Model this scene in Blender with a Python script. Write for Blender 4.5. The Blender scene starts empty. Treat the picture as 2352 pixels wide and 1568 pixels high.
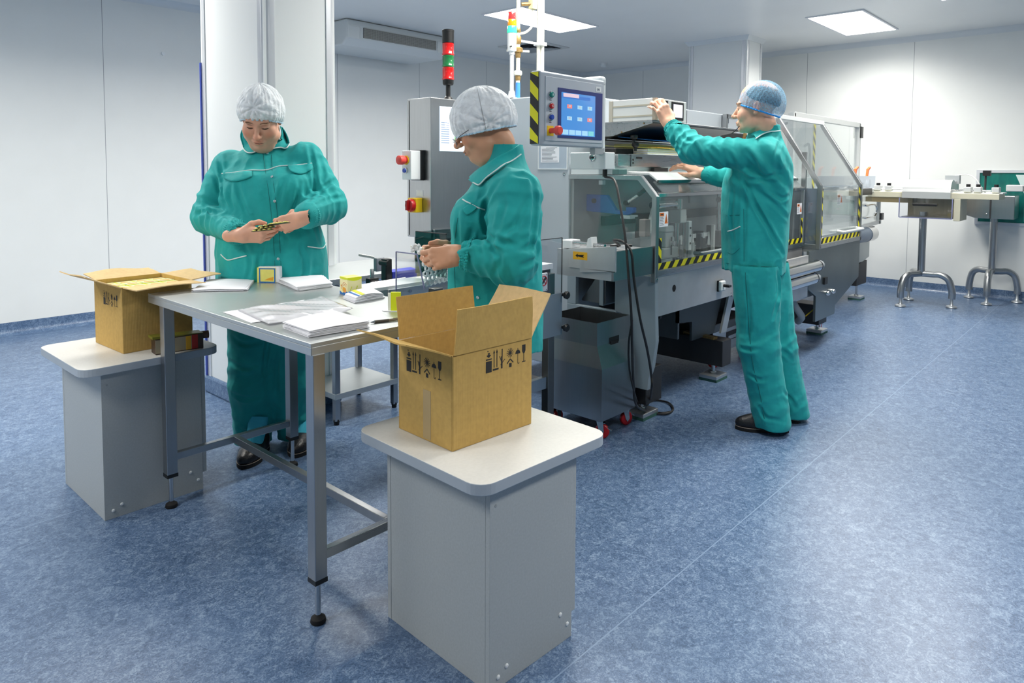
import bpy, bmesh, math, random
import numpy as np
from mathutils import Vector, Matrix
from mathutils.bvhtree import BVHTree
sc = bpy.context.scene
COL = sc.collection
random.seed(7)
# ---------------------------------------------------------------- camera
YAW, PIT, ROL = 0.738946, 0.0589303, 0.0050913
FPX, PX0, PY0, CH = 1619.3, 1176.0, 486.33, 1.32
cfw = Vector((math.cos(YAW)*math.cos(PIT), math.sin(YAW)*math.cos(PIT), -math.sin(PIT)))
_r = Vector((math.sin(YAW), -math.cos(YAW), 0)); _u = _r.cross(cfw)
crt = _r*math.cos(ROL)+_u*math.sin(ROL); cup = _u*math.cos(ROL)-_r*math.sin(ROL)
cd = bpy.data.cameras.new('camera'); cam = bpy.data.objects.new('camera', cd); COL.objects.link(cam)
cam.matrix_world = Matrix(((crt.x, cup.x, -cfw.x, 0), (crt.y, cup.y, -cfw.y, 0), (crt.z, cup.z, -cfw.z, CH), (0, 0, 0, 1)))
cd.sensor_width = 36.0; cd.lens = FPX/2352*36.0
cd.shift_y = -(784-PY0)/2352; cd.clip_start = .05; cd.clip_end = 60
sc.camera = cam
# ---------------------------------------------------------------- world and exposure
sc.view_settings.view_transform = 'Standard'; sc.view_settings.look = 'None'
sc.view_settings.gamma = 1.0; sc.view_settings.exposure = 0.0
wd = bpy.data.worlds.new('world'); sc.world = wd; wd.use_nodes = True
wd.node_tree.nodes['Background'].inputs[0].default_value = (.8, .9, 1, 1)
wd.node_tree.nodes['Background'].inputs[1].default_value = 0.3
LAMP = 6.0      # glow of the ceiling panels' diffusers
LAMPW = 42.0    # watts thrown down by each panel

def ray(x, y): return cfw + crt*((x-PX0)/FPX) - cup*((y-PY0)/FPX)
CO = Vector((0, 0, CH))
def atz(x, y, z): d = ray(x, y); return CO + d*((z-CH)/d.z)
def aty(x, y, Y): d = ray(x, y); return CO + d*(Y/d.y)
def atx(x, y, X): d = ray(x, y); return CO + d*(X/d.x)

# ---------------------------------------------------------------- materials
def c(r, g, b):
    f = lambda v: ((v/255+.055)/1.055)**2.4 if v > 10 else v/255/12.92
    return (f(r), f(g), f(b), 1)
def M(name, col, rough=.5, metal=0., spec=.5, noise=None, bump=None, stretch=(1, 1, 1), emit=None, coat=0., sss=0., trans=0., attr=None, rnoise=0.):
    m = bpy.data.materials.new(name); m.use_nodes = True
    nt = m.node_tree; N = nt.nodes; L = nt.links; b = N['Principled BSDF']
    b.inputs['Base Color'].default_value = col; b.inputs['Roughness'].default_value = rough
    b.inputs['Metallic'].default_value = metal; b.inputs['Specular IOR Level'].default_value = spec
    b.inputs['Coat Weight'].default_value = coat
    if sss: b.inputs['Subsurface Weight'].default_value = sss; b.inputs['Subsurface Radius'].default_value = (.012, .005, .003); b.inputs['Subsurface Scale'].default_value = 1.0
    if emit: b.inputs['Emission Color'].default_value = emit[0]; b.inputs['Emission Strength'].default_value = emit[1]
    if noise or bump or rnoise:
        tc = N.new('ShaderNodeTexCoord'); mp = N.new('ShaderNodeMapping'); mp.inputs['Scale'].default_value = stretch
        L.new(tc.outputs['Object'], mp.inputs['Vector'])
    if attr:
        at = N.new('ShaderNodeAttribute'); at.attribute_name = attr; L.new(at.outputs['Color'], b.inputs['Base Color'])
    if noise:
        n = N.new('ShaderNodeTexNoise'); n.inputs['Scale'].default_value = noise[0]; n.inputs['Detail'].default_value = 5
        L.new(mp.outputs[0], n.inputs['Vector'])
        mx = N.new('ShaderNodeMix'); mx.data_type = 'RGBA'
        rp = N.new('ShaderNodeMapRange'); rp.inputs[1].default_value = .3; rp.inputs[2].default_value = .7
        L.new(n.outputs['Fac'], rp.inputs[0]); L.new(rp.outputs[0], mx.inputs[0])
        a = noise[1]
        if len(noise) > 2: mx.inputs[6].default_value = col; mx.inputs[7].default_value = noise[2]
        else:
            mx.inputs[6].default_value = tuple(v*(1-a) for v in col[:3])+(1,); mx.inputs[7].default_value = tuple(min(1, v*(1+a)) for v in col[:3])+(1,)
        L.new(mx.outputs[2], b.inputs['Base Color'])
        if rnoise:
            rr = N.new('ShaderNodeMapRange'); rr.inputs[1].default_value = .3; rr.inputs[2].default_value = .7
            rr.inputs[3].default_value = rough-rnoise; rr.inputs[4].default_value = rough+rnoise
            L.new(n.outputs['Fac'], rr.inputs[0]); L.new(rr.outputs[0], b.inputs['Roughness'])
    if bump:
        n2 = N.new('ShaderNodeTexNoise'); n2.inputs['Scale'].default_value = bump[0]; n2.inputs['Detail'].default_value = 4
        L.new(mp.outputs[0], n2.inputs['Vector'])
        bp = N.new('ShaderNodeBump'); bp.inputs['Strength'].default_value = bump[1]; bp.inputs['Distance'].default_value = bump[2] if len(bump) > 2 else .01
        L.new(n2.outputs['Fac'], bp.inputs['Height']); L.new(bp.outputs[0], b.inputs['Normal'])
    return m
def glassM(name, tint, refl=.06, rough=.02, haze=0., hazecol=(.8, .85, .85, 1)):
    # a thin clear sheet: tinted see-through plus a Fresnel reflection, a little haze where it is scratched
    m = bpy.data.materials.new(name); m.use_nodes = True; nt = m.node_tree; N = nt.nodes; L = nt.links
    N.remove(N['Principled BSDF']); out = N['Material Output']
    t = N.new('ShaderNodeBsdfTransparent'); t.inputs[0].default_value = tint
    g = N.new('ShaderNodeBsdfGlossy'); g.inputs['Roughness'].default_value = rough
    lw = N.new('ShaderNodeLayerWeight'); lw.inputs['Blend'].default_value = .5
    pw = N.new('ShaderNodeMath'); pw.operation = 'POWER'; pw.inputs[1].default_value = 4.5; L.new(lw.outputs['Facing'], pw.inputs[0])
    mp = N.new('ShaderNodeMath'); mp.operation = 'MULTIPLY_ADD'; mp.inputs[1].default_value = .9; mp.inputs[2].default_value = refl; mp.use_clamp = True
    L.new(pw.outputs[0], mp.inputs[0]); mx = N.new('ShaderNodeMixShader'); L.new(mp.outputs[0], mx.inputs[0])
    base = t
    if haze:
        d = N.new('ShaderNodeBsdfDiffuse'); d.inputs[0].default_value = hazecol; hx = N.new('ShaderNodeMixShader'); hx.inputs[0].default_value = haze
        L.new(t.outputs[0], hx.inputs[1]); L.new(d.outputs[0], hx.inputs[2]); base = hx
    L.new(base.outputs[0], mx.inputs[1]); L.new(g.outputs[0], mx.inputs[2]); L.new(mx.outputs[0], out.inputs[0])
    return m
steel = M('stainless_steel', c(176, 178, 180), .3, 1., noise=(6, .03), stretch=(14, 14, 1), rnoise=.012)
steelh = M('stainless_steel_long_grain', c(178, 180, 182), .28, 1., noise=(6, .03), stretch=(1, 14, 14), rnoise=.012)
steeltop = M('table_steel', c(206, 210, 210), .36, .82, noise=(5, .02), stretch=(2, 20, 2), rnoise=.02)
steeld = M('dull_steel', c(120, 120, 120), .42, 1., noise=(5, .06), rnoise=.05)
steelb = M('bead_blasted_steel', c(196, 198, 200), .5, .75, noise=(9, .06))
chrome = M('polished_steel', c(205, 205, 205), .12, 1.)
alu = M('aluminium', c(200, 204, 208), .38, .9, noise=(5, .05), stretch=(1, 1, 8))
aluw = M('pale_aluminium', c(214, 217, 216), .42, .35)
panel = M('grey_painted_steel', c(186, 195, 202), .42, .0, noise=(3, .03))
panelw = M('white_painted_steel', c(206, 214, 216), .4, .0)
hmigrey = M('control_panel_grey', c(176, 184, 194), .38, .2)
darkst = M('dark_steel', c(66, 66, 68), .5, .6, noise=(4, .2))
blackp = M('black_plastic', c(22, 23, 25), .42)
blackm = M('matte_black', c(12, 12, 14), .7)
rubber = M('black_rubber', c(18, 18, 20), .8)
whitep = M('white_plastic', c(226, 230, 232), .4)
greyp = M('grey_plastic', c(150, 156, 160), .5)
redp = M('red_plastic', c(190, 24, 28), .35)
redc = M('red_castor_tyre', c(168, 16, 26), .35)
redesp = M('red_stop_button', c(226, 74, 66), .4)
yelp = M('yellow_plastic', c(236, 196, 20), .45)
bluep = M('blue_plastic', c(30, 70, 170), .4)
greenp = M('green_button', c(20, 128, 120), .35)
orange = M('orange_print', c(232, 120, 44), .5)
brass = M('rusty_brass', c(170, 140, 90), .45, .7, noise=(40, .3))
pipew = M('off_white_pipe', c(216, 214, 202), .4, .1, noise=(10, .08))
hosebl = M('blue_hose', c(70, 140, 220), .4)
tapey = M('hazard_yellow', c(236, 224, 20), .5)
tapeb = M('hazard_black', c(26, 26, 28), .5)
paper = M('white_paper', c(242, 243, 248), .7)
paperp = M('printed_paper', c(232, 232, 236), .7)
packy = M('yellow_pack_card', c(240, 232, 120), .45, noise=(30, .05))
packlime = M('lime_pack_print', c(216, 226, 20), .45)
packcream = M('cream_pack_print', c(244, 236, 178), .45)
packblue = M('blue_pack_print', c(24, 110, 186), .45)
packteal = M('teal_pack_print', c(40, 120, 120), .45)
packor = M('orange_fruit_print', c(240, 168, 40), .5)
packred = M('red_pack_print', c(222, 80, 60), .5)
laminate = M('grey_laminate', c(172, 178, 180), .45, noise=(160, .05))
lamtop = M('white_laminate_top', c(222, 222, 218), .35, noise=(120, .03))
lamedge = M('grey_edge_band', c(170, 180, 190), .45)
glassg = glassM('clear_guard_pane', (.955, .975, .97, 1), .05, haze=.035)
glassl = glassM('clear_tall_guard_pane', (.96, .975, .975, 1), .05, haze=.035)
plexi = glassM('clear_acrylic', (.94, .95, .97, 1), .07)
plexed = M('acrylic_edge', c(120, 124, 160), .3)
smoke = glassM('smoked_acrylic', (.46, .60, .59, 1), .08)
inkm = M('black_print_ink', c(44, 42, 40), .7)
skin = M('skin', c(214, 160, 130), .48, attr='tint', sss=.12, bump=(260, .10, .002), spec=.4)

def cardM(name, col, flute):
    m = M(name, col, .8, spec=.2, noise=(60, .07))
    N = m.node_tree.nodes; L = m.node_tree.links; b = N['Principled BSDF']
    tc = N.new('ShaderNodeTexCoord'); w = N.new('ShaderNodeTexWave'); w.bands_direction = 'DIAGONAL'; w.inputs['Scale'].default_value = flute
    w.inputs['Distortion'].default_value = .6; w.inputs['Detail'].default_value = 1.5
    mp = N.new('ShaderNodeMapping'); mp.inputs['Scale'].default_value = (1, 1, .0)
    L.new(tc.outputs['Object'], mp.inputs[0]); L.new(mp.outputs[0], w.inputs['Vector'])
    bp = N.new('ShaderNodeBump'); bp.inputs['Strength'].default_value = .07; bp.inputs['Distance'].default_value = .004
    L.new(w.outputs['Fac'], bp.inputs['Height']); L.new(bp.outputs[0], b.inputs['Normal'])
    return m
card = cardM('brown_corrugated_card', c(196, 162, 96), 110)
cardl = cardM('pale_inner_card', c(222, 192, 142), 110)

def clothM(name, col, dark):
    m = M(name, col, .72, spec=.25, noise=(14, 0, dark))
    N = m.node_tree.nodes; L = m.node_tree.links; b = N['Principled BSDF']
    tc = N.new('ShaderNodeTexCoord')
    n1 = N.new('ShaderNodeTexNoise'); n1.inputs['Scale'].default_value = 900; n2 = N.new('ShaderNodeTexNoise'); n2.inputs['Scale'].default_value = 13; n2.inputs['Detail'].default_value = 2
    L.new(tc.outputs['Object'], n1.inputs['Vector']); L.new(tc.outputs['Object'], n2.inputs['Vector'])
    ad = N.new('ShaderNodeMath'); ad.operation = 'MULTIPLY_ADD'; ad.inputs[1].default_value = .05; L.new(n1.outputs['Fac'], ad.inputs[0]); L.new(n2.outputs['Fac'], ad.inputs[2])
    bp = N.new('ShaderNodeBump'); bp.inputs['Strength'].default_value = .5; bp.inputs['Distance'].default_value = .02
    L.new(ad.outputs[0], bp.inputs['Height']); L.new(bp.outputs[0], b.inputs['Normal'])
    b.inputs['Sheen Weight'].default_value = .08
    return m
teal = clothM('teal_work_cotton', c(36, 172, 170), c(28, 158, 158))
piping = M('white_piping', c(214, 230, 228), .7)
snap = M('snap_button', c(190, 210, 212), .25, .6)
leather = M('black_leather', c(24, 24, 28), .38, bump=(60, .3))
sock = M('turquoise_sock', c(70, 190, 215), .9)

# ---------------------------------------------------------------- mesh builder
WM = {}
def V(*a): return Vector(a)
class MB:
    def __init__(s, xf=None): s.v = []; s.f = []; s.mi = []; s.cur = 0; s.xf = xf
    def m(s, i): s.cur = i; return s
    def add(s, vs, fs):
        o = len(s.v); s.v += [(s.xf @ Vector(p)) if s.xf else Vector(p) for p in vs]
        s.f += [tuple(i+o for i in f) for f in fs]; s.mi += [s.cur]*len(fs); return s
    def box(s, x0, x1, y0, y1, z0, z1):
        p = [(x, y, z) for x in (x0, x1) for y in (y0, y1) for z in (z0, z1)]
        return s.add(p, [(0, 1, 3, 2), (4, 6, 7, 5), (0, 4, 5, 1), (2, 3, 7, 6), (0, 2, 6, 4), (1, 5, 7, 3)])
    def obox(s, ce, ax, ay, az):
        ce = Vector(ce); ax, ay, az = Vector(ax), Vector(ay), Vector(az)
        p = [ce+ax*i+ay*j+az*k for i in (-.5, .5) for j in (-.5, .5) for k in (-.5, .5)]
        return s.add(p, [(0, 1, 3, 2), (4, 6, 7, 5), (0, 4, 5, 1), (2, 3, 7, 6), (0, 2, 6, 4), (1, 5, 7, 3)])
    def bar(s, a, b, w, h, up=(0, 0, 1)):
        a, b = Vector(a), Vector(b); d = (b-a); l = d.length; d.normalize(); up = Vector(up)
        sd = d.cross(up)
        if sd.length < 1e-4: sd = d.cross(Vector((1, 0, 0)))
        sd.normalize(); u2 = sd.cross(d)
        return s.obox((a+b)/2, d*l, sd*w, u2*h)
    def prism(s, pts, axis, a, b):
        n = len(pts)
        def mk(p, t): return {'x': (t, p[0], p[1]), 'y': (p[0], t, p[1]), 'z': (p[0], p[1], t)}[axis]
        vs = [mk(p, a) for p in pts]+[mk(p, b) for p in pts]
        return s.add(vs, [tuple(range(n)), tuple(range(2*n-1, n-1, -1))]+[(i, (i+1) % n, n+(i+1) % n, n+i) for i in range(n)])
    def cyl(s, p0, p1, r0, r1=None, n=20):
        p0, p1 = Vector(p0), Vector(p1); r1 = r0 if r1 is None else r1
        d = (p1-p0).normalized(); a = d.orthogonal().normalized(); b = d.cross(a)
        vs = []
        for p, r in ((p0, r0), (p1, r1)):
            vs += [p+(a*math.cos(t)+b*math.sin(t))*r for t in (2*math.pi*i/n for i in range(n))]
        fs = [(i, (i+1) % n, n+(i+1) % n, n+i) for i in range(n)]+[tuple(range(n-1, -1, -1)), tuple(range(n, 2*n))]
        return s.add(vs, fs)
    def lathe(s, o, prof, n=24, d=(0, 0, 1)):
        o = Vector(o); d = Vector(d).normalized(); a = d.orthogonal().normalized(); b = d.cross(a); k = len(prof)
        vs = []
        for r, z in prof: vs += [o+d*z+(a*math.cos(t)+b*math.sin(t))*r for t in (2*math.pi*i/n for i in range(n))]
        fs = [(j*n+i, j*n+(i+1) % n, (j+1)*n+(i+1) % n, (j+1)*n+i) for j in range(k-1) for i in range(n)]
        fs += [tuple(range(n-1, -1, -1)), tuple(range((k-1)*n, k*n))]
        return s.add(vs, fs)
    def tube(s, path, r, n=8, closed=False):
        P = [Vector(p) for p in path]; k = len(P); vs = []; pa = None
        for i, p in enumerate(P):
            if closed: t = (P[(i+1) % k]-P[i-1])
            else: t = P[min(i+1, k-1)]-P[max(i-1, 0)]
            t.normalize()
            a = t.orthogonal().normalized() if pa is None else (pa-t*pa.dot(t)).normalized()
            pa = a; b = t.cross(a); rr = r[i] if hasattr(r, '__len__') else r
            vs += [p+(a*math.cos(q)+b*math.sin(q))*rr for q in (2*math.pi*j/n for j in range(n))]
        fs = [(i*n+j, i*n+(j+1) % n, (i+1) % k*n+(j+1) % n, (i+1) % k*n+j) for i in range(k if closed else k-1) for j in range(n)]
        if not closed: fs += [tuple(range(n-1, -1, -1)), tuple(range((k-1)*n, k*n))]
        return s.add(vs, fs)
    def sphere(s, ce, r, n=16, k=10):
        ce = Vector(ce); rx, ry, rz = (r, r, r) if not hasattr(r, '__len__') else r
        vs = [ce+Vector((0, 0, -rz))]
        for j in range(1, k):
            t = math.pi*j/k-math.pi/2
            vs += [ce+Vector((rx*math.cos(t)*math.cos(q), ry*math.cos(t)*math.sin(q), rz*math.sin(t))) for q in (2*math.pi*i/n for i in range(n))]
        vs.append(ce+Vector((0, 0, rz))); e = len(vs)-1
        fs = [(0, 1+(i+1) % n, 1+i) for i in range(n)]+[(e, 1+(k-2)*n+i, 1+(k-2)*n+(i+1) % n) for i in range(n)]
        fs += [(1+j*n+i, 1+j*n+(i+1) % n, 1+(j+1)*n+(i+1) % n, 1+(j+1)*n+i) for j in range(k-2) for i in range(n)]
        return s.add(vs, fs)
    def slab(s, a, b, d, e, t):
        # quad a b d e thickened by t along its normal
        a, b, d, e = map(Vector, (a, b, d, e)); nn = (b-a).cross(e-a).normalized()*t
        vs = [a, b, d, e, a+nn, b+nn, d+nn, e+nn]
        return s.add(vs, [(3, 2, 1, 0), (4, 5, 6, 7), (0, 1, 5, 4), (1, 2, 6, 5), (2, 3, 7, 6), (3, 0, 4, 7)])
    def build(s, name, mats, parent=None, bevel=0., smooth=False, seg=2):
        if not isinstance(mats, (list, tuple)): mats = [mats]
        me = bpy.data.meshes.new(name)
        if parent is not None: inv = WM[parent.name].inverted()
        else:
            xs = [p.x for p in s.v]; ys = [p.y for p in s.v]
            loc = Vector(((min(xs)+max(xs))/2, (min(ys)+max(ys))/2, min(p.z for p in s.v))); inv = Matrix.Translation(-loc)
        me.from_pydata([tuple(inv @ p) for p in s.v], [], s.f)
        for m_ in mats: me.materials.append(m_)
        me.polygons.foreach_set('material_index', s.mi)
        bm = bmesh.new(); bm.from_mesh(me); bmesh.ops.recalc_face_normals(bm, faces=bm.faces)
        if smooth:
            for f in bm.faces: f.smooth = True
            for e in bm.edges:
                if len(e.link_faces) == 2 and e.calc_face_angle(0) > math.radians(38): e.smooth = False
        bm.to_mesh(me); bm.free()
        o = bpy.data.objects.new(name, me); COL.objects.link(o)
        if parent is not None: o.parent = parent; WM[o.name] = WM[parent.name].copy()
        else: o.location = loc; WM[o.name] = Matrix.Translation(loc)
        if bevel:
            b = o.modifiers.new('bevel', 'BEVEL'); b.width = bevel; b.segments = seg; b.limit_method = 'ANGLE'; b.angle_limit = math.radians(40)
            if not smooth:
                for p in me.polygons: p.use_smooth = False
        return o
def tag(o, label, cat, group=None):
    o['label'] = label; o['category'] = cat
    if group: o['group'] = group
    return o
def thing(name, label, cat, loc, rotz=0., group=None):
    o = bpy.data.objects.new(name, None); COL.objects.link(o); o.empty_display_size = .1
    o.location = loc; o.rotation_euler = (0, 0, rotz)
    WM[o.name] = Matrix.Translation(Vector(loc)) @ Matrix.Rotation(rotz, 4, 'Z')
    return tag(o, label, cat, group)
def struct(o): o['kind'] = 'structure'; return o
def copy_tree(o, loc, rotz=None, label=None):
    r = o.copy(); COL.objects.link(r); r.location = loc
    if rotz is not None: r.rotation_euler = (0, 0, rotz)
    if label: r['label'] = label
    def rec(src, dst):
        for ch in [q for q in bpy.data.objects if q.parent == src]:
            d = ch.copy(); COL.objects.link(d); d.parent = dst; rec(ch, d)
    rec(o, r); WM[r.name] = Matrix.Translation(Vector(loc)) @ Matrix.Rotation(r.rotation_euler.z, 4, 'Z'); return r
def frame_xf(o, loc, rotz): return Matrix.Translation(Vector(loc)) @ Matrix.Rotation(rotz, 4, 'Z')
def arc(cx, cy, r, a0, a1, n): return [(cx+r*math.cos(math.radians(a0+(a1-a0)*i/n)), cy+r*math.sin(math.radians(a0+(a1-a0)*i/n))) for i in range(n+1)]
def rrect(x0, x1, y0, y1, r, n=6):
    return arc(x1-r, y1-r, r, 0, 90, n)+arc(x0+r, y1-r, r, 90, 180, n)+arc(x0+r, y0+r, r, 180, 270, n)+arc(x1-r, y0+r, r, 270, 360, n)
def bez(pts, n=10):
    # Catmull-Rom through the points
    P = [Vector(p) for p in pts]; P = [P[0]*2-P[1]]+P+[P[-1]*2-P[-2]]; out = []
    for i in range(1, len(P)-2):
        for k in range(n):
            t = k/n; a, b, d, e = P[i-1:i+3]
            out.append(.5*((2*b)+(d-a)*t+(2*a-5*b+4*d-e)*t*t+(3*b-a-3*d+e)*t**3))
    out.append(P[-2]); return out
# ================================================================ the room
WY, WX, CZ = 6.64, 8.84, 2.82
X0R, Y0R = -3.2, -4.2
def floorM():
    m = M('blue_mottled_vinyl', c(90, 120, 165), .33, spec=.5)
    N = m.node_tree.nodes; L = m.node_tree.links; b = N['Principled BSDF']
    tc = N.new('ShaderNodeTexCoord')
    n1 = N.new('ShaderNodeTexNoise'); n1.inputs['Scale'].default_value = 19; n1.inputs['Detail'].default_value = 6; n1.inputs['Distortion'].default_value = 1.6; n1.inputs['Roughness'].default_value = .7
    n2 = N.new('ShaderNodeTexNoise'); n2.inputs['Scale'].default_value = 85; n2.inputs['Detail'].default_value = 3; n2.inputs['Distortion'].default_value = 2.
    for n in (n1, n2): L.new(tc.outputs['Object'], n.inputs['Vector'])
    ad = N.new('ShaderNodeMath'); ad.operation = 'ADD'; L.new(n1.outputs['Fac'], ad.inputs[0]); L.new(n2.outputs['Fac'], ad.inputs[1])
    cr = N.new('ShaderNodeValToRGB'); e = cr.color_ramp.elements
    e[0].position = .38; e[0].color = c(60, 84, 116); e[1].position = .63; e[1].color = c(126, 148, 174)
    x = e.new(.5); x.color = c(87, 111, 144)
    hf = N.new('ShaderNodeMath'); hf.operation = 'MULTIPLY'; hf.inputs[1].default_value = .5; L.new(ad.outputs[0], hf.inputs[0]); L.new(hf.outputs[0], cr.inputs[0])
    # welded sheet seams every 1.92 m
    sp = N.new('ShaderNodeSeparateXYZ'); L.new(tc.outputs['Object'], sp.inputs[0])
    a1 = N.new('ShaderNodeMath'); a1.operation = 'MULTIPLY_ADD'; a1.inputs[1].default_value = 1/1.92; a1.inputs[2].default_value = (-1.1+(Y0R+WY)/2)/1.92+.5+10
    L.new(sp.outputs['Y'], a1.inputs[0]); fr = N.new('ShaderNodeMath'); fr.operation = 'FRACT'; L.new(a1.outputs[0], fr.inputs[0])
    s2 = N.new('ShaderNodeMath'); s2.operation = 'SUBTRACT'; s2.inputs[1].default_value = .5; L.new(fr.outputs[0], s2.inputs[0])
    ab = N.new('ShaderNodeMath'); ab.operation = 'ABSOLUTE'; L.new(s2.outputs[0], ab.inputs[0])
    lt = N.new('ShaderNodeMath'); lt.operation = 'LESS_THAN'; lt.inputs[1].default_value = .0011; L.new(ab.outputs[0], lt.inputs[0])
    mx = N.new('ShaderNodeMix'); mx.data_type = 'RGBA'; L.new(lt.outputs[0], mx.inputs[0]); L.new(cr.outputs[0], mx.inputs[6]); mx.inputs[7].default_value = c(120, 143, 172)
    L.new(mx.outputs[2], b.inputs['Base Color'])
    bp = N.new('ShaderNodeBump'); bp.inputs['Strength'].default_value = .12; bp.inputs['Distance'].default_value = .003; L.new(n2.outputs['Fac'], bp.inputs['Height']); L.new(bp.outputs[0], b.inputs['Normal'])
    return m
floorm = floorM()
def wallM(name, axis, off, pitch=1.16):
    m = M(name, c(226, 229, 228), .38, spec=.4, noise=(5, .012))
    N = m.node_tree.nodes; L = m.node_tree.links; b = N['Principled BSDF']; src = b.inputs['Base Color'].links[0].from_socket
    tc = N.new('ShaderNodeTexCoord'); sp = N.new('ShaderNodeSeparateXYZ'); L.new(tc.outputs['Object'], sp.inputs[0])
    a1 = N.new('ShaderNodeMath'); a1.operation = 'MULTIPLY_ADD'; a1.inputs[1].default_value = 1/pitch; a1.inputs[2].default_value = -off/pitch+.5+20; L.new(sp.outputs[axis], a1.inputs[0])
    fr = N.new('ShaderNodeMath'); fr.operation = 'FRACT'; L.new(a1.outputs[0], fr.inputs[0])
    s2 = N.new('ShaderNodeMath'); s2.operation = 'SUBTRACT'; s2.inputs[1].default_value = .5; L.new(fr.outputs[0], s2.inputs[0])
    ab = N.new('ShaderNodeMath'); ab.operation = 'ABSOLUTE'; L.new(s2.outputs[0], ab.inputs[0])
    lt = N.new('ShaderNodeMath'); lt.operation = 'LESS_THAN'; lt.inputs[1].default_value = .0022; L.new(ab.outputs[0], lt.inputs[0])
    mx = N.new('ShaderNodeMix'); mx.data_type = 'RGBA'; L.new(lt.outputs[0], mx.inputs[0]); L.new(src, mx.inputs[6]); mx.inputs[7].default_value = c(150, 156, 160)
    L.new(mx.outputs[2], b.inputs['Base Color']); return m
wally = wallM('white_wall_panels', 'X', aty(236, 100, WY).x-(X0R+WX)/2)
wallx = wallM('white_wall_panels_cross', 'Y', atx(2101, 100, WX).y-(Y0R+WY)/2)
ceilm = M('white_ceiling_sheet', c(232, 234, 234), .34, spec=.45, noise=(2, .015))
cove = M('white_cove', c(214, 220, 224), .4)
colm = M('column_cladding', c(222, 226, 227), .36)
colpost = M('column_corner_profile', c(214, 217, 222), .25, .35)
bluebump = M('blue_edge_tape', c(52, 72, 160), .5)
struct(MB().box(X0R, WX, Y0R, WY, -.1, 0).build('floor', floorm))
struct(MB().box(X0R, WX, Y0R, WY, CZ, CZ+.1).build('ceiling', ceilm))
def wall(name, x0, x1, y0, y1, mat): return struct(MB().box(x0, x1, y0, y1, 0, CZ).build(name, mat))
wall('wall_left', X0R, WX, WY, WY+.1, wally); wall('wall_right', WX, WX+.1, Y0R, WY, wallx)
wall('wall_back', X0R-.1, X0R, Y0R, WY, wallx); wall('wall_front', X0R, WX, Y0R-.1, Y0R, wally)
# coved skirting of the same vinyl, and coved ceiling trims
def cprof(r, n=6): return [(0, 0)]+[(r*(1-math.sin(math.pi/2*i/n)), r*(1-math.cos(math.pi/2*i/n))) for i in range(n+1)]
def skirt(name, axis, a, b, wallpos, sgn):
    r = .045
    pr = [(0, 0.0005), (.07, .0005), (r+.004, .003)]+[(r*(1-math.sin(t))+.003, r*(1-math.cos(t))+.003) for t in [math.pi/2*i/6 for i in range(1, 7)]]+[(.003, .1), (0, .1)]
    pts = [(wallpos+sgn*p, z) for p, z in pr]
    return struct(MB().prism(pts, axis, a, b).build(name, floorm, smooth=True))
skirt('baseboard_left', 'x', X0R, WX, WY, -1)
skirt('baseboard_right', 'y', Y0R, WY, WX, -1)
def coving(name, axis, a, b, wallpos, sgn):
    r = .06; pts = [(wallpos, CZ), (wallpos+sgn*r, CZ)]+[(wallpos+sgn*r*(1-math.sin(t)), CZ-r*(1-math.cos(t))) for t in [math.pi/2*i/6 for i in range(1, 7)]]
    return struct(MB().prism(pts, axis, a, b).build(name, cove, smooth=True))
coving('trim_1', 'x', X0R, WX, WY, -1); coving('trim_2', 'y', Y0R, WY, WX, -1)
# thin raised seams of the ceiling sheets and round caps at the wall seam
# columns: clad core, rounded corner posts, skirting and top trim
def column(name, label, x0, x1, y0, y1):
    t = thing(name, label, 'column', ((x0+x1)/2, (y0+y1)/2, 0))
    r = .04
    mb = MB().box(x0+.006, x1-.006, y0+.006, y1-.006, .0, CZ); mb.build('cladding', colm, t)
    for xx, yy, sx, sy in ((x0, y0, 1, 1), (x1, y0, -1, 1), (x0, y1, 1, -1), (x1, y1, -1, -1)):
        k = MB(); w = .062
        pr = [(xx+sx*w, yy), (xx+sx*r, yy)]+[(xx+sx*r*(1-math.sin(q)), yy+sy*r*(1-math.cos(q))) for q in [math.pi/2*i/8 for i in range(1, 9)]]+[(xx, yy+sy*w), (xx+sx*.01, yy+sy*w), (xx+sx*w, yy+sy*.01)]
        k.prism(pr, 'z', .1, CZ); k.build('corner_post', colpost, t, smooth=True)
    k = MB(); e = .012
    k.box(x0-e, x1+e, y0-e, y1+e, 0, .1).build('skirting', floorm, t, bevel=.012)
    k = MB(); e = .035
    k.add([(x0-e, y0-e, CZ), (x1+e, y0-e, CZ), (x1+e, y1+e, CZ), (x0-e, y1+e, CZ), (x0, y0, CZ-.05), (x1, y0, CZ-.05), (x1, y1, CZ-.05), (x0, y1, CZ-.05)],
          [(0, 1, 2, 3), (7, 6, 5, 4), (0, 4, 5, 1), (1, 5, 6, 2), (2, 6, 7, 3), (3, 7, 4, 0)]).build('top_trim', cove, t)
    return t
col1 = column('column', 'wide white clad column behind the standing woman at the table', 1.83, 2.262, 3.385, 4.12)
MB().box(1.822, 1.83, 4.095, 4.11, .1, 1.93).build('edge_tape', bluebump, col1)
column('column', 'white clad column rising behind the machines at the man', 7.55, 7.962, 3.385, 4.10)

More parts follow.
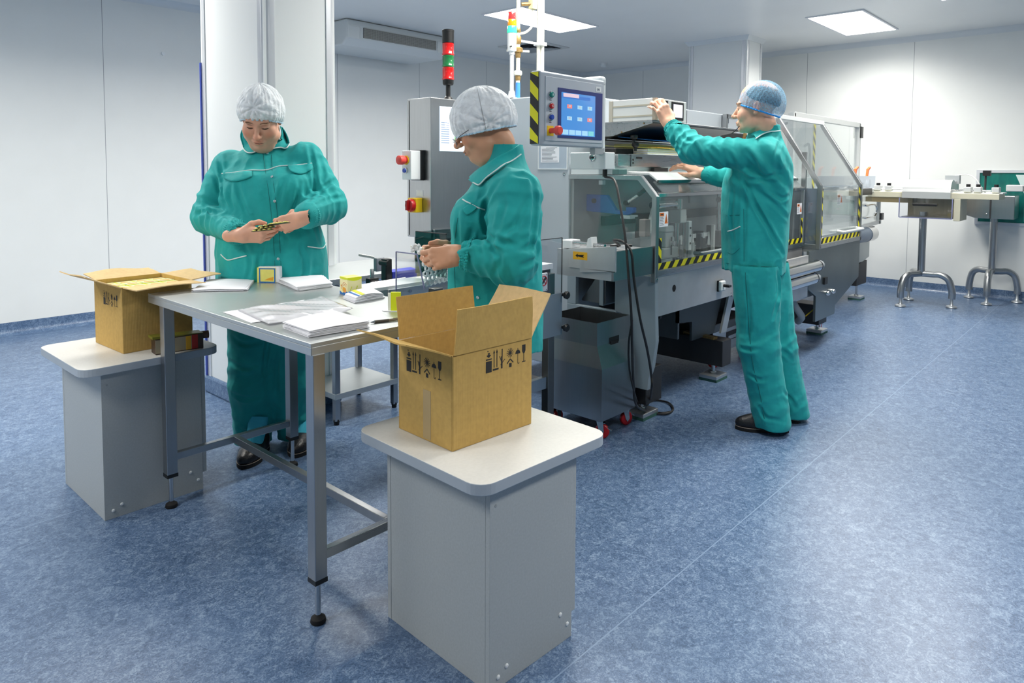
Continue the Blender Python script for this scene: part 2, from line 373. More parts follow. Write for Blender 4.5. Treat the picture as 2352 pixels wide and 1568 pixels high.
# ceiling panels: the room's seen lamps, then unseen ones added for light
SPREAD = 152
lampm = M('lit_diffuser', c(255, 255, 255), .5, emit=((1.0, .965, .90, 1), LAMP))
framem = M('white_lamp_frame', c(226, 228, 232), .4)
def ceiling_light(x, y, label, rot=0.):
    t = thing('ceiling_light', label, 'ceiling light', (x, y, CZ), rot, 'recessed ceiling light panels')
    xf = frame_xf(t, (x, y, 0), rot); a, b = .58, .245
    k = MB(xf)
    for q in ((-a-.02, a+.02, -b-.02, -b), (-a-.02, a+.02, b, b+.02), (-a-.02, -a, -b, b), (a, a+.02, -b, b)): k.box(*q, CZ-.012, CZ-.0005)
    k.build('frame', framem, t)
    MB(xf).box(-a, a, -b, b, CZ-.008, CZ-.001).build('diffuser', lampm, t)
    ld = bpy.data.lights.new('panel_tubes', 'AREA'); ld.shape = 'RECTANGLE'; ld.size = a*2; ld.size_y = b*2; ld.energy = LAMPW; ld.color = (1, .96, .885); ld.spread = math.radians(SPREAD)
    lo = bpy.data.objects.new('panel_tubes', ld); COL.objects.link(lo); lo.parent = t; lo.location = (0, 0, -.010)
    return t
L0 = ceiling_light(5.48, 4.597, 'long lit ceiling panel above the traffic-light towers')
ceiling_light(7.655, 2.32, 'lit ceiling panel above the right-hand wall seam')
ceiling_light(6.52, 1.19, 'lit ceiling panel cut off by the top right edge')
for x, y in ((3.15, 2.35), (3.31, 4.6), (4.2, .9), (2.0, -.6), (-1.1, 2.3), (1.1, 4.6), (-1.1, 4.9)):  # unseen panels added to brighten the room, placed by their effect
    ceiling_light(x, y, 'unseen ceiling panel added overhead to light the room')
# square air diffuser of nested frames
vm = M('vent_metal', c(160, 166, 170), .4, .3); vd = M('vent_dark', c(60, 64, 68), .6)
vt = thing('air_vent', 'square louvred air vent in the ceiling behind the pipes', 'air vent', (6.59, 5.66, CZ))
k = MB()
for q in ((-.31, .31, -.31, -.24), (-.31, .31, .24, .31), (-.31, -.24, -.24, .24), (.24, .31, -.24, .24)): k.box(6.59+q[0], 6.59+q[1], 5.66+q[2], 5.66+q[3], CZ-.012, CZ-.0005)
k.build('frame', aluw, vt)
MB().box(6.35, 6.83, 5.42, 5.90, CZ-.004, CZ-.0005).build('dark_duct', vd, vt)
for i in range(5):
    k = MB(); r0 = .235-.045*i; r1 = r0-.03
    o = [(-r0, -r0), (r0, -r0), (r0, r0), (-r0, r0)]; n = [(-r1, -r1), (r1, -r1), (r1, r1), (-r1, r1)]
    vs = [(6.59+a, 5.66+b, CZ-.022) for a, b in o]+[(6.59+a, 5.66+b, CZ-.005) for a, b in n]
    k.add(vs, [(i_, (i_+1) % 4, 4+(i_+1) % 4, 4+i_) for i_ in range(4)]).build('louvre', vm, vt)
q = atz(1386, 145, CZ); sd = thing('smoke_detector', 'small round smoke detector on the ceiling near the far corner', 'smoke detector', (q.x, q.y, CZ))
MB().cyl((q.x, q.y, CZ-.02), (q.x, q.y, CZ-.0005), .055).build('base', whitep, sd); MB().lathe((q.x, q.y, CZ-.06), [(.02, 0), (.04, .008), (.045, .04)]).build('sensor_head', whitep, sd, smooth=True)
# wall fan-coil unit under the ceiling
acw = M('ac_white', c(212, 216, 216), .42)
ac = thing('air_conditioner', 'long white air conditioner hung under the ceiling beside the column', 'air conditioner', (5.0, 6.3, 2.52))
AX0, AX1, AY0, AY1 = 4.12, 5.45, 5.97, 6.63
k = MB(); k.prism([(AY0+.02, CZ-.004), (AY0, CZ-.06), (AY0, CZ-.19), (AY0+.09, CZ-.255), (AY1-.02, CZ-.255), (AY1-.02, CZ-.004)], 'x', AX0, AX1); k.build('casing', acw, ac, bevel=.02, seg=3)
gr = MB().box(AX0+.19, AX1-.17, AY0-.006, AY0+.004, CZ-.175, CZ-.075).build('intake_grille', M('grille_dark', c(92, 94, 92), .6), ac)
k = MB()
for i in range(72): x = AX0+.195+i*(AX1-AX0-.37)/71; k.box(x-.0025, x+.0025, AY0-.014, AY0-.004, CZ-.175, CZ-.075)
for i in range(7): z = CZ-.172+i*.0155; k.box(AX0+.19, AX1-.17, AY0-.012, AY0-.006, z, z+.003)
k.build('grille_bars', M('grille_bars', c(170, 170, 164), .5), gr)
for x in (AX0+.005, AX1-.15): MB().box(x, x+.145, AY0-.01, AY0+.01, CZ-.2, CZ-.07).build('end_cover', acw, ac, bevel=.012)
# window in the right wall
wnd = MB(); y0, y1, z0, z1 = .40, 1.37, .805, 1.318
gm = M('window_frame_alu', c(206, 210, 216), .4, .3)
for a in ((y0-.03, y1+.03, z0-.03, z0), (y0-.03, y1+.03, z1, z1+.03), (y0-.03, y0, z0, z1), (y1, y1+.03, z0, z1)): wnd.box(WX-.02, WX, *a)
w = struct(wnd.build('window_1', gm))
def paneM():
    m = M('green_reflecting_pane', c(28, 122, 112), .12, spec=.6, noise=(5, 0, c(18, 96, 92)), stretch=(1, 3, 1))
    return m
MB().box(WX-.008, WX-.001, y0, y1, z0, z1).build('pane', paneM(), w)
k = MB(); k.prism([(1.06, 1.30), (.93, .98), (.80, 1.0), (.80, 1.30)][::-1], 'x', WX-.010, WX-.008); k.build('window_sheet', M('pale_cloth_behind', c(206, 226, 224), .6), w)
MB().box(WX-.0095, WX-.008, .60, .98, .82, .96).build('window_sheet', M('teal_sheet_behind', c(44, 146, 134), .6), w)
# small off-white socket box on column and wall screw caps
for x, z in ((2.6, 2.25),): MB().cyl((2.62, WY-.012, 2.35), (2.62, WY, 2.35), .016).build('trim_3', whitep)
bpy.data.objects['trim_3']['kind'] = 'structure'
# ================================================================ tables, pedestals, cartons, papers
TZ = .83
TX0, TX1, TY0, TY1 = 1.067, 1.675, 1.736, 2.905
def work_table():
    t = thing('work_table', 'stainless steel work table with papers in front of the two women', 'table', ((TX0+TX1)/2, (TY0+TY1)/2, 0))
    k = MB(); k.box(TX0, TX1, TY0, TY1, TZ-.012, TZ)
    k.box(TX0, TX0+.003, TY0, TY1, TZ-.036, TZ-.012); k.box(TX1-.003, TX1, TY0, TY1, TZ-.036, TZ-.012)
    k.box(TX0+.003, TX1-.003, TY0, TY0+.003, TZ-.036, TZ-.012); k.box(TX0+.003, TX1-.003, TY1-.003, TY1, TZ-.036, TZ-.012)
    k.build('tabletop', steeltop, t, bevel=.0025)
    MB().box(TX0+.05, TX1-.05, TY0+.05, TY1-.05, TZ-.03, TZ-.013).build('underframe', steeld, t)
    LX = (TX0+.024, TX1-.060); LY = (TY0-.004+.02, TY1-.118)
    for x in LX:
        for y in LY:
            lg = MB().box(x-.02, x+.02, y-.02, y+.02, .135, TZ-.034).build('leg', steel, t, bevel=.002)
            MB().box(x-.0205, x+.0205, y-.0205, y+.0205, .123, .137).build('end_cap', blackp, lg)
            MB().cyl((x, y, .02), (x, y, .125), .0085, n=14).build('levelling_rod', chrome, lg, smooth=True)
            MB().lathe((x, y, 0), [(.021, 0), (.023, .004), (.021, .014), (.012, .02), (.008, .026)]).build('foot', rubber, lg, smooth=True)
    xm = (LX[0]+LX[1])/2+.0
    for y in LY:
        MB().box(LX[0]+.02, LX[1]-.02, y-.012, y+.012, .185, .213).build('stretcher', steelh, t, bevel=.0015)
    MB().box(xm-.012, xm+.012, LY[0]+.012, LY[1]-.012, .185, .213).build('stretcher', steel, t, bevel=.0015)
    return t
work_table()

def pedestal(name, label, cx0, cx1, cy0, cy1, h, tx0, tx1, ty0, ty1, rot, groove=True):
    # a small laminate cabinet with a rounded, overhanging top; local frame turned by rot about the near corner
    t = thing(name, label, 'pedestal', (cx0, cy0, 0), rot, 'grey laminate pedestals')
    xf = frame_xf(t, (cx0, cy0, 0), rot); W, D = cx1-cx0, cy1-cy0
    MB(xf).box(.0165, W-.0, .0165, D-.0165, .002, h).build('carcass', laminate, t)
    MB(xf).box(0, W, 0, .016, 0, h).build('side_panel', laminate, t, bevel=.001)
    MB(xf).box(0, W, D-.016, D, 0, h).build('side_panel', laminate, t, bevel=.001)
    MB(xf).box(0.0005, .016, .0168, D-.0168, 0, h).build('back_panel', laminate, t, bevel=.001)
    dr = MB(xf).box(W+.001, W+.017, .002, D-.002, .07, h-.004).build('door', laminate, t, bevel=.001)
    top = [(a-cx0, b-cy0) for a, b in rrect(tx0, tx1, ty0, ty1, .05)]
    MB(xf).prism(top, 'z', h, h+.03).build('top', [lamtop, lamedge], t, bevel=.002)
    o = [q for q in bpy.data.objects if q.parent == t and q.name.startswith('top')][0]
    for p in o.data.polygons: p.material_index = 0 if abs(p.normal.z) > .5 else 1
    for p in ((W-.05, .085), (W-.02, .045), (.06, .045), (.03, .03)):
        MB(xf).lathe((p[0], 0, p[1]), [(.006, 0), (.006, .002), (.003, .0035)], n=12, d=(0, -1, 0)).build('screw_cap', whitep, t)
    MB(xf).lathe((.02, 0, h-.05), [(.004, 0), (.004, .001)], n=10, d=(0, -1, 0)).build('screw_cap', greyp, t)
    return t
pedestal('pedestal_cabinet', 'grey pedestal cabinet in the foreground carrying the empty carton', 1.225, 1.545, 1.185, 1.622, .532, 1.165, 1.675, 1.155, 1.70, math.radians(-2.5))
pedestal('pedestal_cabinet', 'grey pedestal cabinet at the left carrying the carton full of yellow boxes', .875, 1.245, 2.853, 3.322, .563, .798, 1.312, 2.813, 3.345, math.radians(0))

# handling symbols: stack limit, this way up, no hooks, keep from heat, keep dry, fragile
def symbols(k, P, s):
    # P(u, v) maps symbol units onto a face, s is unit scale
    def poly(pts): k.add([P(u*s, v*s, e) for e in (0, .0004) for u, v in pts], [tuple(range(len(pts))), tuple(range(2*len(pts)-1, len(pts)-1, -1))]+[(i, (i+1) % len(pts), len(pts)+(i+1) % len(pts), len(pts)+i) for i in range(len(pts))])
    def line(a, b, w): 
        d = Vector((b[0]-a[0], b[1]-a[1])); n = Vector((-d.y, d.x)).normalized()*w/2
        poly([(a[0]-n.x, a[1]-n.y), (b[0]-n.x, b[1]-n.y), (b[0]+n.x, b[1]+n.y), (a[0]+n.x, a[1]+n.y)])
    poly([(0, 0), (.8, 0), (.8, 1.15), (0, 1.15)]); poly([(0, 1.28), (.8, 1.28), (.8, 1.4), (0, 1.4)]); poly([(.08, 1.75), (.4, 1.5), (.72, 1.75), (.4, 1.85)])
    poly([(.28, 1.85), (.52, 1.85), (.52, 2.0), (.28, 2.0)]); line((.2, 2.2), (.34, 2.16), .1)
    for u in (1.12, 1.52):
        line((u, .38), (u, 2.0), .1); poly([(u-.12, 1.85), (u+.12, 1.85), (u, 2.2)])
    poly([(.95, .08), (1.75, .08), (1.75, .26), (.95, .26)])
    line((2.2, .1), (2.2, 1.35), .2); line((2.25, 1.3), (2.25, 2.1), .12); line((1.9, 1.4), (2.15, .8), .07); line((2.3, .7), (2.65, 1.0), .07); line((2.05, .5), (2.3, .62), .1)
    line((2.95, .42), (3.4, .85), .12); line((3.4, .85), (3.85, .42), .12); poly([(3.25, 0), (3.6, 0), (3.6, .42), (3.25, .42)])
    for i in range(12):
        a = math.pi*2*i/12; line((3.4+.16*math.cos(a), 1.5+.16*math.sin(a)), (3.4+.5*math.cos(a), 1.5+.5*math.sin(a)), .06)
    poly([(3.4+.15*math.cos(math.pi*i/5), 1.5+.15*math.sin(math.pi*i/5)) for i in range(10)])
    poly([(4.15+.36+.36*math.cos(math.pi*i/8), 1.2+.42*math.sin(math.pi*i/8)) for i in range(9)]); line((4.51, .2), (4.51, 1.8), .06); line((4.51, .2), (4.7, .12), .06); line((4.7, .12), (4.7, .3), .05)
    poly([(5.15, 2.0), (5.15, 1.35), (5.3, 1.1), (5.5, 1.1), (5.65, 1.35), (5.65, 2.0)]); line((5.4, 1.1), (5.4, .25), .08); poly([(5.15, .17), (5.65, .17), (5.65, .27), (5.15, .27)])
def carton(name, label, x, y, z, rot, W, D, H, flaps, sx, sy, worn=False):
    t = thing(name, label, 'carton', (x, y, z), rot)
    xf = frame_xf(t, (x, y, z), rot); T = .004
    k = MB(xf)
    k.box(0, W, 0, T, 0, H); k.box(0, W, D-T, D, 0, H); k.box(0, T, T, D-T, 0, H); k.box(W-T, W, T, D-T, 0, H); k.box(T, W-T, T, D-T, 0, T)
    k.build('body', card, t, bevel=.0015)
    # flaps: each hinged on a top edge, angle 0 = flat outwards, 90 = straight up
    for side, ang, ln, skew in flaps:
        a = math.radians(ang); ca, sa = math.cos(a)*ln, math.sin(a)*ln; b = .004
        if side == '-x': q = [(0, D-b, H), (0, b, H), (-ca, b+skew, H+sa), (-ca, D-b-skew, H+sa)]
        if side == '+x': q = [(W, b, H), (W, D-b, H), (W+ca, D-b-skew, H+sa), (W+ca, b+skew, H+sa)]
        if side == '-y': q = [(b, 0, H), (W-b, 0, H), (W-b-skew, -ca, H+sa), (b+skew, -ca, H+sa)]
        if side == '+y': q = [(W-b, D, H), (b, D, H), (b+skew, D+ca, H+sa), (W-b-skew, D+ca, H+sa)]
        # subdivide so the panel can warp a little
        q = [Vector(p) for p in q]; n = 10; vs = []; ds = (q[1]-q[0]).cross(q[3]-q[0]).normalized(); rr = random.Random(sum(map(ord, side+name))+int(ang*10))
        ph = [rr.uniform(0, 6) for _ in range(3)]
        for lay in (0, 1):
            for i in range(n+1):
                for j in range(n+1):
                    u, v = i/n, j/n
                    p = q[0]*(1-u)*(1-v)+q[1]*u*(1-v)+q[2]*u*v+q[3]*(1-u)*v
                    w = (.0035*math.sin(u*5+ph[0])+.003*math.sin(v*4+ph[1])*math.sin(u*7+ph[2]))*v
                    vs.append(p+ds*(w+lay*T))
        N1 = (n+1)**2; fs = []
        for i in range(n):
            for j in range(n):
                a0 = i*(n+1)+j; fs += [(a0, a0+1, a0+n+2, a0+n+1), (N1+a0, N1+a0+n+1, N1+a0+n+2, N1+a0+1)]
        for i in range(n):
            for (p0, p1) in ((i*(n+1), (i+1)*(n+1)), (i*(n+1)+n, (i+1)*(n+1)+n), (i, i+1), (n*(n+1)+i, n*(n+1)+i+1)): fs.append((p0, p1, N1+p1, N1+p0))
        MB(xf).add(vs, fs).build('flap', cardl if name == 'filled_carton' or (side == '+x' and ang < 75) else card, t, smooth=False)
    k = MB(xf); symbols(k, lambda u, v, e: (-e-.0002, sx[1]-u, sx[2]+v), sx[0]); k.build('handling_symbols', inkm, t)
    if sy: k = MB(xf); symbols(k, lambda u, v, e: (sy[1]+u, -e-.0002, sy[2]+v), sy[0]); k.build('handling_symbols', inkm, t)
    if worn:
        MB(xf).box(.002, .03, -.0012, 0, .004, H-.004).build('glue_tab', card, t, bevel=.0004)
        MB(xf).box(-.0006, 0, D*.38, D*.52, .005, H*.55).build('tape_strip', M('matt_parcel_tape', c(180, 156, 112), .5), t)
    return t
carton('open_carton', 'empty brown carton with flaps standing up on the foreground pedestal', 1.266, 1.366, .5625, math.radians(-3), .307, .245, .262,
       [('-x', 21, .155, .004), ('-y', 86, .125, .004), ('+y', 84, .125, .0), ('+x', 55, .15, .006)], (.028, .205, .18), (.028, .121, .19), worn=True)
carton('filled_carton', 'brown carton packed with yellow boxes on the left pedestal', .990, 2.958, .5935, math.radians(2), .275, .285, .262,
       [('-x', 23, .135, .0), ('-y', 3, .13, .0), ('+y', 8, .13, .0), ('+x', 4, .13, .0)], (.025, .185, .175), None)
# rows of yellow boxes inside it
def yellow_box(name, label, group, x, y, z, w, d, h, rot=0., fruit=True):
    t = thing(name, label, 'box', (x, y, z), rot, group); xf = frame_xf(t, (x, y, z), rot)
    MB(xf).box(-w/2, w/2, -d/2, d/2, 0, h).build('carton_body', packcream, t, bevel=.001)
    return t, xf
xf1 = Matrix.Translation(Vector((.990, 2.958, .5935))) @ Matrix.Rotation(math.radians(2), 4, 'Z')
def loose_box(i, j):
    p = xf1 @ Vector((.0385+.066*i, .038+.0696*j, .186)); w, d, h = .0645, .0675, .058
    t = thing('medicine_box', 'small yellow medicine box packed in rows inside the filled carton', 'box', p, math.radians(2), 'yellow boxes inside the filled carton')
    xf = frame_xf(t, p, math.radians(2))
    MB(xf).box(-w/2, w/2, -d/2, d/2, 0, h).build('box_body', packlime, t, bevel=.0012)
    MB(xf).box(-w/2+.006, w/2-.001, -d/2+.004, d/2-.004, h, h+.0005).build('cream_print', packcream, t)
    MB(xf).box(-w/2-.0004, w/2+.0004, -d/2+.012, -d/2+.016, -.0005, h+.0007).build('teal_stripe', packteal, t)
    MB(xf).prism([(-.018, -.005), (.02, -.012), (.022, -.002), (-.01, .012)], 'z', h+.0005, h+.0009).build('orange_print', packor, t)
    return t
b0 = loose_box(0, 0)
for i in range(4):
    for j in range(4):
        if i or j: copy_tree(b0, xf1 @ Vector((.0385+.066*i, .038+.0696*j, .186+.0015*((i*3+j) % 3))))
# what the rows stand on: the layer below
MB(xf1).box(.006, .269, .006, .279, .005, .184).build('box_layer', packlime)
tag(bpy.data.objects['box_layer'], 'lower layer of yellow boxes under the top rows in the filled carton', 'boxes')
bpy.data.objects['box_layer']['kind'] = 'stuff'
# tin-like dark box with the roll beside it
p = (1.172, 2.868, .593); bt = thing('dispenser_box', 'dark red and yellow printed box lying on the left pedestal behind the table leg', 'box', p, math.radians(-6)); xf = frame_xf(bt, p, math.radians(-6))
k = MB(xf); k.box(-.10, .08, -.03, .03, 0, .062); k.build('box_body', M('dark_print_card', c(60, 44, 34), .4), bt, bevel=.002)
k = MB(xf); k.box(-.10, .035, -.0306, -.03, .004, .058); k.build('grey_print', M('grey_print', c(150, 142, 120), .4), bt)
k = MB(xf); k.box(.012, .032, -.0312, -.0306, .004, .058); k.build('yellow_print', M('amber_print', c(214, 160, 30), .4), bt)
k = MB(xf); k.box(.035, .058, -.0312, -.03, .003, .06); k.build('red_print', M('deep_red_print', c(170, 24, 20), .4), bt)
k = MB(xf); k.prism([(-.11, .062), (.08, .0622), (.08, .0636), (-.11, .072)], 'y', -.03, .03); k.build('lid', M('olive_print', c(120, 118, 40), .4), bt)
p2 = xf @ Vector((.098, .008, .0))
tag(MB(xf).cyl((.083, .01, .046), (.112, .006, .046), .0155).build('brown_roll', M('brown_roll', c(120, 92, 80), .6), smooth=True), 'small brown roll end sticking out beside the dark printed box', 'roll')

# ---- things on the table
def leaf_stack(name, label, pts, n, t, mat=paper, fold=0., seed=1):
    # pts: four corners on the table, stacked sheets each turned a touch
    rr = random.Random(seed); ctr = sum((Vector(p) for p in pts), Vector((0, 0, 0)))/4
    th = thing(name, label, 'papers', (ctr.x, ctr.y, TZ)); z = TZ+.0006
    for i in range(n):
        a = rr.uniform(-.05, .05) if i else 0; of = Vector((rr.uniform(-.004, .004), rr.uniform(-.004, .004), 0))
        R = Matrix.Rotation(a, 3, 'Z'); k = MB(); m = 8; vs = []
        q = [ctr+R @ (Vector(p)-ctr)+of for p in pts]
        for lay in (0, 1):
            for ii in range(m+1):
                for jj in range(m+1):
                    u, v = ii/m, jj/m; pp = q[0]*(1-u)*(1-v)+q[1]*u*(1-v)+q[2]*u*v+q[3]*(1-u)*v
                    h = fold*(abs(u-.42)*-1+.42)*1.0+fold*.4*max(0, v-.7)
                    vs.append((pp.x, pp.y, z+max(0, h)*(1 if i >= n-3 else .5)*(.5+.5*i/n)+lay*t*.9))
        N1 = (m+1)**2; fs = []
        for ii in range(m):
            for jj in range(m):
                a0 = ii*(m+1)+jj; fs += [(a0, a0+1, a0+m+2, a0+m+1), (N1+a0, N1+a0+m+1, N1+a0+m+2, N1+a0+1)]
        for ii in range(m):
            for (p0, p1) in ((ii*(m+1), (ii+1)*(m+1)), (ii*(m+1)+m, (ii+1)*(m+1)+m), (ii, ii+1), (m*(m+1)+ii, m*(m+1)+ii+1)): fs.append((p0, p1, N1+p1, N1+p0))
        k.add(vs, fs).build('leaflet', mat, th, smooth=True); z += t
    return th
def tp(x, y, z=TZ): return atz(x, y, z)
leaf_stack('leaflet_stack', 'thin stack of folded white leaflets at the table end by the filled carton', [tp(444, 671), tp(566, 668), tp(584, 646), tp(477, 647)], 8, .0011, fold=.008, seed=2)
leaf_stack('leaflet_stack', 'thick stack of white leaflets in front of the woman looking down', [tp(686, 669), tp(763, 659), tp(742, 641), tp(632, 645)], 17, .0011, fold=.002, seed=5)
leaf_stack('leaflet_stack', 'thick stack of white leaflets at the near table corner', [tp(712, 776), tp(847, 752), tp(768, 727), tp(652, 754)], 19, .0011, fold=.007, seed=8)
# crumpled clear bag over loose sheets
leaf_stack('paper_sheets', 'loose white sheets under the plastic bag on the table', [tp(577, 742), tp(680, 728), tp(705, 690), tp(514, 717)], 2, .001, fold=.0, seed=11)
def bag():
    q = [tp(617, 745, TZ+.004), tp(812, 716, TZ+.004), tp(738, 687, TZ+.004), tp(545, 712, TZ+.004)]
    m = 26; vs = []; rr = random.Random(4)
    ph = [(rr.uniform(8, 30), rr.uniform(8, 30), rr.uniform(0, 6)) for _ in range(7)]
    for i in range(m+1):
        for j in range(m+1):
            u, v = i/m, j/m; p = q[0]*(1-u)*(1-v)+q[1]*u*(1-v)+q[2]*u*v+q[3]*(1-u)*v
            e = min(u, 1-u, v, 1-v); w = sum(math.sin(a*u+b*v+f) for a, b, f in ph)/7
            rim = .010*max(0, u-.86)/.14
            vs.append((p.x, p.y, p.z+min(1, e*8)*(.010+.006*w)+.0015*(w+1)+rim))
    k = MB().add(vs, [(i*(m+1)+j, i*(m+1)+j+1, (i+1)*(m+1)+j+1, (i+1)*(m+1)+j) for i in range(m) for j in range(m)])
    bm_ = glassM('crinkled_film', (.92, .92, .95, 1), .08, rough=.2, haze=.6, hazecol=(.93, .93, .96, 1))
    o = k.build('plastic_bag', bm_, smooth=True); md = o.modifiers.new('s', 'SOLIDIFY'); md.thickness = .0004
    tag(o, 'crumpled clear plastic bag of leaflets lying across the middle of the table', 'plastic bag')
bag()
q = [tp(600, 722), tp(672, 724), tp(690, 704), tp(628, 703)]
lf = thing('printed_leaflet', 'pale yellow printed leaflet inside the plastic bag', 'leaflet', sum(q, Vector())/4)
k = MB().slab(*[Vector((p.x, p.y, TZ+.0036)) for p in q], .0008); k.build('sheet', paperp, lf)
a = [q[0]*.9+q[2]*.1, q[1]*.9+q[3]*.1, q[2]*.6+q[0]*.4, q[3]*.6+q[1]*.4]; MB().slab(*[Vector((p.x, p.y, TZ+.0045)) for p in a], .0003).build('yellow_print', M('faint_yellow_print', c(246, 236, 170), .6), lf)
a = [q[3]*.6+q[1]*.4, q[2]*.6+q[0]*.4, q[2]*.9+q[0]*.1, q[3]*.9+q[1]*.1]; MB().slab(*[Vector((p.x, p.y, TZ+.0045)) for p in a], .0003).build('orange_print', M('faint_orange_print', c(248, 216, 160), .6), lf)

# yellow fruit-printed box standing on the table
def fruit_box(name, label, x, y, z, rot, w, h, group=None):
    t = thing(name, label, 'box', (x, y, z), rot, group); xf = frame_xf(t, (x, y, z), rot)
    MB(xf).box(-w/2, w/2, -w/2, w/2, 0, h).build('box_body', packcream, t, bevel=.001)
    MB(xf).box(-w/2+.001, w/2-.001, -w/2+.001, w/2-.001, h, h+.0006).build('lid_print', packy, t)
    for s in ('x', 'y'):
        # face -x and face -y carry the print: lime top band, blue wave, fruit and lettering
        def P(u, v, e): return (-w/2-e, w/2-u, v) if s == 'x' else (-w/2+u, -w/2-e, v)
        def poly(pts, mat, nm, e):
            n = len(pts); k = MB(xf); k.add([P(u*w, v*h, ee) for ee in (e, e+.0003) for u, v in pts], [tuple(range(n)), tuple(range(2*n-1, n-1, -1))]+[(i, (i+1) % n, n+(i+1) % n, n+i) for i in range(n)]); k.build(nm, mat, t)
        poly([(0, 1), (0, .9)]+[(i/10, .9-.10*math.sin(i/10*3.14)*(1 if s == 'y' else .3)) for i in range(1, 11)]+[(1, 1)], packlime, 'lime_band', .0002)
        poly([(0, 0), (1, 0), (1, .2)]+[(1-i/12, .16+.06*math.sin(i/12*7+(0 if s == 'x' else 2))) for i in range(1, 13)], packblue, 'blue_wave', .0002)
        if s == 'x':
            poly([(.68+.17*math.cos(a*.5236), .27+.14*math.sin(a*.5236)) for a in range(12)], M('orange_half', c(240, 160, 90), .5), 'orange_fruit', .0006)
            poly([(.55+.17*math.cos(a*.5236), .30+.15*math.sin(a*.5236)) for a in range(12)], packor, 'orange_fruit', .001)
            k = MB(xf)   # two arched lines of small red letters
            for rr_, n, cx, cy in ((.36, 17, .62, .33), (.27, 13, .62, .31)):
                for i in range(n):
                    if i % 6 == 4: continue
                    a = math.radians(158-(118)*i/(n-1)); u, v = cx+rr_*1.05*math.cos(a), cy+rr_*math.sin(a); du = .012
                    pts = [(u-du, v-.018), (u+du, v-.018), (u+du*.4, v+.022), (u-du, v+.022)]
                    k.add([P(x_*w, y_*h, ee) for ee in (.0003, .0006) for x_, y_ in pts], [(0, 1, 2, 3), (7, 6, 5, 4), (0, 1, 5, 4), (1, 2, 6, 5), (2, 3, 7, 6), (3, 0, 4, 7)])
            k.build('red_lettering', packred, t)
            poly([(.17, .30), (.22, .29), (.21, .52), (.18, .50)], packor, 'flower_print', .0003); poly([(.14, .5), (.2, .44), (.26, .5), (.2, .56)], packor, 'flower_print', .0006)
        else:
            poly([(.18, .28), (.22, .26), (.32, .48), (.28, .5)], packlime, 'leaf_print', .0004); poly([(.6, .3), (.64, .3), (.72, .5), (.66, .52)], packlime, 'leaf_print', .0004)
    return t
p = atz(812, 676, TZ); fruit_box('fruit_tea_box', 'yellow box with a red-lettered orange fruit picture standing on the table', p.x, p.y+.018, TZ+.0005, math.radians(-6), .062, .069)
# flat-packed blanks
def blanks():
    q = [tp(788, 686), tp(815, 697), tp(884, 685), tp(860, 672)]
    t = thing('carton_blanks', 'bundle of flattened printed box blanks beside the fruit box', 'box blanks', sum(q, Vector())/4)
    for i in range(6):
        z = TZ+.001+i*.0032; k = MB(); m = 10; vs = []; s = 1-.02*i
        ce = sum(q, Vector())/4
        pts = [ce+(p-ce)*s+Vector((.002*math.sin(i*2), .002*math.cos(i*3), 0)) for p in q]
        for lay in (0, 1):
            for ii in range(m+1):
                u = ii/m; a = pts[0]*(1-u)+pts[3]*u; b = pts[1]*(1-u)+pts[2]*u; lift = .010*math.sin(u*math.pi)*(i/6)
                vs += [(a.x, a.y, z+lift+lay*.0026), (b.x, b.y, z+lift+lay*.0026)]
        N1 = 2*(m+1); fs = []
        for ii in range(m):
            a0 = ii*2; fs += [(a0, a0+1, a0+3, a0+2), (N1+a0, N1+a0+2, N1+a0+3, N1+a0+1), (a0, a0+2, N1+a0+2, N1+a0), (a0+1, N1+a0+1, N1+a0+3, a0+3)]
        fs += [(0, N1, N1+1, 1), (N1-2, N1-1, 2*N1-1, 2*N1-2)]
        k.add(vs, fs).build('blank', paper, t, smooth=True)
    z = TZ+.001+6*.0032+.0012; ce = sum(q, Vector())/4
    for u0, u1, m_ in ((.10, .16, packblue), (.22, .34, packlime)):
        k = MB(); vs = []; pts = [ce+(p-ce)*.9 for p in q]
        for v_ in range(11):
            v = v_/10; 
            for u in (u0, u1):
                a = pts[0]*(1-u)+pts[3]*u; b = pts[1]*(1-u)+pts[2]*u; w_ = a*(1-v)+b*v; vs.append((w_.x, w_.y, z-.0012+.010*math.sin(u*math.pi)*.86))
        for v_ in range(11):
            for u_ in (0, 1): pp = vs[v_*2+u_]; vs.append((pp[0], pp[1], pp[2]+.0006))
        k.add(vs, [(i*2, i*2+1, i*2+3, i*2+2) for i in range(10)]+[(22+i*2, 22+i*2+2, 22+i*2+3, 22+i*2+1) for i in range(10)]).build('printed_stripe', m_, t)
blanks()
# packet with sleeve of leaflets standing in front of the woman
p = atz(622, 648, TZ); pk = thing('leaflet_packet', 'upright yellow packet with a blue outline standing before the woman looking down', 'packet', (p.x, p.y, TZ), math.radians(-50)); xf = frame_xf(pk, (p.x, p.y, TZ), math.radians(-50))
k = MB(xf); k.box(-.048, .045, -.018, .018, .0005, .070).build('leaflets', paper, pk, bevel=.003)
k = MB(xf); k.box(-.050, .030, -.020, -.0182, .0005, .066).build('yellow_sleeve', packy, pk, bevel=.001)
k = MB(xf); k.box(-.0515, -.048, -.020, .020, .0005, .066).build('yellow_sleeve', packy, pk)
k = MB(xf)
for a in ((-.043, .028, .001, .006), (-.043, .028, .059, .064), (-.043, -.038, .006, .059), (.023, .028, .006, .059)): k.box(a[0], a[1], -.0206, -.02, a[2], a[3])
k.build('blue_outline', packblue, pk)
MB(xf).prism([(-.02, .012), (.018, .01), (.02, .026), (.002, .022)], 'y', -.0206, -.02).build('lemon_print', packor, pk)
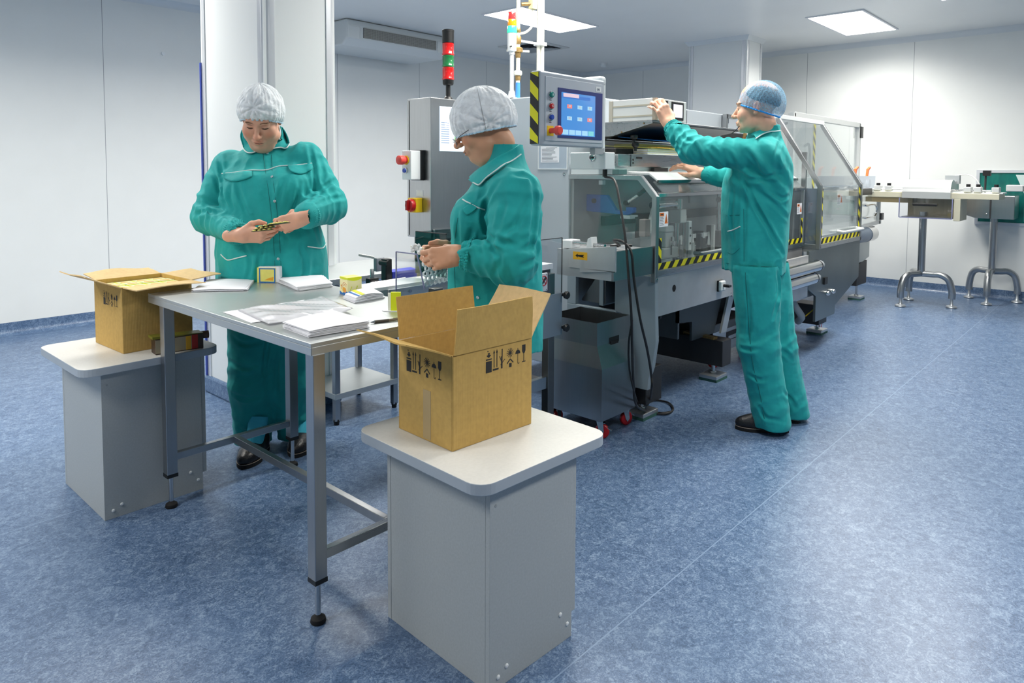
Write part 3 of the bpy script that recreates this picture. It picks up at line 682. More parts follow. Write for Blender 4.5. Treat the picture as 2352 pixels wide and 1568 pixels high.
# opened box lying half behind the carton, and the pen
p = atz(899, 713, TZ); ob = thing('opened_box', 'opened white and lime box at the table edge behind the carton', 'box', (p.x, p.y, TZ), math.radians(-48)); xf = frame_xf(ob, (p.x, p.y, TZ), math.radians(-48))
MB(xf).box(-.012, .03, .0, .004, .001, .062).build('back_panel', paper, ob); MB(xf).box(.0, .034, -.012, .0, .001, .066).build('side_panel', packlime, ob)
MB(xf).prism(arc(-.012, .002, .022, 90, 270, 8)+[(.03, -.02), (.03, .024)], 'z', .0005, .002).build('tuck_flap', paper, ob)
pe = thing('ballpoint_pen', 'brown ballpoint pen lying at the table edge by the open carton', 'pen', atz(880, 736, TZ)); a, b = atz(852, 740, TZ+.005), atz(912, 733, TZ+.005); d = (b-a).normalized()
pm = M('pen_brown', c(92, 80, 52), .35)
MB().cyl(a+d*.012, a+d*.06, .005, .0048, 14).build('grip', M('pen_grip', c(60, 54, 40), .6), pe, smooth=True); MB().cyl(a+d*.06, b+d*.04, .0046, .0042, 14).build('barrel', pm, pe, smooth=True)
MB().cyl(a-d*.002, a+d*.012, .001, .0046, 12).build('tip', chrome, pe, smooth=True); MB().bar(a+d*.075+Vector((0, 0, .006)), b+d*.03+Vector((0, 0, .006)), .003, .001).build('clip', chrome, pe)
# ================================================================ the packaging line
def hazard_strip(parent, name, axis, a0, a1, b0, b1, plane, w=.03, slope=1.0, xf=None):
    # diagonal black and yellow tape lying on a pane: axis 'x' runs along x (b = z), 'z' runs upright (b = x)
    yk, bk = MB(xf), MB(xf); step = .045; n = int((a1-a0+(b1-b0))/step)+2
    def pt(a, b, e): return (a, plane-e, b) if axis == 'x' else (b, plane-e, a)
    for i in range(-2, n):
        s0 = a0+i*step; s1 = s0+step
        poly = [(s0, b0), (s1, b0), (s1+slope*(b1-b0), b1), (s0+slope*(b1-b0), b1)]
        cl = []   # clip to a0..a1
        def clip(P, lim, sg):
            out = []
            for q in range(len(P)):
                p, r = P[q], P[(q+1) % len(P)]; ip, ir = sg*(p[0]-lim) >= 0, sg*(r[0]-lim) >= 0
                if ip: out.append(p)
                if ip != ir: t = (lim-p[0])/(r[0]-p[0]); out.append((lim, p[1]+t*(r[1]-p[1])))
            return out
        P = clip(clip(poly, a0, 1), a1, -1) if True else poly
        if len(P) < 3: continue
        m = len(P); k = yk if i % 2 else bk
        k.add([pt(a, b, e) for e in (.0002, .0008) for a, b in P], [tuple(range(m)), tuple(range(2*m-1, m-1, -1))]+[(q, (q+1) % m, m+(q+1) % m, m+q) for q in range(m)])
    o = yk.build(name, tapey, parent); bk.build('black_bars', tapeb, o); return o
def warn_label(parent, xf, w=.085, h=.075):
    # local frame: x right, z up, facing -y
    s = MB(xf).box(0, w, -.001, 0, 0, h).build('warning_label', paper, parent)
    MB(xf).box(.004, w*.52, -.0014, -.001, h*.70, h*.93).build('orange_header', orange, s)
    k = MB(xf).prism([(w*.60, h*.2), (w*.96, h*.2), (w*.78, h*.86)], 'y', -.0014, -.001); k.build('orange_triangle', orange, s)
    k = MB(xf)
    for i in range(6): k.box(.006, w*(.5 if i % 2 else .44), -.0014, -.001, h*(.62-.1*i), h*(.645-.1*i))
    k.box(.012, w*.44, -.0017, -.0014, h*.78, h*.85); k.prism([(w*.76, h*.3), (w*.80, h*.3), (w*.79, h*.62), (w*.77, h*.62)], 'y', -.0017, -.0014)
    k.build('print', inkm, s); return s
LXM, LXE, FY = 3.12, 5.15, 1.85
mc = thing('cartoning_machine', 'long steel cartoning machine with clear guards at which the man works', 'machine', (4.1, 2.3, 0))
cb = MB().box(LXM+.002, 5.10, 2.415, 3.18, .2, 1.747).build('cabinet', panel, mc, bevel=.006)
k = MB()
for x in (3.78, 4.44): k.box(x-.002, x+.002, 2.4135, 2.416, .7, 1.74)
k.build('door_gap', darkst, cb)
# document pocket with a sheet on its left side
xs = LXM+.001
pk = MB(); 
for a in ((2.425, 2.64, 1.325, 1.331), (2.425, 2.431, 1.331, 1.462), (2.634, 2.64, 1.331, 1.462)): pk.box(xs-.004, xs, *a)
pk.build('document_pocket', whitep, cb); MB().box(xs-.002, xs, 2.431, 2.634, 1.331, 1.45).build('pocket_film', M('pocket_film', c(176, 190, 204), .3), cb)
sh = MB().box(xs-.003, xs-.002, 2.485, 2.62, 1.365, 1.458).build('printed_sheet', paper, cb)
k = MB(); rr = random.Random(3)
for i in range(11): z = 1.45-.0075*i; y = 2.61-(.03 if i == 0 else 0); k.box(xs-.0035, xs-.003, y-rr.uniform(.07, .115), y, z-.0022, z)
k.build('print_lines', M('grey_print_ink', c(120, 124, 130), .7), cb)
MB().lathe((xs, 2.45, 1.30), [(.008, 0), (.008, .004), (.003, .007)], n=12, d=(-1, 0, 0)).build('screw', chrome, cb)
# lower end frame: the grey plate with its cut-outs
gp = M('grey_cast_frame', c(150, 164, 172), .45, .1, noise=(3, .05))
pl = [(1.856, .782), (1.852, .595), (1.845, .45), (1.865, .311), (1.884, .251), (1.891, .188), (1.985, .188), (2.0, .40), (2.03, .56), (2.10, .575), (2.10, .73), (2.16, .782)]
k = MB(); k.prism(pl, 'x', LXM, LXM+.03); k.box(LXM, LXM+.03, 2.09, 2.42, .52, .575); k.box(LXM, LXM+.03, 2.36, 2.42, .575, .80); k.box(LXM, LXM+.03, 2.15, 2.42, .76, .80)
k.build('end_frame', gp, mc, bevel=.003)
MB().prism([(2.2, .59), (2.36, .59), (2.36, .60), (2.24, .76), (2.2, .76)], 'x', LXM+.06, LXM+.3).build('inner_chute', steeld, mc)
MB().box(LXM+.3, LXM+.32, 2.0, 2.41, .5, .78).build('inner_wall', darkst, mc)
MB().box(LXM+.05, LXM+.28, 2.21, 2.235, .58, .77).build('inner_web', gp, mc)
# deck, front skirt panels
MB().box(LXM+.03, LXE, FY+.02, 2.41, .765, .782).build('deck', steeltop, mc)
MB().box(LXM+.031, 4.02, FY+.01, FY+.022, .572, .779).build('skirt_panel', steelb, mc, bevel=.001)
MB().box(4.023, LXE, FY+.01, FY+.022, .565, .779).build('skirt_panel', steelb, mc, bevel=.001)
MB().lathe((3.32, FY+.01, .70), [(.019, -.002), (.019, .0004)], n=20, d=(0, -1, 0)).build('black_socket', blackm, mc)
sw = MB().box(3.82, 3.88, FY-.016, FY+.01, .622, .682).build('rotary_switch', whitep, mc, bevel=.008, seg=3)
MB().box(3.818, 3.882, FY+.0, FY+.0095, .62, .684).build('switch_base', blackp, sw)
MB().cyl((3.85, FY-.046, .655), (3.85, FY-.016, .655), .009).build('switch_knob', blackp, sw, smooth=True); MB().bar((3.835, FY-.05, .655), (3.865, FY-.05, .655), .014, .012).build('switch_grip', blackp, sw)
for x in (4.005, 4.037): MB().lathe((x, FY+.01, .59), [(.005, 0), (.004, .003)], n=10, d=(0, -1, 0)).build('screw', chrome, mc)
MB().box(4.1, 5.14, 2.3, 2.33, .3, .765).build('rear_plate', darkst, mc)
# guard frame: left end outline, posts, rails
SL, ST = 1.945, 1.295; w = .024
def rail(name, a, b, ww=.026, hh=.026, mat=alu, par=mc, up=(0, 0, 1)): return MB().bar(a, b, ww, hh, up).build(name, mat, par, bevel=.002)
gf = MB()
gf.prism([(1.849, .752), (1.877, .752), (1.877, 1.182), (1.962, 1.272), (2.41, 1.272), (2.41, 1.298), (1.946, 1.298), (1.849, 1.192)], 'x', LXM-.012, LXM+.018)
gf.build('guard_frame', steel, mc, bevel=.003)
MB().prism([(1.877, .785), (2.41, .785), (2.41, 1.272), (1.962, 1.272), (1.877, 1.182)], 'x', LXM+.0, LXM+.004).build('end_pane', glassg, mc)
MB().box(LXM+.018, LXE, FY, FY+.026, .781, .812).build('lower_rail', steelh, mc, bevel=.002)
MB().lathe((LXM+.003, FY-.0005, .772), [(.006, 0), (.005, .004)], n=10, d=(0, -1, 0)).build('screw', chrome, mc)
MB().box(LXE-.02, LXE+.004, FY, FY+.026, .812, 1.19).build('guard_post', alu, mc, bevel=.002)
dr = MB().box(LXM+.02, LXE-.02, FY+.004, FY+.009, .813, 1.186).build('front_pane', glassg, mc)
hazard_strip(dr, 'hazard_tape', 'x', LXM+.026, LXE-.024, .815, .85, FY+.004); hazard_strip(dr, 'hazard_tape', 'z', .85, .978, LXM+.024, LXM+.052, FY+.004, slope=-1.)
hazard_strip(dr, 'hazard_tape', 'z', .85, .99, LXE-.055, LXE-.026, FY+.004, slope=-1.)
for x in (LXM+.024, LXE-.14): warn_label(dr, frame_xf(None, (x, FY+.0035, 1.035 if x < 4 else 1.02), 0), .088, .077)
k = MB(); k.tube(bez([(3.52, FY+.003, .872), (3.52, FY-.03, .872), (3.55, FY-.04, .872), (3.85, FY-.04, .872), (3.88, FY-.03, .872), (3.88, FY+.003, .872)], 6), .0105, 12); k.build('door_handle', M('grey_handle', c(140, 148, 150), .4, .3), dr, smooth=True)
MB().prism([(FY+.001, 1.188), (FY+.001, 1.204), (FY+.02, 1.212), (FY+.026, 1.196)], 'x', LXM+.018, LXE).build('hinge_rail', chrome, mc)
# sloping pane and lid on top
def slopept(t): return (FY+.004+(SL-FY)*t, 1.206+(ST-1.206)*t)
a, b = slopept(0), slopept(.68)
MB().prism([a, b, (b[0]+.004, b[1]-.004), (a[0]+.004, a[1]-.004)], 'x', LXM+.07, LXE-.02).build('sloping_pane', glassg, mc)
lid = MB(); lid.prism([(1.906, 1.262), (1.900, 1.272), (1.955, 1.312), (2.12, 1.318), (2.12, 1.300), (1.958, 1.296)], 'x', LXM+.09, LXE-.02); lid.build('lid', M('white_lid', c(226, 230, 230), .3), mc, bevel=.004)
MB().prism([(1.897, 1.256), (1.897, 1.272), (1.903, 1.274), (1.906, 1.258)], 'x', LXM+.085, LXE-.015).build('lid_edge', chrome, mc)
MB().box(LXM+.02, LXE-.02, 2.12, 2.41, 1.284, 1.298).build('top_sheet', steelb, mc)
# gas strut inside the end pane, cable clip plate, blue feed bracket
st = MB().cyl((LXM+.05, 1.995, 1.195), (LXM+.05, 1.935, 1.235), .011).build('gas_strut', blackp, mc, smooth=True); MB().cyl((LXM+.05, 2.06, 1.155), (LXM+.05, 1.995, 1.195), .008).build('strut_rod', chrome, st, smooth=True)
MB().lathe((LXM+.05, 2.068, 1.15), [(.014, -.012), (.014, .012)], n=14, d=(1, 0, 0)).build('strut_joint', blackp, st)
bb = M('blue_bracket', c(58, 104, 184), .4)
MB().prism([(2.41, 1.09), (2.41, 1.185), (2.26, 1.185), (2.20, 1.105), (2.13, 1.098), (2.13, 1.122), (2.08, 1.122), (2.08, 1.095), (2.12, 1.078)], 'x', LXM+.14, LXM+.17).build('feed_bracket', bb, mc, bevel=.003)
MB().cyl((LXM+.13, 2.34, 1.15), (LXM+.14, 2.34, 1.15), .014).build('bracket_bolt', darkst, mc)
MB().box(LXM+.12, LXM+.2, 2.09, 2.15, 1.06, 1.078).build('bracket_pad', whitep, mc)
MB().box(LXM+.004, LXM+.03, 2.19, 2.215, 1.245, 1.268).build('pane_clip', whitep, mc)
# inner back wall and the filling station inside
MB().box(LXM+.02, LXE, 2.395, 2.412, .782, 1.28).build('inner_back', M('inner_wall_grey', c(176, 178, 178), .45, .2), mc)
k = MB(); k.obox((3.36, 2.02, 1.07), (.05, 0, 0), (0, .012, 0), (0, 0, .28)); k.xf = None
ob = MB(Matrix.Translation(Vector((3.36, 2.03, 1.05))) @ Matrix.Rotation(math.radians(28), 4, 'Y')).box(-.026, .026, -.006, .006, -.19, .17).build('swing_arm', aluw, mc, bevel=.004)
for z in (-.08, .03, .1): MB(Matrix.Translation(Vector((3.36, 2.03, 1.05))) @ Matrix.Rotation(math.radians(28), 4, 'Y')).cyl((0, -.012, z), (0, -.006, z), .009).build('arm_bolt', darkst, ob)
MB().cyl((3.44, 2.05, 1.13), (3.66, 2.05, 1.13), .026).build('air_cylinder', chrome, mc, smooth=True); MB().cyl((3.40, 2.05, 1.13), (3.44, 2.05, 1.13), .02).build('cylinder_head', darkst, mc, smooth=True)
MB().box(3.63, 3.70, 2.0, 2.08, 1.02, 1.10).build('clamp_block', M('cast_grey', c(172, 178, 178), .45), mc, bevel=.006); MB().cyl((3.665, 2.03, 1.10), (3.665, 2.03, 1.16), .018).build('clamp_post', chrome, mc, smooth=True)
MB().cyl((3.66, 2.04, .79), (3.66, 2.04, 1.02), .016).build('guide_post', chrome, mc, smooth=True); MB().cyl((3.75, 2.04, .79), (3.75, 2.04, 1.06), .012).build('guide_post', chrome, mc, smooth=True)
k = MB(); k.box(3.71, 3.745, 1.99, 2.01, .86, 1.03); g = k.build('slotted_plate', panelw, mc, bevel=.002)
for z in (.9, .945, .99): MB().cyl((3.7275, 1.986, z), (3.7275, 1.99, z), .006).build('plate_hole', blackm, g)
cg = M('casting_grey', c(168, 174, 176), .45, .15)
k = MB(); k.box(3.36, 3.52, 1.95, 2.07, .84, .90); k.box(3.40, 3.48, 1.96, 2.06, .90, .99); k.prism([(3.395, .985), (3.485, .985), (3.475, 1.02), (3.405, 1.02)], 'y', 1.955, 2.065); k.build('casting', cg, mc, bevel=.006)
MB().box(3.436, 3.444, 1.947, 1.95, .86, .96).build('casting_slot', blackm, mc); MB().cyl((3.44, 1.93, .925), (3.44, 1.947, .925), .012).build('slot_bolt', chrome, mc, smooth=True)
for x in (3.30, 3.42): MB().cyl((x, 1.97, .783), (x, 1.97, .84), .036).build('glass_pot', M('clear_pot', c(190, 200, 200), .2), mc, smooth=True)
MB().lathe((3.56, 1.96, .783), [(.04, 0), (.044, .02), (.044, .05), (.03, .055)]).build('steel_pot', chrome, mc, smooth=True)
MB().box(3.2, 3.33, 2.0, 2.1, .90, .99).build('motor_box', greyp, mc, bevel=.008); MB().box(3.14, 3.19, 1.93, 1.97, .98, 1.07).build('sensor_box', M('sensor_grey', c(160, 150, 148), .5), mc, bevel=.004)
MB().box(3.15, 3.19, 1.995, 2.0, .97, 1.08).build('sensor_window', blackp, mc)
MB().box(3.25, 5.1, 2.13, 2.30, .80, .845).build('transport_bed', steeltop, mc); MB().box(3.3, 5.1, 2.13, 2.14, .90, .925).build('guide_rail', whitep, mc)
MB().box(3.4, 5.1, 2.36, 2.392, 1.0, 1.055).build('dark_strip', darkst, mc)
for i in range(22):
    x = 3.5+i*.072; MB().lathe((x, 2.12, .845), [(.013, 0), (.012, .008), (.003, .085)], n=10).build('cone_peg', whitep, mc, smooth=True)
rr = random.Random(12); gadget = [cg, chrome, blackp, whitep, darkst, aluw]
for i in range(34):
    x, y, z = rr.uniform(3.8, 5.05), rr.uniform(1.95, 2.3), .783; h = rr.uniform(.05, .22); w_ = rr.uniform(.02, .055)
    if i % 3 == 0: MB().cyl((x, y, z), (x, y, z+h), w_*.5, n=12).build('station_post', gadget[i % 6], mc, smooth=True)
    else: MB().box(x-w_/2, x+w_/2, y-w_/2, y+w_/2, z, z+h).build('station_block', gadget[i % 6], mc, bevel=.003)
for x in (4.2, 4.6, 4.95): MB().cyl((x, 2.05, 1.14), (x+.18, 2.05, 1.14), .018).build('air_cylinder', chrome, mc, smooth=True)
MB().cyl((4.35, 2.12, .79), (4.35, 2.12, 1.27), .012).build('guide_post', chrome, mc, smooth=True); MB().box(4.45, 4.62, 2.38, 2.394, 1.1, 1.24).build('wall_unit', cg, mc)
# undercarriage: braces, cross beams with levelling pads
MB().box(LXM+.06, LXM+.22, 1.935, 2.5, .085, .275).build('cross_beam', darkst, mc, bevel=.004)
MB().box(4.12, 4.24, 1.96, 2.62, .09, .255).build('cross_beam', darkst, mc, bevel=.004)
MB().box(5.75, 5.93, 1.93, 2.62, .10, .26).build('cross_beam', darkst, mc, bevel=.004)
def pad(x, y, par, h=.1):
    f = MB().box(x-.075, x+.075, y-.06, y+.06, .016, .036).build('levelling_pad', alu, par, bevel=.002)
    MB().box(x-.075, x+.075, y-.06, y+.06, .0, .016).build('green_rubber', M('green_rubber', c(54, 96, 88), .8), f)
    MB().cyl((x, y, .036), (x, y, h+.03), .012, n=12).build('pad_bolt', chrome, f, smooth=True); MB().cyl((x, y, .036), (x, y, .052), .02, n=6).build('pad_nut', chrome, f)
for x, y in ((3.24, 2.0), (4.14, 2.03), (5.92, 2.0)): pad(x, y, mc)
MB().prism([(4.30, .26), (4.38, .26), (4.52, .57), (4.44, .57)], 'y', 2.06, 2.075).build('brace', aluw, mc)
MB().prism([(3.98, .26), (4.28, .26), (4.42, .565), (3.80, .565), (3.80, .40), (3.98, .38)], 'y', 2.1, 2.115).build('gusset', M('gusset_grey', c(84, 90, 92), .5, .2), mc)
MB().box(3.80, 3.82, 2.1, 2.4, .3, .56).build('gusset', M('gusset_dark', c(110, 114, 116), .5, .2), mc)
MB().box(LXM+.032, 3.62, 2.42, 2.44, .2, .6).build('lower_back', M('lower_back', c(120, 126, 128), .5, .2), mc)
MB().bar((4.14, 2.02, .262), (4.17, 2.25, .262), .045, .016).build('beam_rail', brass, mc)

# pillar control panel
HX0, HX1, HY = 2.372, 2.865, 2.0
hp = MB().box(HX0+.003, HX1, HY+.004, HY+.06, 1.43, 1.757).build('control_panel', hmigrey, mc, bevel=.008, seg=3)
MB().box(HX0+.04, HX1-.02, HY+.001, HY+.004, 1.452, 1.735).build('panel_face', M('panel_face', c(184, 192, 202), .4, .1), hp, bevel=.001)
SX0, SX1, SZ0, SZ1 = 2.498, 2.84, 1.468, 1.692
MB().box(SX0, SX1, HY-.002, HY+.001, SZ0, SZ1).build('screen_bezel', M('screen_bezel', c(44, 58, 124), .4), hp)
scr = MB().box(SX0+.022, SX1-.06, HY-.003, HY-.002, SZ0+.012, SZ1-.018).build('touch_screen', M('lit_blue_screen', c(60, 110, 180), .15, emit=(c(84, 152, 214), .62)), hp)
lt = M('screen_pale_blue', c(150, 200, 230), .3, emit=(c(168, 208, 232), .55)); rd_ = M('screen_red', c(220, 120, 120), .3, emit=(c(238, 140, 132), .6)); pkm = M('screen_pink', c(220, 190, 200), .3, emit=(c(222, 196, 206), .6)); dk = M('screen_blue_band', c(60, 110, 190), .3, emit=(c(72, 128, 200), .5)); tl = M('screen_green', c(120, 190, 200), .3, emit=(c(130, 205, 210), .55))
SW, SHh = SX1-SX0-.082, SZ1-SZ0-.03
def sbox(u0, u1, v0, v1, mat, nm, e=.0005): MB().box(SX0+.022+u0*SW, SX0+.022+u1*SW, HY-.003-e, HY-.003, SZ0+.012+v0*SHh, SZ0+.012+v1*SHh).build(nm, mat, scr)
sbox(.02, .84, .87, .945, dk, 'screen_band'); sbox(.05, .5, .90, .985, pkm, 'screen_title', .0008)
for r_, v in ((0, .64), (1, .36)):
    for q, u in enumerate((.16, .46, .76)):
        sbox(u, u+.14, v, v+.09, rd_ if (r_, q) in ((0, 0), (1, 2)) else lt, 'screen_icon'); sbox(u+.045, u+.095, v+.03, v+.075, paper, 'icon_mark', .0008)
for q in range(5): sbox(.03+.19*q, .20+.19*q, .02, .135, tl if q == 4 else lt, 'screen_key')
# maker's plate above the screen: small grey capitals
MB().box(HX1-.077, HX1-.035, HY-.0005, HY+.001, 1.698, 1.722).build('maker_plate', whitep, hp)
k = MB()
def glyphs(k, rows, x, z, s, y):
    for ch in rows:
        for (a, b) in ch: k.bar((x+a[0]*s, y, z+a[1]*s), (x+b[0]*s, y, z+b[1]*s), .0005, s*.18, up=(0, 1, 0))
        x += s*.95
GL = {'I': [((.3, 0), (.3, 1))], 'M': [((.1, 0), (.1, 1)), ((.1, 1), (.4, .4)), ((.4, .4), (.7, 1)), ((.7, 1), (.7, 0))], 'A': [((.1, 0), (.4, 1)), ((.4, 1), (.7, 0)), ((.2, .35), (.6, .35))], 'C': [((.7, 1), (.1, 1)), ((.1, 1), (.1, 0)), ((.1, 0), (.7, 0))], 'U': [((.1, 1), (.1, 0)), ((.1, 0), (.7, 0)), ((.7, 0), (.7, 1))], 'N': [((.1, 0), (.1, 1)), ((.1, 1), (.7, 0)), ((.7, 0), (.7, 1))]}
glyphs(k, [GL[q] for q in 'UNC'], HX1-.070, 1.704, .0105, HY-.0008); k.build('maker_lettering', M('plate_grey_ink', c(140, 150, 160), .5), hp)
def button(z, mat, nm, mark=None):
    o = MB().lathe((2.446, HY+.001, z), [(.0165, 0), (.0165, .005), (.0125, .006)], n=20, d=(0, -1, 0)).build('button_ring', chrome, hp, smooth=True)
    MB().lathe((2.446, HY-.004, z), [(.0118, 0), (.0118, .008), (.010, .010)], n=20, d=(0, -1, 0)).build(nm, mat, hp, smooth=True)
    if mark == 'I': MB().box(2.4445, 2.4475, HY-.0147, HY-.014, z-.005, z+.005).build('button_mark', paper, hp)
    if mark == 'O': MB().tube([(2.446+.005*math.cos(a), HY-.0145, z+.005*math.sin(a)) for a in [math.pi*i/8 for i in range(16)]], .0009, 6, True).build('button_mark', paper, hp)
    MB().box(2.438, 2.454, HY+.0003, HY+.001, z-.025, z-.021).build('button_caption', M('caption_grey', c(96, 100, 110), .5), hp)
button(1.655, greenp, 'green_button', 'I'); button(1.605, redp, 'red_button', 'O'); button(1.556, bluep, 'blue_button')
MB().box(2.424, 2.468, HY-.0005, HY+.001, 1.474, 1.518).build('yellow_backing', yelp, hp)
MB().lathe((2.446, HY, 1.496), [(.012, 0), (.012, .03), (.016, .032), (.021, .037), (.0215, .052), (.017, .058)], n=24, d=(0, -1, 0)).build('stop_button', redesp, hp, smooth=True)
# hazard edge on its left side
k1, k2 = MB(), MB(); y0, y1 = HY+.009, HY+.056; st_ = .052
k2.box(HX0-.0008, HX0+.004, y0, y1, 1.437, 1.75)
for i in range(-1, 7):
    z = 1.415+i*st_*2*.5*1.0
    if i % 2: continue
    P = [(y0, z+.045), (y0, z+.045+st_), (y1, z+st_), (y1, z)][::1]
    P = [(y0, z), (y0, z+st_), (y1, z+st_+.045), (y1, z+.045)]
    P = [(a, min(1.75, max(1.437, b))) for a, b in P]
    if P[1][1]-P[0][1] > .001 or P[2][1]-P[3][1] > .001: k1.prism(P, 'x', HX0-.0014, HX0-.0009)
eo = k2.build('hazard_edge', tapeb, hp); k1.build('yellow_bars', tapey, eo)
# its mast, mast cap and base box
MB().box(2.872, 2.915, 2.03, 2.075, 1.41, 1.755).build('mast', panelw, mc, bevel=.006)
MB().box(2.862, 2.918, 2.025, 2.20, 1.735, 1.785).build('mast_cap', panelw, mc, bevel=.018, seg=4)
MB().box(2.80, 2.88, 2.01, 2.04, 1.40, 1.43).build('mast_bracket', greyp, mc)
bx = MB().box(2.872, 2.958, 2.0, 2.216, 1.326, 1.411).build('mast_base', panelw, mc, bevel=.004); MB().box(2.958, 3.118, 2.12, 2.216, 1.335, 1.40).build('mast_arm', panelw, mc)
MB().lathe((2.872, 2.076, 1.385), [(.019, 0), (.019, .006), (.014, .008), (.014, .002)], n=24, d=(-1, 0, 0)).build('lock', chrome, bx, smooth=True)
MB().lathe((2.866, 2.076, 1.385), [(.006, 0), (.006, .004)], n=6, d=(-1, 0, 0)).build('lock_core', darkst, bx)
MB().cyl((2.915, 2.03, 1.29), (2.915, 2.03, 1.326), .012).build('cable_gland', blackp, bx, smooth=True)

# carton magazine above the guard
MX, MY = 3.25, 1.95
u = MB(); u.box(MX, MX+.33, MY, 2.235, 1.587, 1.703); mg = u.build('printer_unit', aluw, mc, bevel=.003)
for z in (1.612, 1.668): MB().box(MX-.002, MX, MY+.012, 2.225, z-.004, z+.004).build('profile_groove', M('groove_beige', c(168, 164, 148), .5), mg)
MB().box(MX-.004, MX+.012, 2.216, 2.24, 1.585, 1.70).build('end_bracket', M('bracket_beige', c(176, 172, 160), .5, .2), mg); MB().box(MX-.004, MX+.02, MY-.004, MY+.016, 1.587, 1.703).build('corner_profile', M('profile_beige', c(160, 154, 140), .5, .2), mg)
for x0, x1, e in ((MX+.045, MX+.125, 0), (MX+.165, MX+.295, 1)):
    sx = MB().box(x0, x1, MY-.004, MY, 1.598, 1.695).build('display', blackp, mg, bevel=.002)
    MB().box(x0+.016, x1-.016, MY-.0046, MY-.004, 1.612, 1.682).build('lit_screen', M('lit_white_screen', c(200, 200, 214), .3, emit=(c(236, 234, 250), .8)) if e else M('dim_screen', c(70, 76, 104), .3), sx)
MB().box(MX+.07, MX+.1, MY-.0052, MY-.0046, 1.65, 1.672).build('screen_icon', paper, mg)
hd = MB(); hd.prism([(MY+.02, 1.572), (MY+.02, 1.585), (2.40, 1.585), (2.40, 1.505), (2.22, 1.51)], 'x', MX+.004, MX+.012); hd.prism([(MY+.012, 1.578), (2.40, 1.578), (2.40, 1.586), (MY+.012, 1.586)], 'x', MX-.01, 4.3)
hd.build('tapered_hood', steelh, mc, bevel=.001)
MB().prism([(MY+.02, 1.572), (2.40, 1.495), (2.40, 1.505), (MY+.02, 1.578)], 'x', MX+.012, 4.3).build('hood_underside', steeld, mc)
for y, z in ((2.02, 1.572), (2.16, 1.53)): MB().lathe((MX+.004, y, z), [(.005, 0), (.004, .003)], n=10, d=(-1, 0, 0)).build('screw', brass, mc)
def knob(x, y, z, par=mc): 
    o = MB().lathe((x, y, z), [(.008, -.03), (.008, -.012), (.015, -.008), (.02, 0), (.02, .012), (.012, .016)], n=10).build('star_knob', blackp, par, smooth=True)
knob(3.30, 2.10, 1.458); knob(3.30, 2.11, 1.50)
br = MB(); br.box(3.12, 3.24, 2.09, 2.11, 1.345, 1.408); br.build('magazine_bar', steelh, mc, bevel=.001)
br = MB(); br.box(3.24, 4.45, 2.085, 2.105, 1.342, 1.41); br = br.build('magazine_bar', steelh, mc, bevel=.001)
MB().box(3.29, 3.34, 2.081, 2.085, 1.386, 1.396).build('slot', blackm, br)
for z in (1.362, 1.38): MB().lathe((3.255, 2.085, z), [(.006, 0), (.006, .002)], n=10, d=(0, -1, 0)).build('screw', darkst, br)
MB().box(3.12, 4.4, 2.11, 2.40, 1.30, 1.345).build('magazine_base', panelw, mc)
MB().box(3.16, 3.33, 2.13, 2.26, 1.408, 1.44).build('black_block', blackm, mc, bevel=.004)
MB().box(3.45, 3.60, 2.07, 2.09, 1.315, 1.338).build('black_arm', blackp, mc); MB().box(3.45, 3.47, 2.07, 2.09, 1.30, 1.32).build('black_arm', blackp, mc)
MB().box(3.02, 3.10, 2.02, 2.06, 1.30, 1.33).build('sensor', M('sensor_green', c(96, 130, 128), .4), mc, bevel=.004)
# stack of printed blanks in the magazine
bs = thing('printed_blanks', 'stack of yellow and blue printed blanks lying in the magazine near the man', 'box blanks', (3.5, 2.2, 1.41))
for i in range(9): MB().box(3.36+.002*(i % 3), 3.86-.002*(i % 2), 2.06+.002*(i % 2), 2.36, 1.4105+i*.0035, 1.4135+i*.0035).build('blank', [paper, packcream, paper][i % 3], bs)
MB().slab((3.36, 2.04, 1.444), (3.9, 2.04, 1.444), (3.9, 2.36, 1.462), (3.36, 2.36, 1.462), .003).build('yellow_blank', packy, bs)
MB().slab((3.42, 2.035, 1.449), (3.56, 2.035, 1.449), (3.56, 2.1, 1.4525), (3.42, 2.1, 1.4525), .002).build('orange_print', packor, bs)
MB().slab((3.40, 2.05, 1.476), (3.95, 2.05, 1.476), (3.95, 2.36, 1.50), (3.40, 2.36, 1.50), .004).build('white_blank', paper, bs)
MB().slab((3.42, 2.06, 1.487), (3.95, 2.06, 1.487), (3.95, 2.36, 1.52), (3.42, 2.36, 1.52), .003).build('blue_blank', M('bright_blue_print', c(40, 140, 230), .45), bs)
MB().box(3.45, 3.9, 2.2, 2.34, 1.441, 1.475).build('blank_pile', packcream, bs)
# side tube behind the man
MB().bar((4.98, 2.39, 1.30), (4.98, 2.39, 1.745), .03, .03).build('door_frame', steel, mc); MB().bar((4.98, 2.39, 1.73), (5.14, 2.39, 1.73), .03, .03).build('door_frame', steel, mc)
MB().bar((4.3, 2.2, 1.435), (5.1, 2.2, 1.435), .012, .016).build('white_rail', whitep, mc)

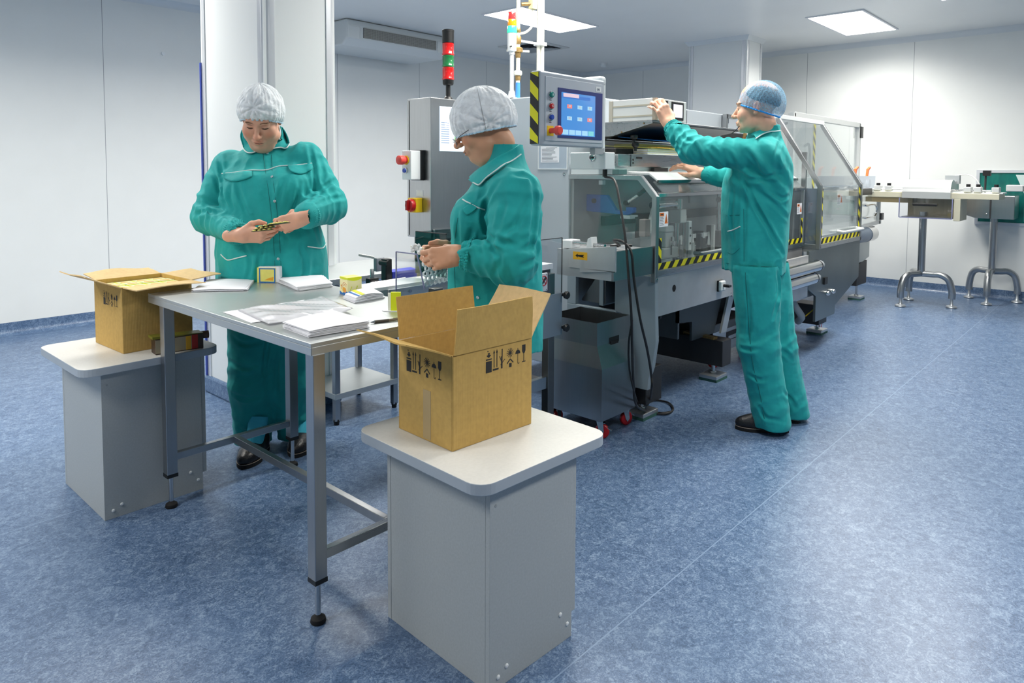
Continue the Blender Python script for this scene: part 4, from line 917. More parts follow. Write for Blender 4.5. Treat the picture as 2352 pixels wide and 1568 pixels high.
# outfeed box with the arrow
ax = 2.74
k = MB(); k.prism([(1.845, .845), (1.845, .968), (2.12, .935), (2.12, .845), (2.05, .845), (2.05, .825), (1.845, .848)][::-1], 'x', ax, ax+.012); ot = k.build('outfeed_box', steelb, mc, bevel=.001)
MB().box(ax+.012, 3.10, 1.86, 1.872, .80, .94).build('outfeed_front', steel, mc, bevel=.001); MB().box(ax+.012, 3.10, 1.872, 2.2, .80, .93).build('outfeed_top', steelb, mc)
yp = MB().box(ax-.001, ax, 2.005, 2.09, .888, .926).build('arrow_label', M('amber_label', c(238, 176, 20), .5), ot)
MB().prism([(2.076, .907), (2.06, .917), (2.062, .911), (2.022, .914), (2.03, .907), (2.022, .900), (2.062, .903), (2.06, .897)], 'x', ax-.0016, ax-.001).build('black_arrow', blackm, yp)
MB().box(ax+.02, ax+.10, 2.12, 2.18, .935, .975).build('white_block', whitep, mc, bevel=.004)
MB().prism([(1.99, .93), (2.03, .93), (2.02, .99), (2.0, 1.0)], 'x', ax+.02, ax+.07).build('white_wedge', whitep, mc, bevel=.003)
MB().cyl((ax+.04, 2.13, .965), (ax+.04, 1.93, .96), .009).build('guide_rod', chrome, mc, smooth=True); MB().cyl((ax+.14, 1.97, .95), (ax+.2, 1.88, .955), .007).build('guide_rod', blackp, mc, smooth=True)
for y in (1.9, 1.95): MB().box(ax+.16, ax+.2, y, y+.03, .94, .956).build('small_clip', whitep, mc)

# ================================================================ tall guarded end of the line
tm = thing('guarded_transfer_machine', 'tall clear-sided machine with sloping guard behind the man', 'machine', (5.7, 2.2, 0))
FR, X1, X2, YT, ZT = 1.737, 5.16, 6.085, 2.075, 1.728
def sideframe(x, par=tm):
    k = MB(); e = .03
    k.prism([(FR, .77), (FR+e, .77), (FR+e, 1.212), (YT, 1.69), (YT, ZT), (YT-.012, ZT+.004), (FR, 1.222)], 'x', x-.014, x+.014); return k.build('side_frame', steel, par, bevel=.003)
sideframe(X1); sideframe(X2)
MB().box(X1-.012, X1+.012, FR+.03, 1.86, .772, .8).build('side_rail', steel, tm); MB().box(X1-.012, X1+.012, 1.85, 1.88, .78, 1.46).build('side_post', steel, tm)
MB().prism([(FR+.03, .80), (2.35, .80), (2.35, 1.69), (YT, 1.69), (FR+.03, 1.21)], 'x', X1-.002, X1+.002).build('side_pane', glassl, tm)
MB().box(X1+.02, X1+.04, FR+.04, 1.98, .80, 1.2).build('blue_grey_sheet', M('blue_grey_sheet', c(92, 108, 128), .4, .3), tm)
MB().prism([(FR+.03, .80), (2.35, .80), (2.35, 1.69), (YT, 1.69), (FR+.03, 1.21)], 'x', X2-.002, X2+.002).build('side_pane', glassl, tm)
MB().box(X1, X2+.01, FR, FR+.03, .772, .802).build('lower_rail', steelh, tm, bevel=.002)
MB().box(X1+.014, X2-.014, FR+.01, FR+.014, .80, 1.21).build('front_pane', glassl, tm)
o = tm; hazard_strip(o, 'hazard_tape', 'x', X1+.02, X2-.02, .805, .845, FR+.009, slope=1.); hazard_strip(o, 'hazard_tape', 'z', .845, 1.2, X1+.02, X1+.05, FR+.009, slope=-1.); hazard_strip(o, 'hazard_tape', 'z', .845, 1.2, X2-.05, X2-.02, FR+.009, slope=-1.)
MB().slab((X1+.014, FR+.02, 1.215), (X2-.014, FR+.02, 1.215), (X2-.014, YT-.012, ZT-.012), (X1+.014, YT-.012, ZT-.012), .004).build('sloping_pane', glassl, tm)
MB().prism([(YT-.025, ZT-.02), (YT-.02, ZT+.012), (YT+.02, ZT+.018), (YT+.02, ZT-.018)], 'x', X1-.02, X2+.02).build('top_rail', M('white_rail', c(226, 230, 230), .3), tm, bevel=.003)
MB().tube(bez([(5.55, FR+.012, .875), (5.55, FR-.03, .87), (5.6, FR-.04, .87), (5.95, FR-.04, .87), (6.0, FR-.03, .87), (6.0, FR+.012, .875)], 6), .013, 10).build('door_handle', aluw, tm, smooth=True)
warn_label(tm, frame_xf(None, (5.45, 2.1, 1.08), 0), .09, .08)
for x in (5.52, 5.8): MB().box(x, x+.13, 2.05, 2.053, .93, 1.01).build('white_card', paper, tm)
MB().box(X1+.03, X2-.03, 2.06, 2.09, 1.05, 1.16).build('cross_tray', steelb, tm); MB().box(X1+.03, X2-.03, 2.07, 2.09, .80, 1.04).build('inner_sheet', panel, tm)
MB().box(X1, 6.1, 1.76, 2.35, .745, .77).build('deck', steelb, tm)
MB().bar((5.42, 2.32, .8), (5.42, 2.32, 1.74), .05, .05).build('inner_post', alu, tm)
MB().box(5.45, 5.75, 2.3, 2.34, 1.2, 1.52).build('hazy_cover', glassM('hazy_cover', (.7, .73, .72, 1), .06, haze=.35), tm)
MB().bar((5.25, 2.25, 1.62), (5.55, 2.15, 1.7), .02, .02).build('strut_rod', alu, tm)
# lower body: dark trapezoid side sheet and its pale neighbour
ds = M('dark_mirror_sheet', c(112, 122, 124), .32, .85, noise=(3, .12))
MB().prism([(5.16, .768), (6.14, .768), (6.135, .468), (5.58, .31), (5.57, .245), (5.16, .245), (5.16, .43), (5.0, .50), (5.0, .768)][::-1], 'y', 1.757, 1.775).build('side_sheet', ds, tm, bevel=.002)
MB().prism([(6.12, .745), (8.02, .745), (8.02, .43), (7.4, .34), (6.14, .46)][::-1], 'y', 2.2, 2.23).build('end_sheet', M('pale_steel_sheet', c(184, 190, 190), .42, .6), tm)
MB().box(6.1, 8.0, 2.23, 2.9, .4, .74).build('rear_body', steelb, tm)
MB().box(7.62, 7.95, 2.2, 2.6, .16, .40).build('rear_leg', darkst, tm, bevel=.004); pad(7.8, 2.25, tm, .16); MB().box(5.0, 5.74, 2.15, 2.2, .25, .6).build('dark_back', M('dark_back', c(52, 52, 50), .6), tm)
MB().box(4.9, 5.35, 1.80, 1.95, .42, .58).build('gear_case', steelb, tm, bevel=.01)
for z, x1 in ((.665, 5.05), (.585, 4.98)):
    d = MB().cyl((x1-.62, 1.72, z), (x1, 1.72, z), .04).build('film_roller', chrome, tm, smooth=True)
    MB().cyl((x1, 1.72, z), (x1+.012, 1.72, z), .041).build('roller_cap', blackp, d, smooth=True); MB().cyl((x1+.012, 1.72, z), (x1+.06, 1.72, z), .034).build('roller_hub', greyp, d, smooth=True)
    MB().cyl((x1+.06, 1.72, z), (x1+.085, 1.72, z), .012).build('roller_collar', blackp, d, smooth=True); MB().cyl((x1+.085, 1.72, z), (x1+.14, 1.72, z), .008).build('roller_shaft', chrome, d, smooth=True)
MB().box(4.35, 5.0, 1.76, 1.78, .45, .74).build('roller_plate', steelb, tm, bevel=.002)
MB().tube(bez([(5.02, 1.9, .46), (5.05, 1.86, .36), (5.12, 1.84, .28), (5.22, 1.9, .22)], 8), .025, 12).build('grey_hose', greyp, tm, smooth=True)
MB().tube(bez([(5.45, 1.76, .42), (5.36, 1.78, .36), (5.2, 1.84, .27)], 6), .004, 8).build('earth_wire', yelp, tm, smooth=True)
for x in (5.36, 5.48): MB().lathe((x, 1.757, .43), [(.018, 0), (.018, .02), (.01, .03)], n=12, d=(0, -1, 0)).build('wing_bolt', chrome, tm, smooth=True)
MB().box(5.3, 5.36, 1.745, 1.757, .50, .55).build('latch', blackp, tm)
# motor, rear guard door, small side door
mo = MB().cyl((6.95, 2.10, .705), (7.48, 2.10, .705), .075).build('motor', M('blue_grey_motor', c(96, 116, 140), .3, .6), tm, smooth=True); MB().cyl((7.48, 2.10, .705), (7.68, 2.10, .705), .078).build('motor_cap', chrome, mo, smooth=True)
for a, b in (((6.2, 2.36, 1.815), (8.05, 2.36, 1.815)), ((8.05, 2.36, .78), (8.05, 2.36, 1.83)), ((6.2, 2.36, .78), (6.2, 2.36, 1.83))): rail('rear_guard_frame', a, b, .05, .05, aluw, tm)
MB().box(6.22, 8.03, 2.358, 2.362, .8, 1.79).build('rear_pane', glassl, tm)
hazard_strip(tm, 'hazard_tape', 'z', .9, 1.8, 6.72, 6.78, 2.355, slope=-1.)
for z in (1.74, .86): MB().box(8.03, 8.10, 2.32, 2.335, z-.06, z+.06).build('black_hinge', blackp, tm)
MB().tube(bez([(6.5, 2.355, 1.55), (6.5, 2.31, 1.55), (6.5, 2.31, 1.3), (6.5, 2.355, 1.3)], 5), .012, 8).build('door_handle', glassM('clear_handle', (.86, .88, .88, 1), .15), tm, smooth=True)
sdY = 2.12
for a, b in (((7.05, sdY, 1.12), (8.05, sdY, 1.14)), ((7.25, sdY, .80), (7.25, sdY, 1.14)), ((8.0, sdY, .78), (8.0, sdY, 1.14)), ((7.05, sdY, .78), (8.05, sdY, .80))): rail('small_door_frame', a, b, .035, .035, aluw, tm)
MB().box(7.06, 8.0, sdY-.003, sdY+.001, .8, 1.12).build('small_door_pane', glassl, tm)
for x in (7.25, 8.01):
    for z in (.86, 1.05): MB().box(x-.04, x+.04, sdY-.04, sdY-.02, z-.035, z+.035).build('black_hinge', blackp, tm)
MB().tube(bez([(7.45, sdY-.005, .99), (7.45, sdY-.04, .99), (7.75, sdY-.04, .985), (7.75, sdY-.04, .88), (7.45, sdY-.04, .87), (7.45, sdY-.005, .87)], 5), .008, 8).build('door_handle', chrome, tm, smooth=True)
ub = MB().box(7.0, 8.0, 2.16, 2.4, 1.145, 1.28).build('clear_cover', glassM('blue_clear_cover', (.80, .84, .92, 1), .08, haze=.2), tm)
for x in (7.4, 7.8): 
    MB().prism([(x, 1.28), (x+.02, 1.28), (x+.05, 1.34), (x+.1, 1.36), (x+.1, 1.375), (x+.02, 1.35)], 'y', 2.18, 2.2).build('orange_lever', M('orange_lever', c(240, 110, 50), .5), tm)
    MB().cyl((x+.05, 2.2, 1.2), (x+.05, 2.17, 1.2), .045).build('cover_wheel', whitep, tm, smooth=True)
MB().box(6.95, 7.5, 2.05, 2.1, 1.10, 1.16).build('black_bracket', blackp, tm); warn_label(tm, frame_xf(None, (6.7, 2.12, 1.02), 0), .14, .1)
rr = random.Random(21)
for i in range(26):
    x, y = rr.uniform(4.75, 5.12), rr.uniform(2.0, 2.3); z = 1.30+rr.uniform(0, .22); s = rr.uniform(.02, .05)
    if i % 2: MB().cyl((x, y, z), (x, y-.03, z+rr.uniform(.03, .09)), s*.4, n=10).build('valve', [blackp, chrome, whitep, brass][i % 4], tm, smooth=True)
    else: MB().box(x-s/2, x+s/2, y-s/2, y+s/2, z, z+s*1.5).build('valve_block', [blackp, darkst, whitep, cg][i//2 % 4], tm, bevel=.003)
MB().box(4.75, 5.14, 2.0, 2.35, 1.265, 1.30).build('valve_shelf', whitep, tm); MB().box(4.8, 5.12, 2.3, 2.34, 1.3, 1.6).build('valve_back', M('valve_back', c(30, 32, 34), .5), tm)
warn_label(tm, frame_xf(None, (4.95, 2.08, 1.56), 0), .12, .09)
# ================================================================ bins, cabinet, towers, pipes, conveyors
def castor(par, x, y, ang, brake=True, s=1.0):
    xf = Matrix.Translation(Vector((x, y, 0))) @ Matrix.Rotation(ang, 4, 'Z'); r = .036*s
    w = MB(xf); w.lathe((0.018, -.011, r), [(r*.45, 0), (r*.9, .001), (r, .005), (r, .017), (r*.9, .021), (r*.45, .022)], n=22, d=(0, 1, 0)); o = w.build('castor_wheel', redc, par, smooth=True)
    k = MB(xf)
    for y_ in (-.0155, .0135): k.prism([(-.012, .095), (.024, .095), (.03, r), (.018, r*.55), (.006, r)], 'y', y_, y_+.002)
    k.box(-.014, .028, -.016, .016, .09, .098); k.build('fork', chrome, o)
    if brake: MB(xf).bar((.03, 0, .066), (.066, 0, .044), .014, .003).build('brake_lever', chrome, o); MB(xf).bar((-.0, 0, .08), (.034, 0, .076), .018, .004).build('brake_plate', chrome, o)
    return o
bn = thing('collecting_bin', 'tall stainless collecting bin on red castors beside the cable and the machine foot', 'bin', (2.93, 2.08, 0))
def bin_wall():
    k = MB(); x0, x1, y0, y1 = 2.782, 3.085, 1.945, 2.30
    # front profile (y, z): wide top, bent in at the middle
    f = [(y0, .575), (y0, .44), (y0+.045, .37), (y0+.045, .10)]
    f = [(1.965, .575), (1.965, .455), (1.945, .36), (1.945, .098)]
    fr = [(2.782+.012, .575), (2.782+.014, .455), (2.782, .36), (2.782, .098)]
    T = .0025
    rows = [(2.80, 1.985, .575), (2.802, 1.985, .46), (2.788, 1.945, .355), (2.788, 1.945, .098)]
    vs = []; fs = []
    for (xx, yy, z) in rows: vs += [(xx, yy, z), (x1, yy, z), (x1, y1, z), (xx, y1, z)]
    for i in range(3):
        for j in range(4): a = i*4+j; b = i*4+(j+1) % 4; fs.append((a, b, b+4, a+4))
    fs.append((12, 13, 14, 15)); k.add(vs, fs); o = k.build('shell', steel, bn); md = o.modifiers.new('s', 'SOLIDIFY'); md.thickness = T; md.offset = 1
    return o
bin_wall()
hr = MB().box(2.90, 2.99, 1.9815, 1.9865, .435, .487).build('recessed_handle', blackp, bn, bevel=.002); MB().box(2.91, 2.98, 1.979, 1.9815, .442, .466).build('handle_slot', blackm, hr)
castor(bn, 2.825, 1.985, math.radians(-70)); castor(bn, 3.05, 1.99, math.radians(-20)); castor(bn, 2.825, 2.26, 0, False); castor(bn, 3.05, 2.26, 0, False)
MB().box(2.80, 3.07, 1.96, 2.28, .09, .097).build('base_plate', darkst, bn)
# low trolley under the machine
ty = thing('waste_trolley', 'low stainless trolley on red castors pushed under the machine', 'trolley', (4.55, 2.3, 0))
k = MB(); k.box(4.30, 4.90, 2.12, 2.6, .10, .30); k.build('shell', steeld, ty, bevel=.004); MB().box(4.302, 4.898, 2.116, 2.12, .10, .25).build('front_plate', alu, ty)
h = MB().box(4.5, 4.66, 2.112, 2.116, .165, .225).build('recessed_handle', blackp, ty); MB().box(4.52, 4.64, 2.110, 2.112, .172, .196).build('handle_slot', alu, h)
castor(ty, 4.36, 2.16, math.radians(-60)); castor(ty, 4.82, 2.16, math.radians(-30))
tr2 = thing('waste_box', 'grey steel box standing under the machine right behind the man\'s legs', 'box', (5.35, 2.15, 0))
MB().box(4.90, 5.10, 1.88, 2.1, .0, .20).build('shell', steelb, tr2, bevel=.004); MB().cyl((4.92, 1.9, .2), (4.92, 1.9, .24), .006).build('peg', brass, tr2)
cw = thing('castor', 'single red castor showing under the dark end of the guarded machine', 'castor', (6.02, 2.03, 0)); castor(cw, 6.02, 2.03, math.radians(-10), False)
MB().box(5.99, 6.06, 2.015, 2.045, .094, .101).build('castor_plate', darkst, cw)

# inspection cabinet with monitor
IX0, IX1, IY0, IY1, IZ = 2.70, 3.10, 3.095, 3.31, 1.737
ic = thing('inspection_cabinet', 'stainless inspection cabinet with lit monitor behind the woman in glasses', 'cabinet', ((IX0+IX1)/2, (IY0+IY1)/2, 0))
MB().box(IX0, IX1, IY0, IY1, .92, IZ).build('housing', steel, ic, bevel=.004); MB().box(IX0+.03, IX1-.03, IY0+.03, IY1-.03, 0, .92).build('pillar', steeld, ic)
MB().box(IX0-.002, IX0, IY1-.022, IY1-.018, .93, IZ-.01).build('door_gap', darkst, ic)
MB().box(IX0+.01, IX1, IY0-.02, IY0, .915, .975).build('front_ledge', steelh, ic)
mn = MB().box(IX0+.065, IX0+.33, IY0-.004, IY0+.002, 1.43, 1.69).build('monitor', M('lit_monitor', c(200, 214, 228), .2, emit=(c(206, 226, 240), .6)), ic)
mk = M('monitor_grey', c(120, 140, 170), .3, emit=(c(130, 150, 180), .35)); mg2 = M('monitor_green', c(110, 190, 130), .3, emit=(c(110, 200, 140), .5)); mw = M('monitor_white', c(235, 240, 250), .3, emit=(c(235, 242, 250), .85))
def mb_(u0, u1, v0, v1, m_, nm): MB().box(IX0+.065+.265*u0, IX0+.065+.265*u1, IY0-.0048, IY0-.004, 1.43+.26*v0, 1.43+.26*v1).build(nm, m_, mn)
mb_(.02, .98, .95, .985, M('monitor_lilac', c(180, 190, 240), .3, emit=(c(190, 198, 246), .8)), 'screen_bar'); mb_(.14, .30, .5, .9, mw, 'screen_field'); mb_(.34, .44, .74, .9, mk, 'screen_field'); mb_(.5, .95, .7, .92, mw, 'screen_field')
for i in range(10): mb_(.04, .28, .18+.05*i, .195+.05*i, mk, 'screen_line')
mb_(.44, .50, .2, .5, mg2, 'screen_gauge'); mb_(.02, .98, .02, .1, mw, 'screen_bar')
# emergency stop box on its left cheek
eb = MB().box(IX0-.10, IX0-.012, IY0+.06, IY0+.14, 1.262, 1.43).build('stop_box', whitep, ic, bevel=.004); MB().box(IX0-.03, IX0-.0005, IY0+.055, IY0+.145, 1.258, 1.434).build('stop_box_back', blackp, ic, bevel=.004)
MB().lathe((IX0-.10, IY0+.1, 1.375), [(.024, 0), (.024, .006), (.016, .008), (.016, .018), (.024, .02), (.027, .03), (.026, .056), (.018, .062)], n=24, d=(-1, 0, 0)).build('stop_button', redesp, eb, smooth=True)
MB().lathe((IX0-.10, IY0+.1, 1.375), [(.026, 0), (.026, .007)], n=24, d=(-1, 0, 0)).build('yellow_ring', yelp, eb, smooth=True)
MB().lathe((IX0-.10, IY0+.1, 1.315), [(.017, 0), (.017, .010), (.013, .012)], n=20, d=(-1, 0, 0)).build('button_ring', chrome, eb, smooth=True); MB().lathe((IX0-.112, IY0+.1, 1.315), [(.0135, 0), (.012, .008)], n=20, d=(-1, 0, 0)).build('blue_button', bluep, eb, smooth=True)
ys = MB().box(IX0-.05, IX0, IY0+.075, IY0+.15, 1.07, 1.155).build('main_switch', yelp, ic, bevel=.004)
MB().lathe((IX0-.05, IY0+.11, 1.112), [(.036, 0), (.038, .01), (.034, .026), (.028, .028)], n=24, d=(-1, 0, 0)).build('red_dial', redp, ys, smooth=True); MB().bar((IX0-.085, IY0+.11, 1.085), (IX0-.085, IY0+.11, 1.14), .014, .022, up=(1, 0, 0)).build('dial_grip', M('dark_red_grip', c(150, 16, 20), .35), ys)
MB().box(IX0-.002, IX0, IY0+.07, IY0+.13, 1.165, 1.20).build('blank_label', paper, ic)
# stack lights
def lens(col, e=0, ec=None): return M('lens', col, .18, trans=0, coat=.6, emit=(ec, e) if e else None)
rl, gl = lens(c(214, 28, 28)), lens(c(30, 120, 66))
def px_on(x, y, X=None, Y=None): return atx(x, y, X) if X else aty(x, y, Y)
sl = thing('stack_light', 'dark stack light of red, green and red lenses on the inspection cabinet', 'signal light', (2.93, 3.2, IZ))
o = Vector((2.93, 3.2, IZ)); 
def sl_z(y, P): 
    d = ray(1064, y); k_ = (d.x*P.x+d.y*P.y)/(d.x**2+d.y**2); return CH+k_*d.z
zz = [sl_z(y, o) for y in (196, 184, 155, 128, 100, 75, 69)]
MB().cyl((o.x, o.y, IZ), (o.x, o.y, zz[0]), .014).build('pole', blackp, sl, smooth=True)
MB().lathe((o.x, o.y, IZ), [(.03, 0), (.026, .02), (.015, .03)]).build('pole_base', blackp, sl, smooth=True)
R_ = .036
MB().lathe((o.x, o.y, zz[0]), [(.028, 0), (R_*.92, .006), (R_*.95, zz[1]-zz[0])]).build('socket', blackp, sl, smooth=True)
for a, b, m_, nm in ((1, 2, rl, 'red_lens'), (2, 3, gl, 'green_lens'), (3, 4, rl, 'red_lens')):
    h = zz[b]-zz[a]; l_ = MB().lathe((o.x, o.y, zz[a]), [(R_*.98, 0), (R_*1.03, .004), (R_*1.03, .009), (R_*.97, .012), (R_*.97, h-.008), (R_, h-.004), (R_*.9, h)], n=28).build(nm, m_, sl, smooth=True)
MB().lathe((o.x, o.y, zz[4]), [(R_, 0), (R_, zz[5]-zz[4]), (R_*1.03, zz[5]-zz[4]+.001), (R_*1.03, zz[6]-zz[4]-.004), (R_*.9, zz[6]-zz[4])], n=28).build('black_cap', blackp, sl, smooth=True)
sl2 = thing('stack_light', 'white stack light with lit green ring standing on the machine cabinet', 'signal light', (3.24, 2.96, 1.747)); o = Vector((3.24, 2.96, 1.747))
def z2(y): d = ray(1150, y); k_ = (d.x*o.x+d.y*o.y)/(d.x**2+d.y**2); return CH+k_*d.z
z = [z2(y) for y in (222, 118, 76, 60, 45, 28, 26)]
MB().lathe((o.x, o.y, 1.747), [(.034, 0), (.034, .02), (.024, .022), (.018, .06)]).build('pole_base', whitep, sl2, smooth=True); MB().box(o.x-.035, o.x+.035, o.y-.035, o.y+.035, 1.747, 1.762).build('foot_block', blackp, sl2)
MB().cyl((o.x, o.y, 1.76), (o.x, o.y, z[1]), .0125).build('pole', whitep, sl2, smooth=True)
MB().lathe((o.x, o.y, z[1]), [(.016, -.02), (.018, 0), (.028, .003), (.0285, z[2]-z[1])], n=28).build('white_body', whitep, sl2, smooth=True)
for a, b, m_, nm, rr_ in ((2, 3, M('lit_green_lens', c(60, 190, 160), .2, emit=(c(70, 222, 176), .85)), 'green_lens', .030), (3, 4, lens(c(244, 150, 20), .25, c(244, 150, 20)), 'amber_lens', .0275), (4, 5, lens(c(220, 60, 60), .15, c(220, 60, 60)), 'red_lens', .024)):
    MB().lathe((o.x, o.y, z[a]), [(rr_, 0), (rr_*1.02, .003), (rr_, z[b]-z[a]-.003), (rr_*.94, z[b]-z[a])], n=28).build(nm, m_, sl2, smooth=True)
MB().lathe((o.x, o.y, z[5]), [(.024, 0), (.022, z[6]-z[5]+.004)], n=24).build('white_cap', whitep, sl2, smooth=True)
k = MB()
for i in range(5): k.box(o.x-.03, o.x-.0284, o.y-.012-.004*i, o.y-.010-.004*i, z[1]+.02, z[1]+.03)
k.build('lettering', inkm, sl2)

# compressed-air drop and the vertical conduit
PX_ = 3.42; q = aty(1190, 100, 2.95); pd = thing('air_pipe', 'off-white compressed air pipe with valve and blue hose hanging from the ceiling', 'pipe', (q.x, q.y, 2.0)); x, y = q.x, q.y
def zq(py): d = ray(1190, py); k_ = (d.x*x+d.y*y)/(d.x**2+d.y**2); return CH+k_*d.z
MB().cyl((x, y, zq(195)), (x, y, CZ), .0125).build('pipe', pipew, pd, smooth=True)
for py, h, r in ((92, .05, .02), (115, .03, .03), (125, .045, .017), (168, .03, .026), (176, .05, .017), (70, .03, .016)): MB().lathe((x, y, zq(py)-h/2), [(r*.8, 0), (r, h*.2), (r, h*.8), (r*.8, h)], n=12).build('fitting', brass if r != .026 else pipew, pd, smooth=True)
MB().bar((x-.06, y+.04, zq(117)), (x+.06, y-.04, zq(117)), .012, .012).build('valve_lever', pipew, pd); MB().cyl((x, y, 1.7475), (x, y, zq(190)), .0145).build('blue_hose', hosebl, pd, smooth=True)
q2 = aty(1241, 100, 2.93); x2, y2 = q2.x, q2.y
br_ = MB().tube(bez([(x, y, zq(78)), (x+.05, y-.02, zq(72)), (x+.085, y-.04, zq(55)), (x+.09, y-.042, zq(20))], 8), .008, 10).build('branch_pipe', pipew, pd, smooth=True)
MB().box(x+.07, x+.11, y-.06, y-.02, zq(18), zq(-10)).build('regulator', M('ivory_plastic', c(220, 214, 170), .5), pd, bevel=.004); MB().cyl((x+.09, y-.045, zq(5)), (x+.03, y-.0, zq(8)), .012).build('tap', brass, pd, smooth=True)
cp = thing('conduit', 'pair of pale vertical conduit pipes above the control panel', 'pipe', (x2, y2, 1.75))
for dx in (-.011, .013): MB().cyl((x2+dx*.7, y2-dx*.7, 1.747), (x2+dx*.7, y2-dx*.7, CZ), .0125).build('pipe', pipew, cp, smooth=True)
k = MB(); k.bar((x, y, zq(93)), (x2, y2, zq(93)), .01, .014); k.box(x2-.03, x2+.03, y2-.03, y2+.03, zq(97), zq(89)); k.build('bracket', aluw, cp)

# front conveyor with guards, and the little shelf table behind the work table
CY0, CY1, CX0, CX1 = 2.05, 2.175, 1.475, 2.60
cv = thing('outfeed_conveyor', 'narrow white belt conveyor feeding boxes to the work table', 'conveyor', (2.0, 2.1, 0))
BY0, BY1, BX0, BZ = 2.30, 2.435, 1.683, .842
MB().prism([(BX0, BZ-.014)]+arc(BX0+.006, BZ-.006, .006, 180, 90, 4)+[(CX1-.1, BZ), (CX1-.1, BZ-.014)], 'y', BY0+.004, BY1-.004).build('belt', M('white_belt', c(232, 234, 234), .45), cv)
MB().box(BX0+.09, CX1-.02, BY0-.006, BY0+.002, BZ-.055, BZ-.012).build('side_rail', alu, cv, bevel=.002); MB().box(BX0+.02, CX1-.02, BY1-.002, BY1+.006, BZ-.055, BZ-.012).build('side_rail', alu, cv, bevel=.002)
MB().box(BX0+.02, BX0+.14, BY0+.002, BY0+.006, BZ-.04, BZ-.012).build('nose_plate', alu, cv)
for xx in (BX0+.12, BX0+.20): MB().lathe((xx, BY0-.006, BZ-.03), [(.008, 0), (.008, .006)], n=6, d=(0, -1, 0)).build('bolt', chrome, cv)
MB().box(BX0+.6, BX0+.64, BY0+.04, BY1-.04, 0, BZ-.05).build('leg', steeld, cv, bevel=.002); MB().box(CX1-.3, CX1-.26, CY0+.06, BY1-.04, BZ-.05, BZ-.02).build('cross_rail', steel, cv)
ep = MB(); ep.box(2.22, CX1, CY0-.004, CY0, .545, .745); ep = ep.build('end_sheet', M('grey_blue_sheet', c(128, 142, 154), .4, .4), cv, bevel=.001)
for zz_ in (.735, .58): MB().lathe((CX1+.004, CY0-.006, zz_), [(.009, -.002), (.009, .012), (.018, .014), (.02, .026), (.014, .032)], n=8, d=(0, -1, 0)).build('star_knob', blackp, cv, smooth=True)
for xx, yy in ((CX1-.06, CY0+.03), (CX1-.06, CY0+.33), (1.9, CY0+.10)): MB().box(xx-.022, xx+.022, yy-.02, yy+.02, 0, .84).build('leg', steeld, cv, bevel=.002)
MB().box(2.0, CX1-.08, CY0+.018, CY0+.042, .30, .355).build('leg_rail', steel, cv); MB().box(2.0, CX1-.08, CY0+.045, CY0+.32, .33, .345).build('lower_tray', steeld, cv)
pl_ = MB().box(2.05, CX1, CY0-.003, CY0+.001, .745, 1.005).build('clear_guard', plexi, cv); MB().box(2.05, CX1, CY0-.003, CY0+.001, 1.003, 1.006).build('guard_edge', darkst, pl_); MB().box(CX1-.002, CX1+.001, CY0-.003, CY0+.001, .745, 1.005).build('guard_edge', darkst, pl_)
MB().box(2.3, 2.56, CY0+.02, CY0+.2, .86, .885).build('white_plate', whitep, cv); MB().box(2.38, 2.46, CY0+.004, CY0+.014, .82, .905).build('white_bracket', whitep, cv, bevel=.003)
nb = MB().box(2.44, 2.50, CY0+.002, CY0+.010, .765, .85).build('notice_plate', whitep, cv, bevel=.003)
MB().tube([(2.47+.022*math.cos(a), CY0+.0005, .815+.022*math.sin(a)) for a in [math.pi*i/12 for i in range(24)]], .0022, 6, True).build('no_touch_ring', redp, nb); MB().bar((2.455, CY0+.0, .831), (2.485, CY0+.0, .799), .002, .003, up=(0, 1, 0)).build('no_touch_bar', redp, nb)
MB().prism([(2.456, .802), (2.462, .798), (2.486, .82), (2.488, .832), (2.478, .83), (2.470, .822)], 'y', CY0+.0008, CY0+.0014).build('hand_symbol', inkm, nb)
for xx in (2.45, 2.49):
    for zz_ in (.772, .842): MB().lathe((xx, CY0+.002, zz_), [(.003, 0), (.003, .002)], n=8, d=(0, -1, 0)).build('screw', greyp, nb)
MB().box(2.5, 2.58, CY0+.05, CY0+.12, .78, .86).build('sensor_block', darkst, cv, bevel=.004); MB().bar((2.28, CY0+.1, .90), (2.42, CY0+.12, .99), .008, .008).build('dark_rod', darkst, cv)
# the left clear guard, across the belt
gx = 1.80; G_ = [atx(*q, gx) for q in ((909, 672), (909, 578), (957, 584), (974, 664))]
g = MB().prism([(q.y, q.z) for q in G_], 'x', gx, gx+.004).build('clear_guard', plexi, cv)
for a, b in zip(G_, G_[1:]): MB().bar((gx+.002, a.y, a.z), (gx+.002, b.y, b.z), .0044, .0044).build('guard_edge', plexed, g)
# smoked cover over the belt further back
SMY = atx(955, 553, 2.02).y
sm = MB().box(2.02, 2.024, 2.22, SMY, .86, 1.045).build('smoked_cover', smoke, cv); MB().box(2.02, 2.4, SMY, SMY+.004, .86, 1.045).build('smoked_cover', smoke, cv); MB().box(2.018, 2.026, 2.22, SMY, 1.045, 1.049).build('cover_edge', darkst, sm)
# fruit box waiting behind the right guard
p = Vector((2.455, 2.10, .886)); fruit_box('fruit_tea_box', 'yellow fruit box standing on the conveyor behind the clear guard at the woman\'s back', p.x, p.y, p.z, math.radians(50), .062, .068)
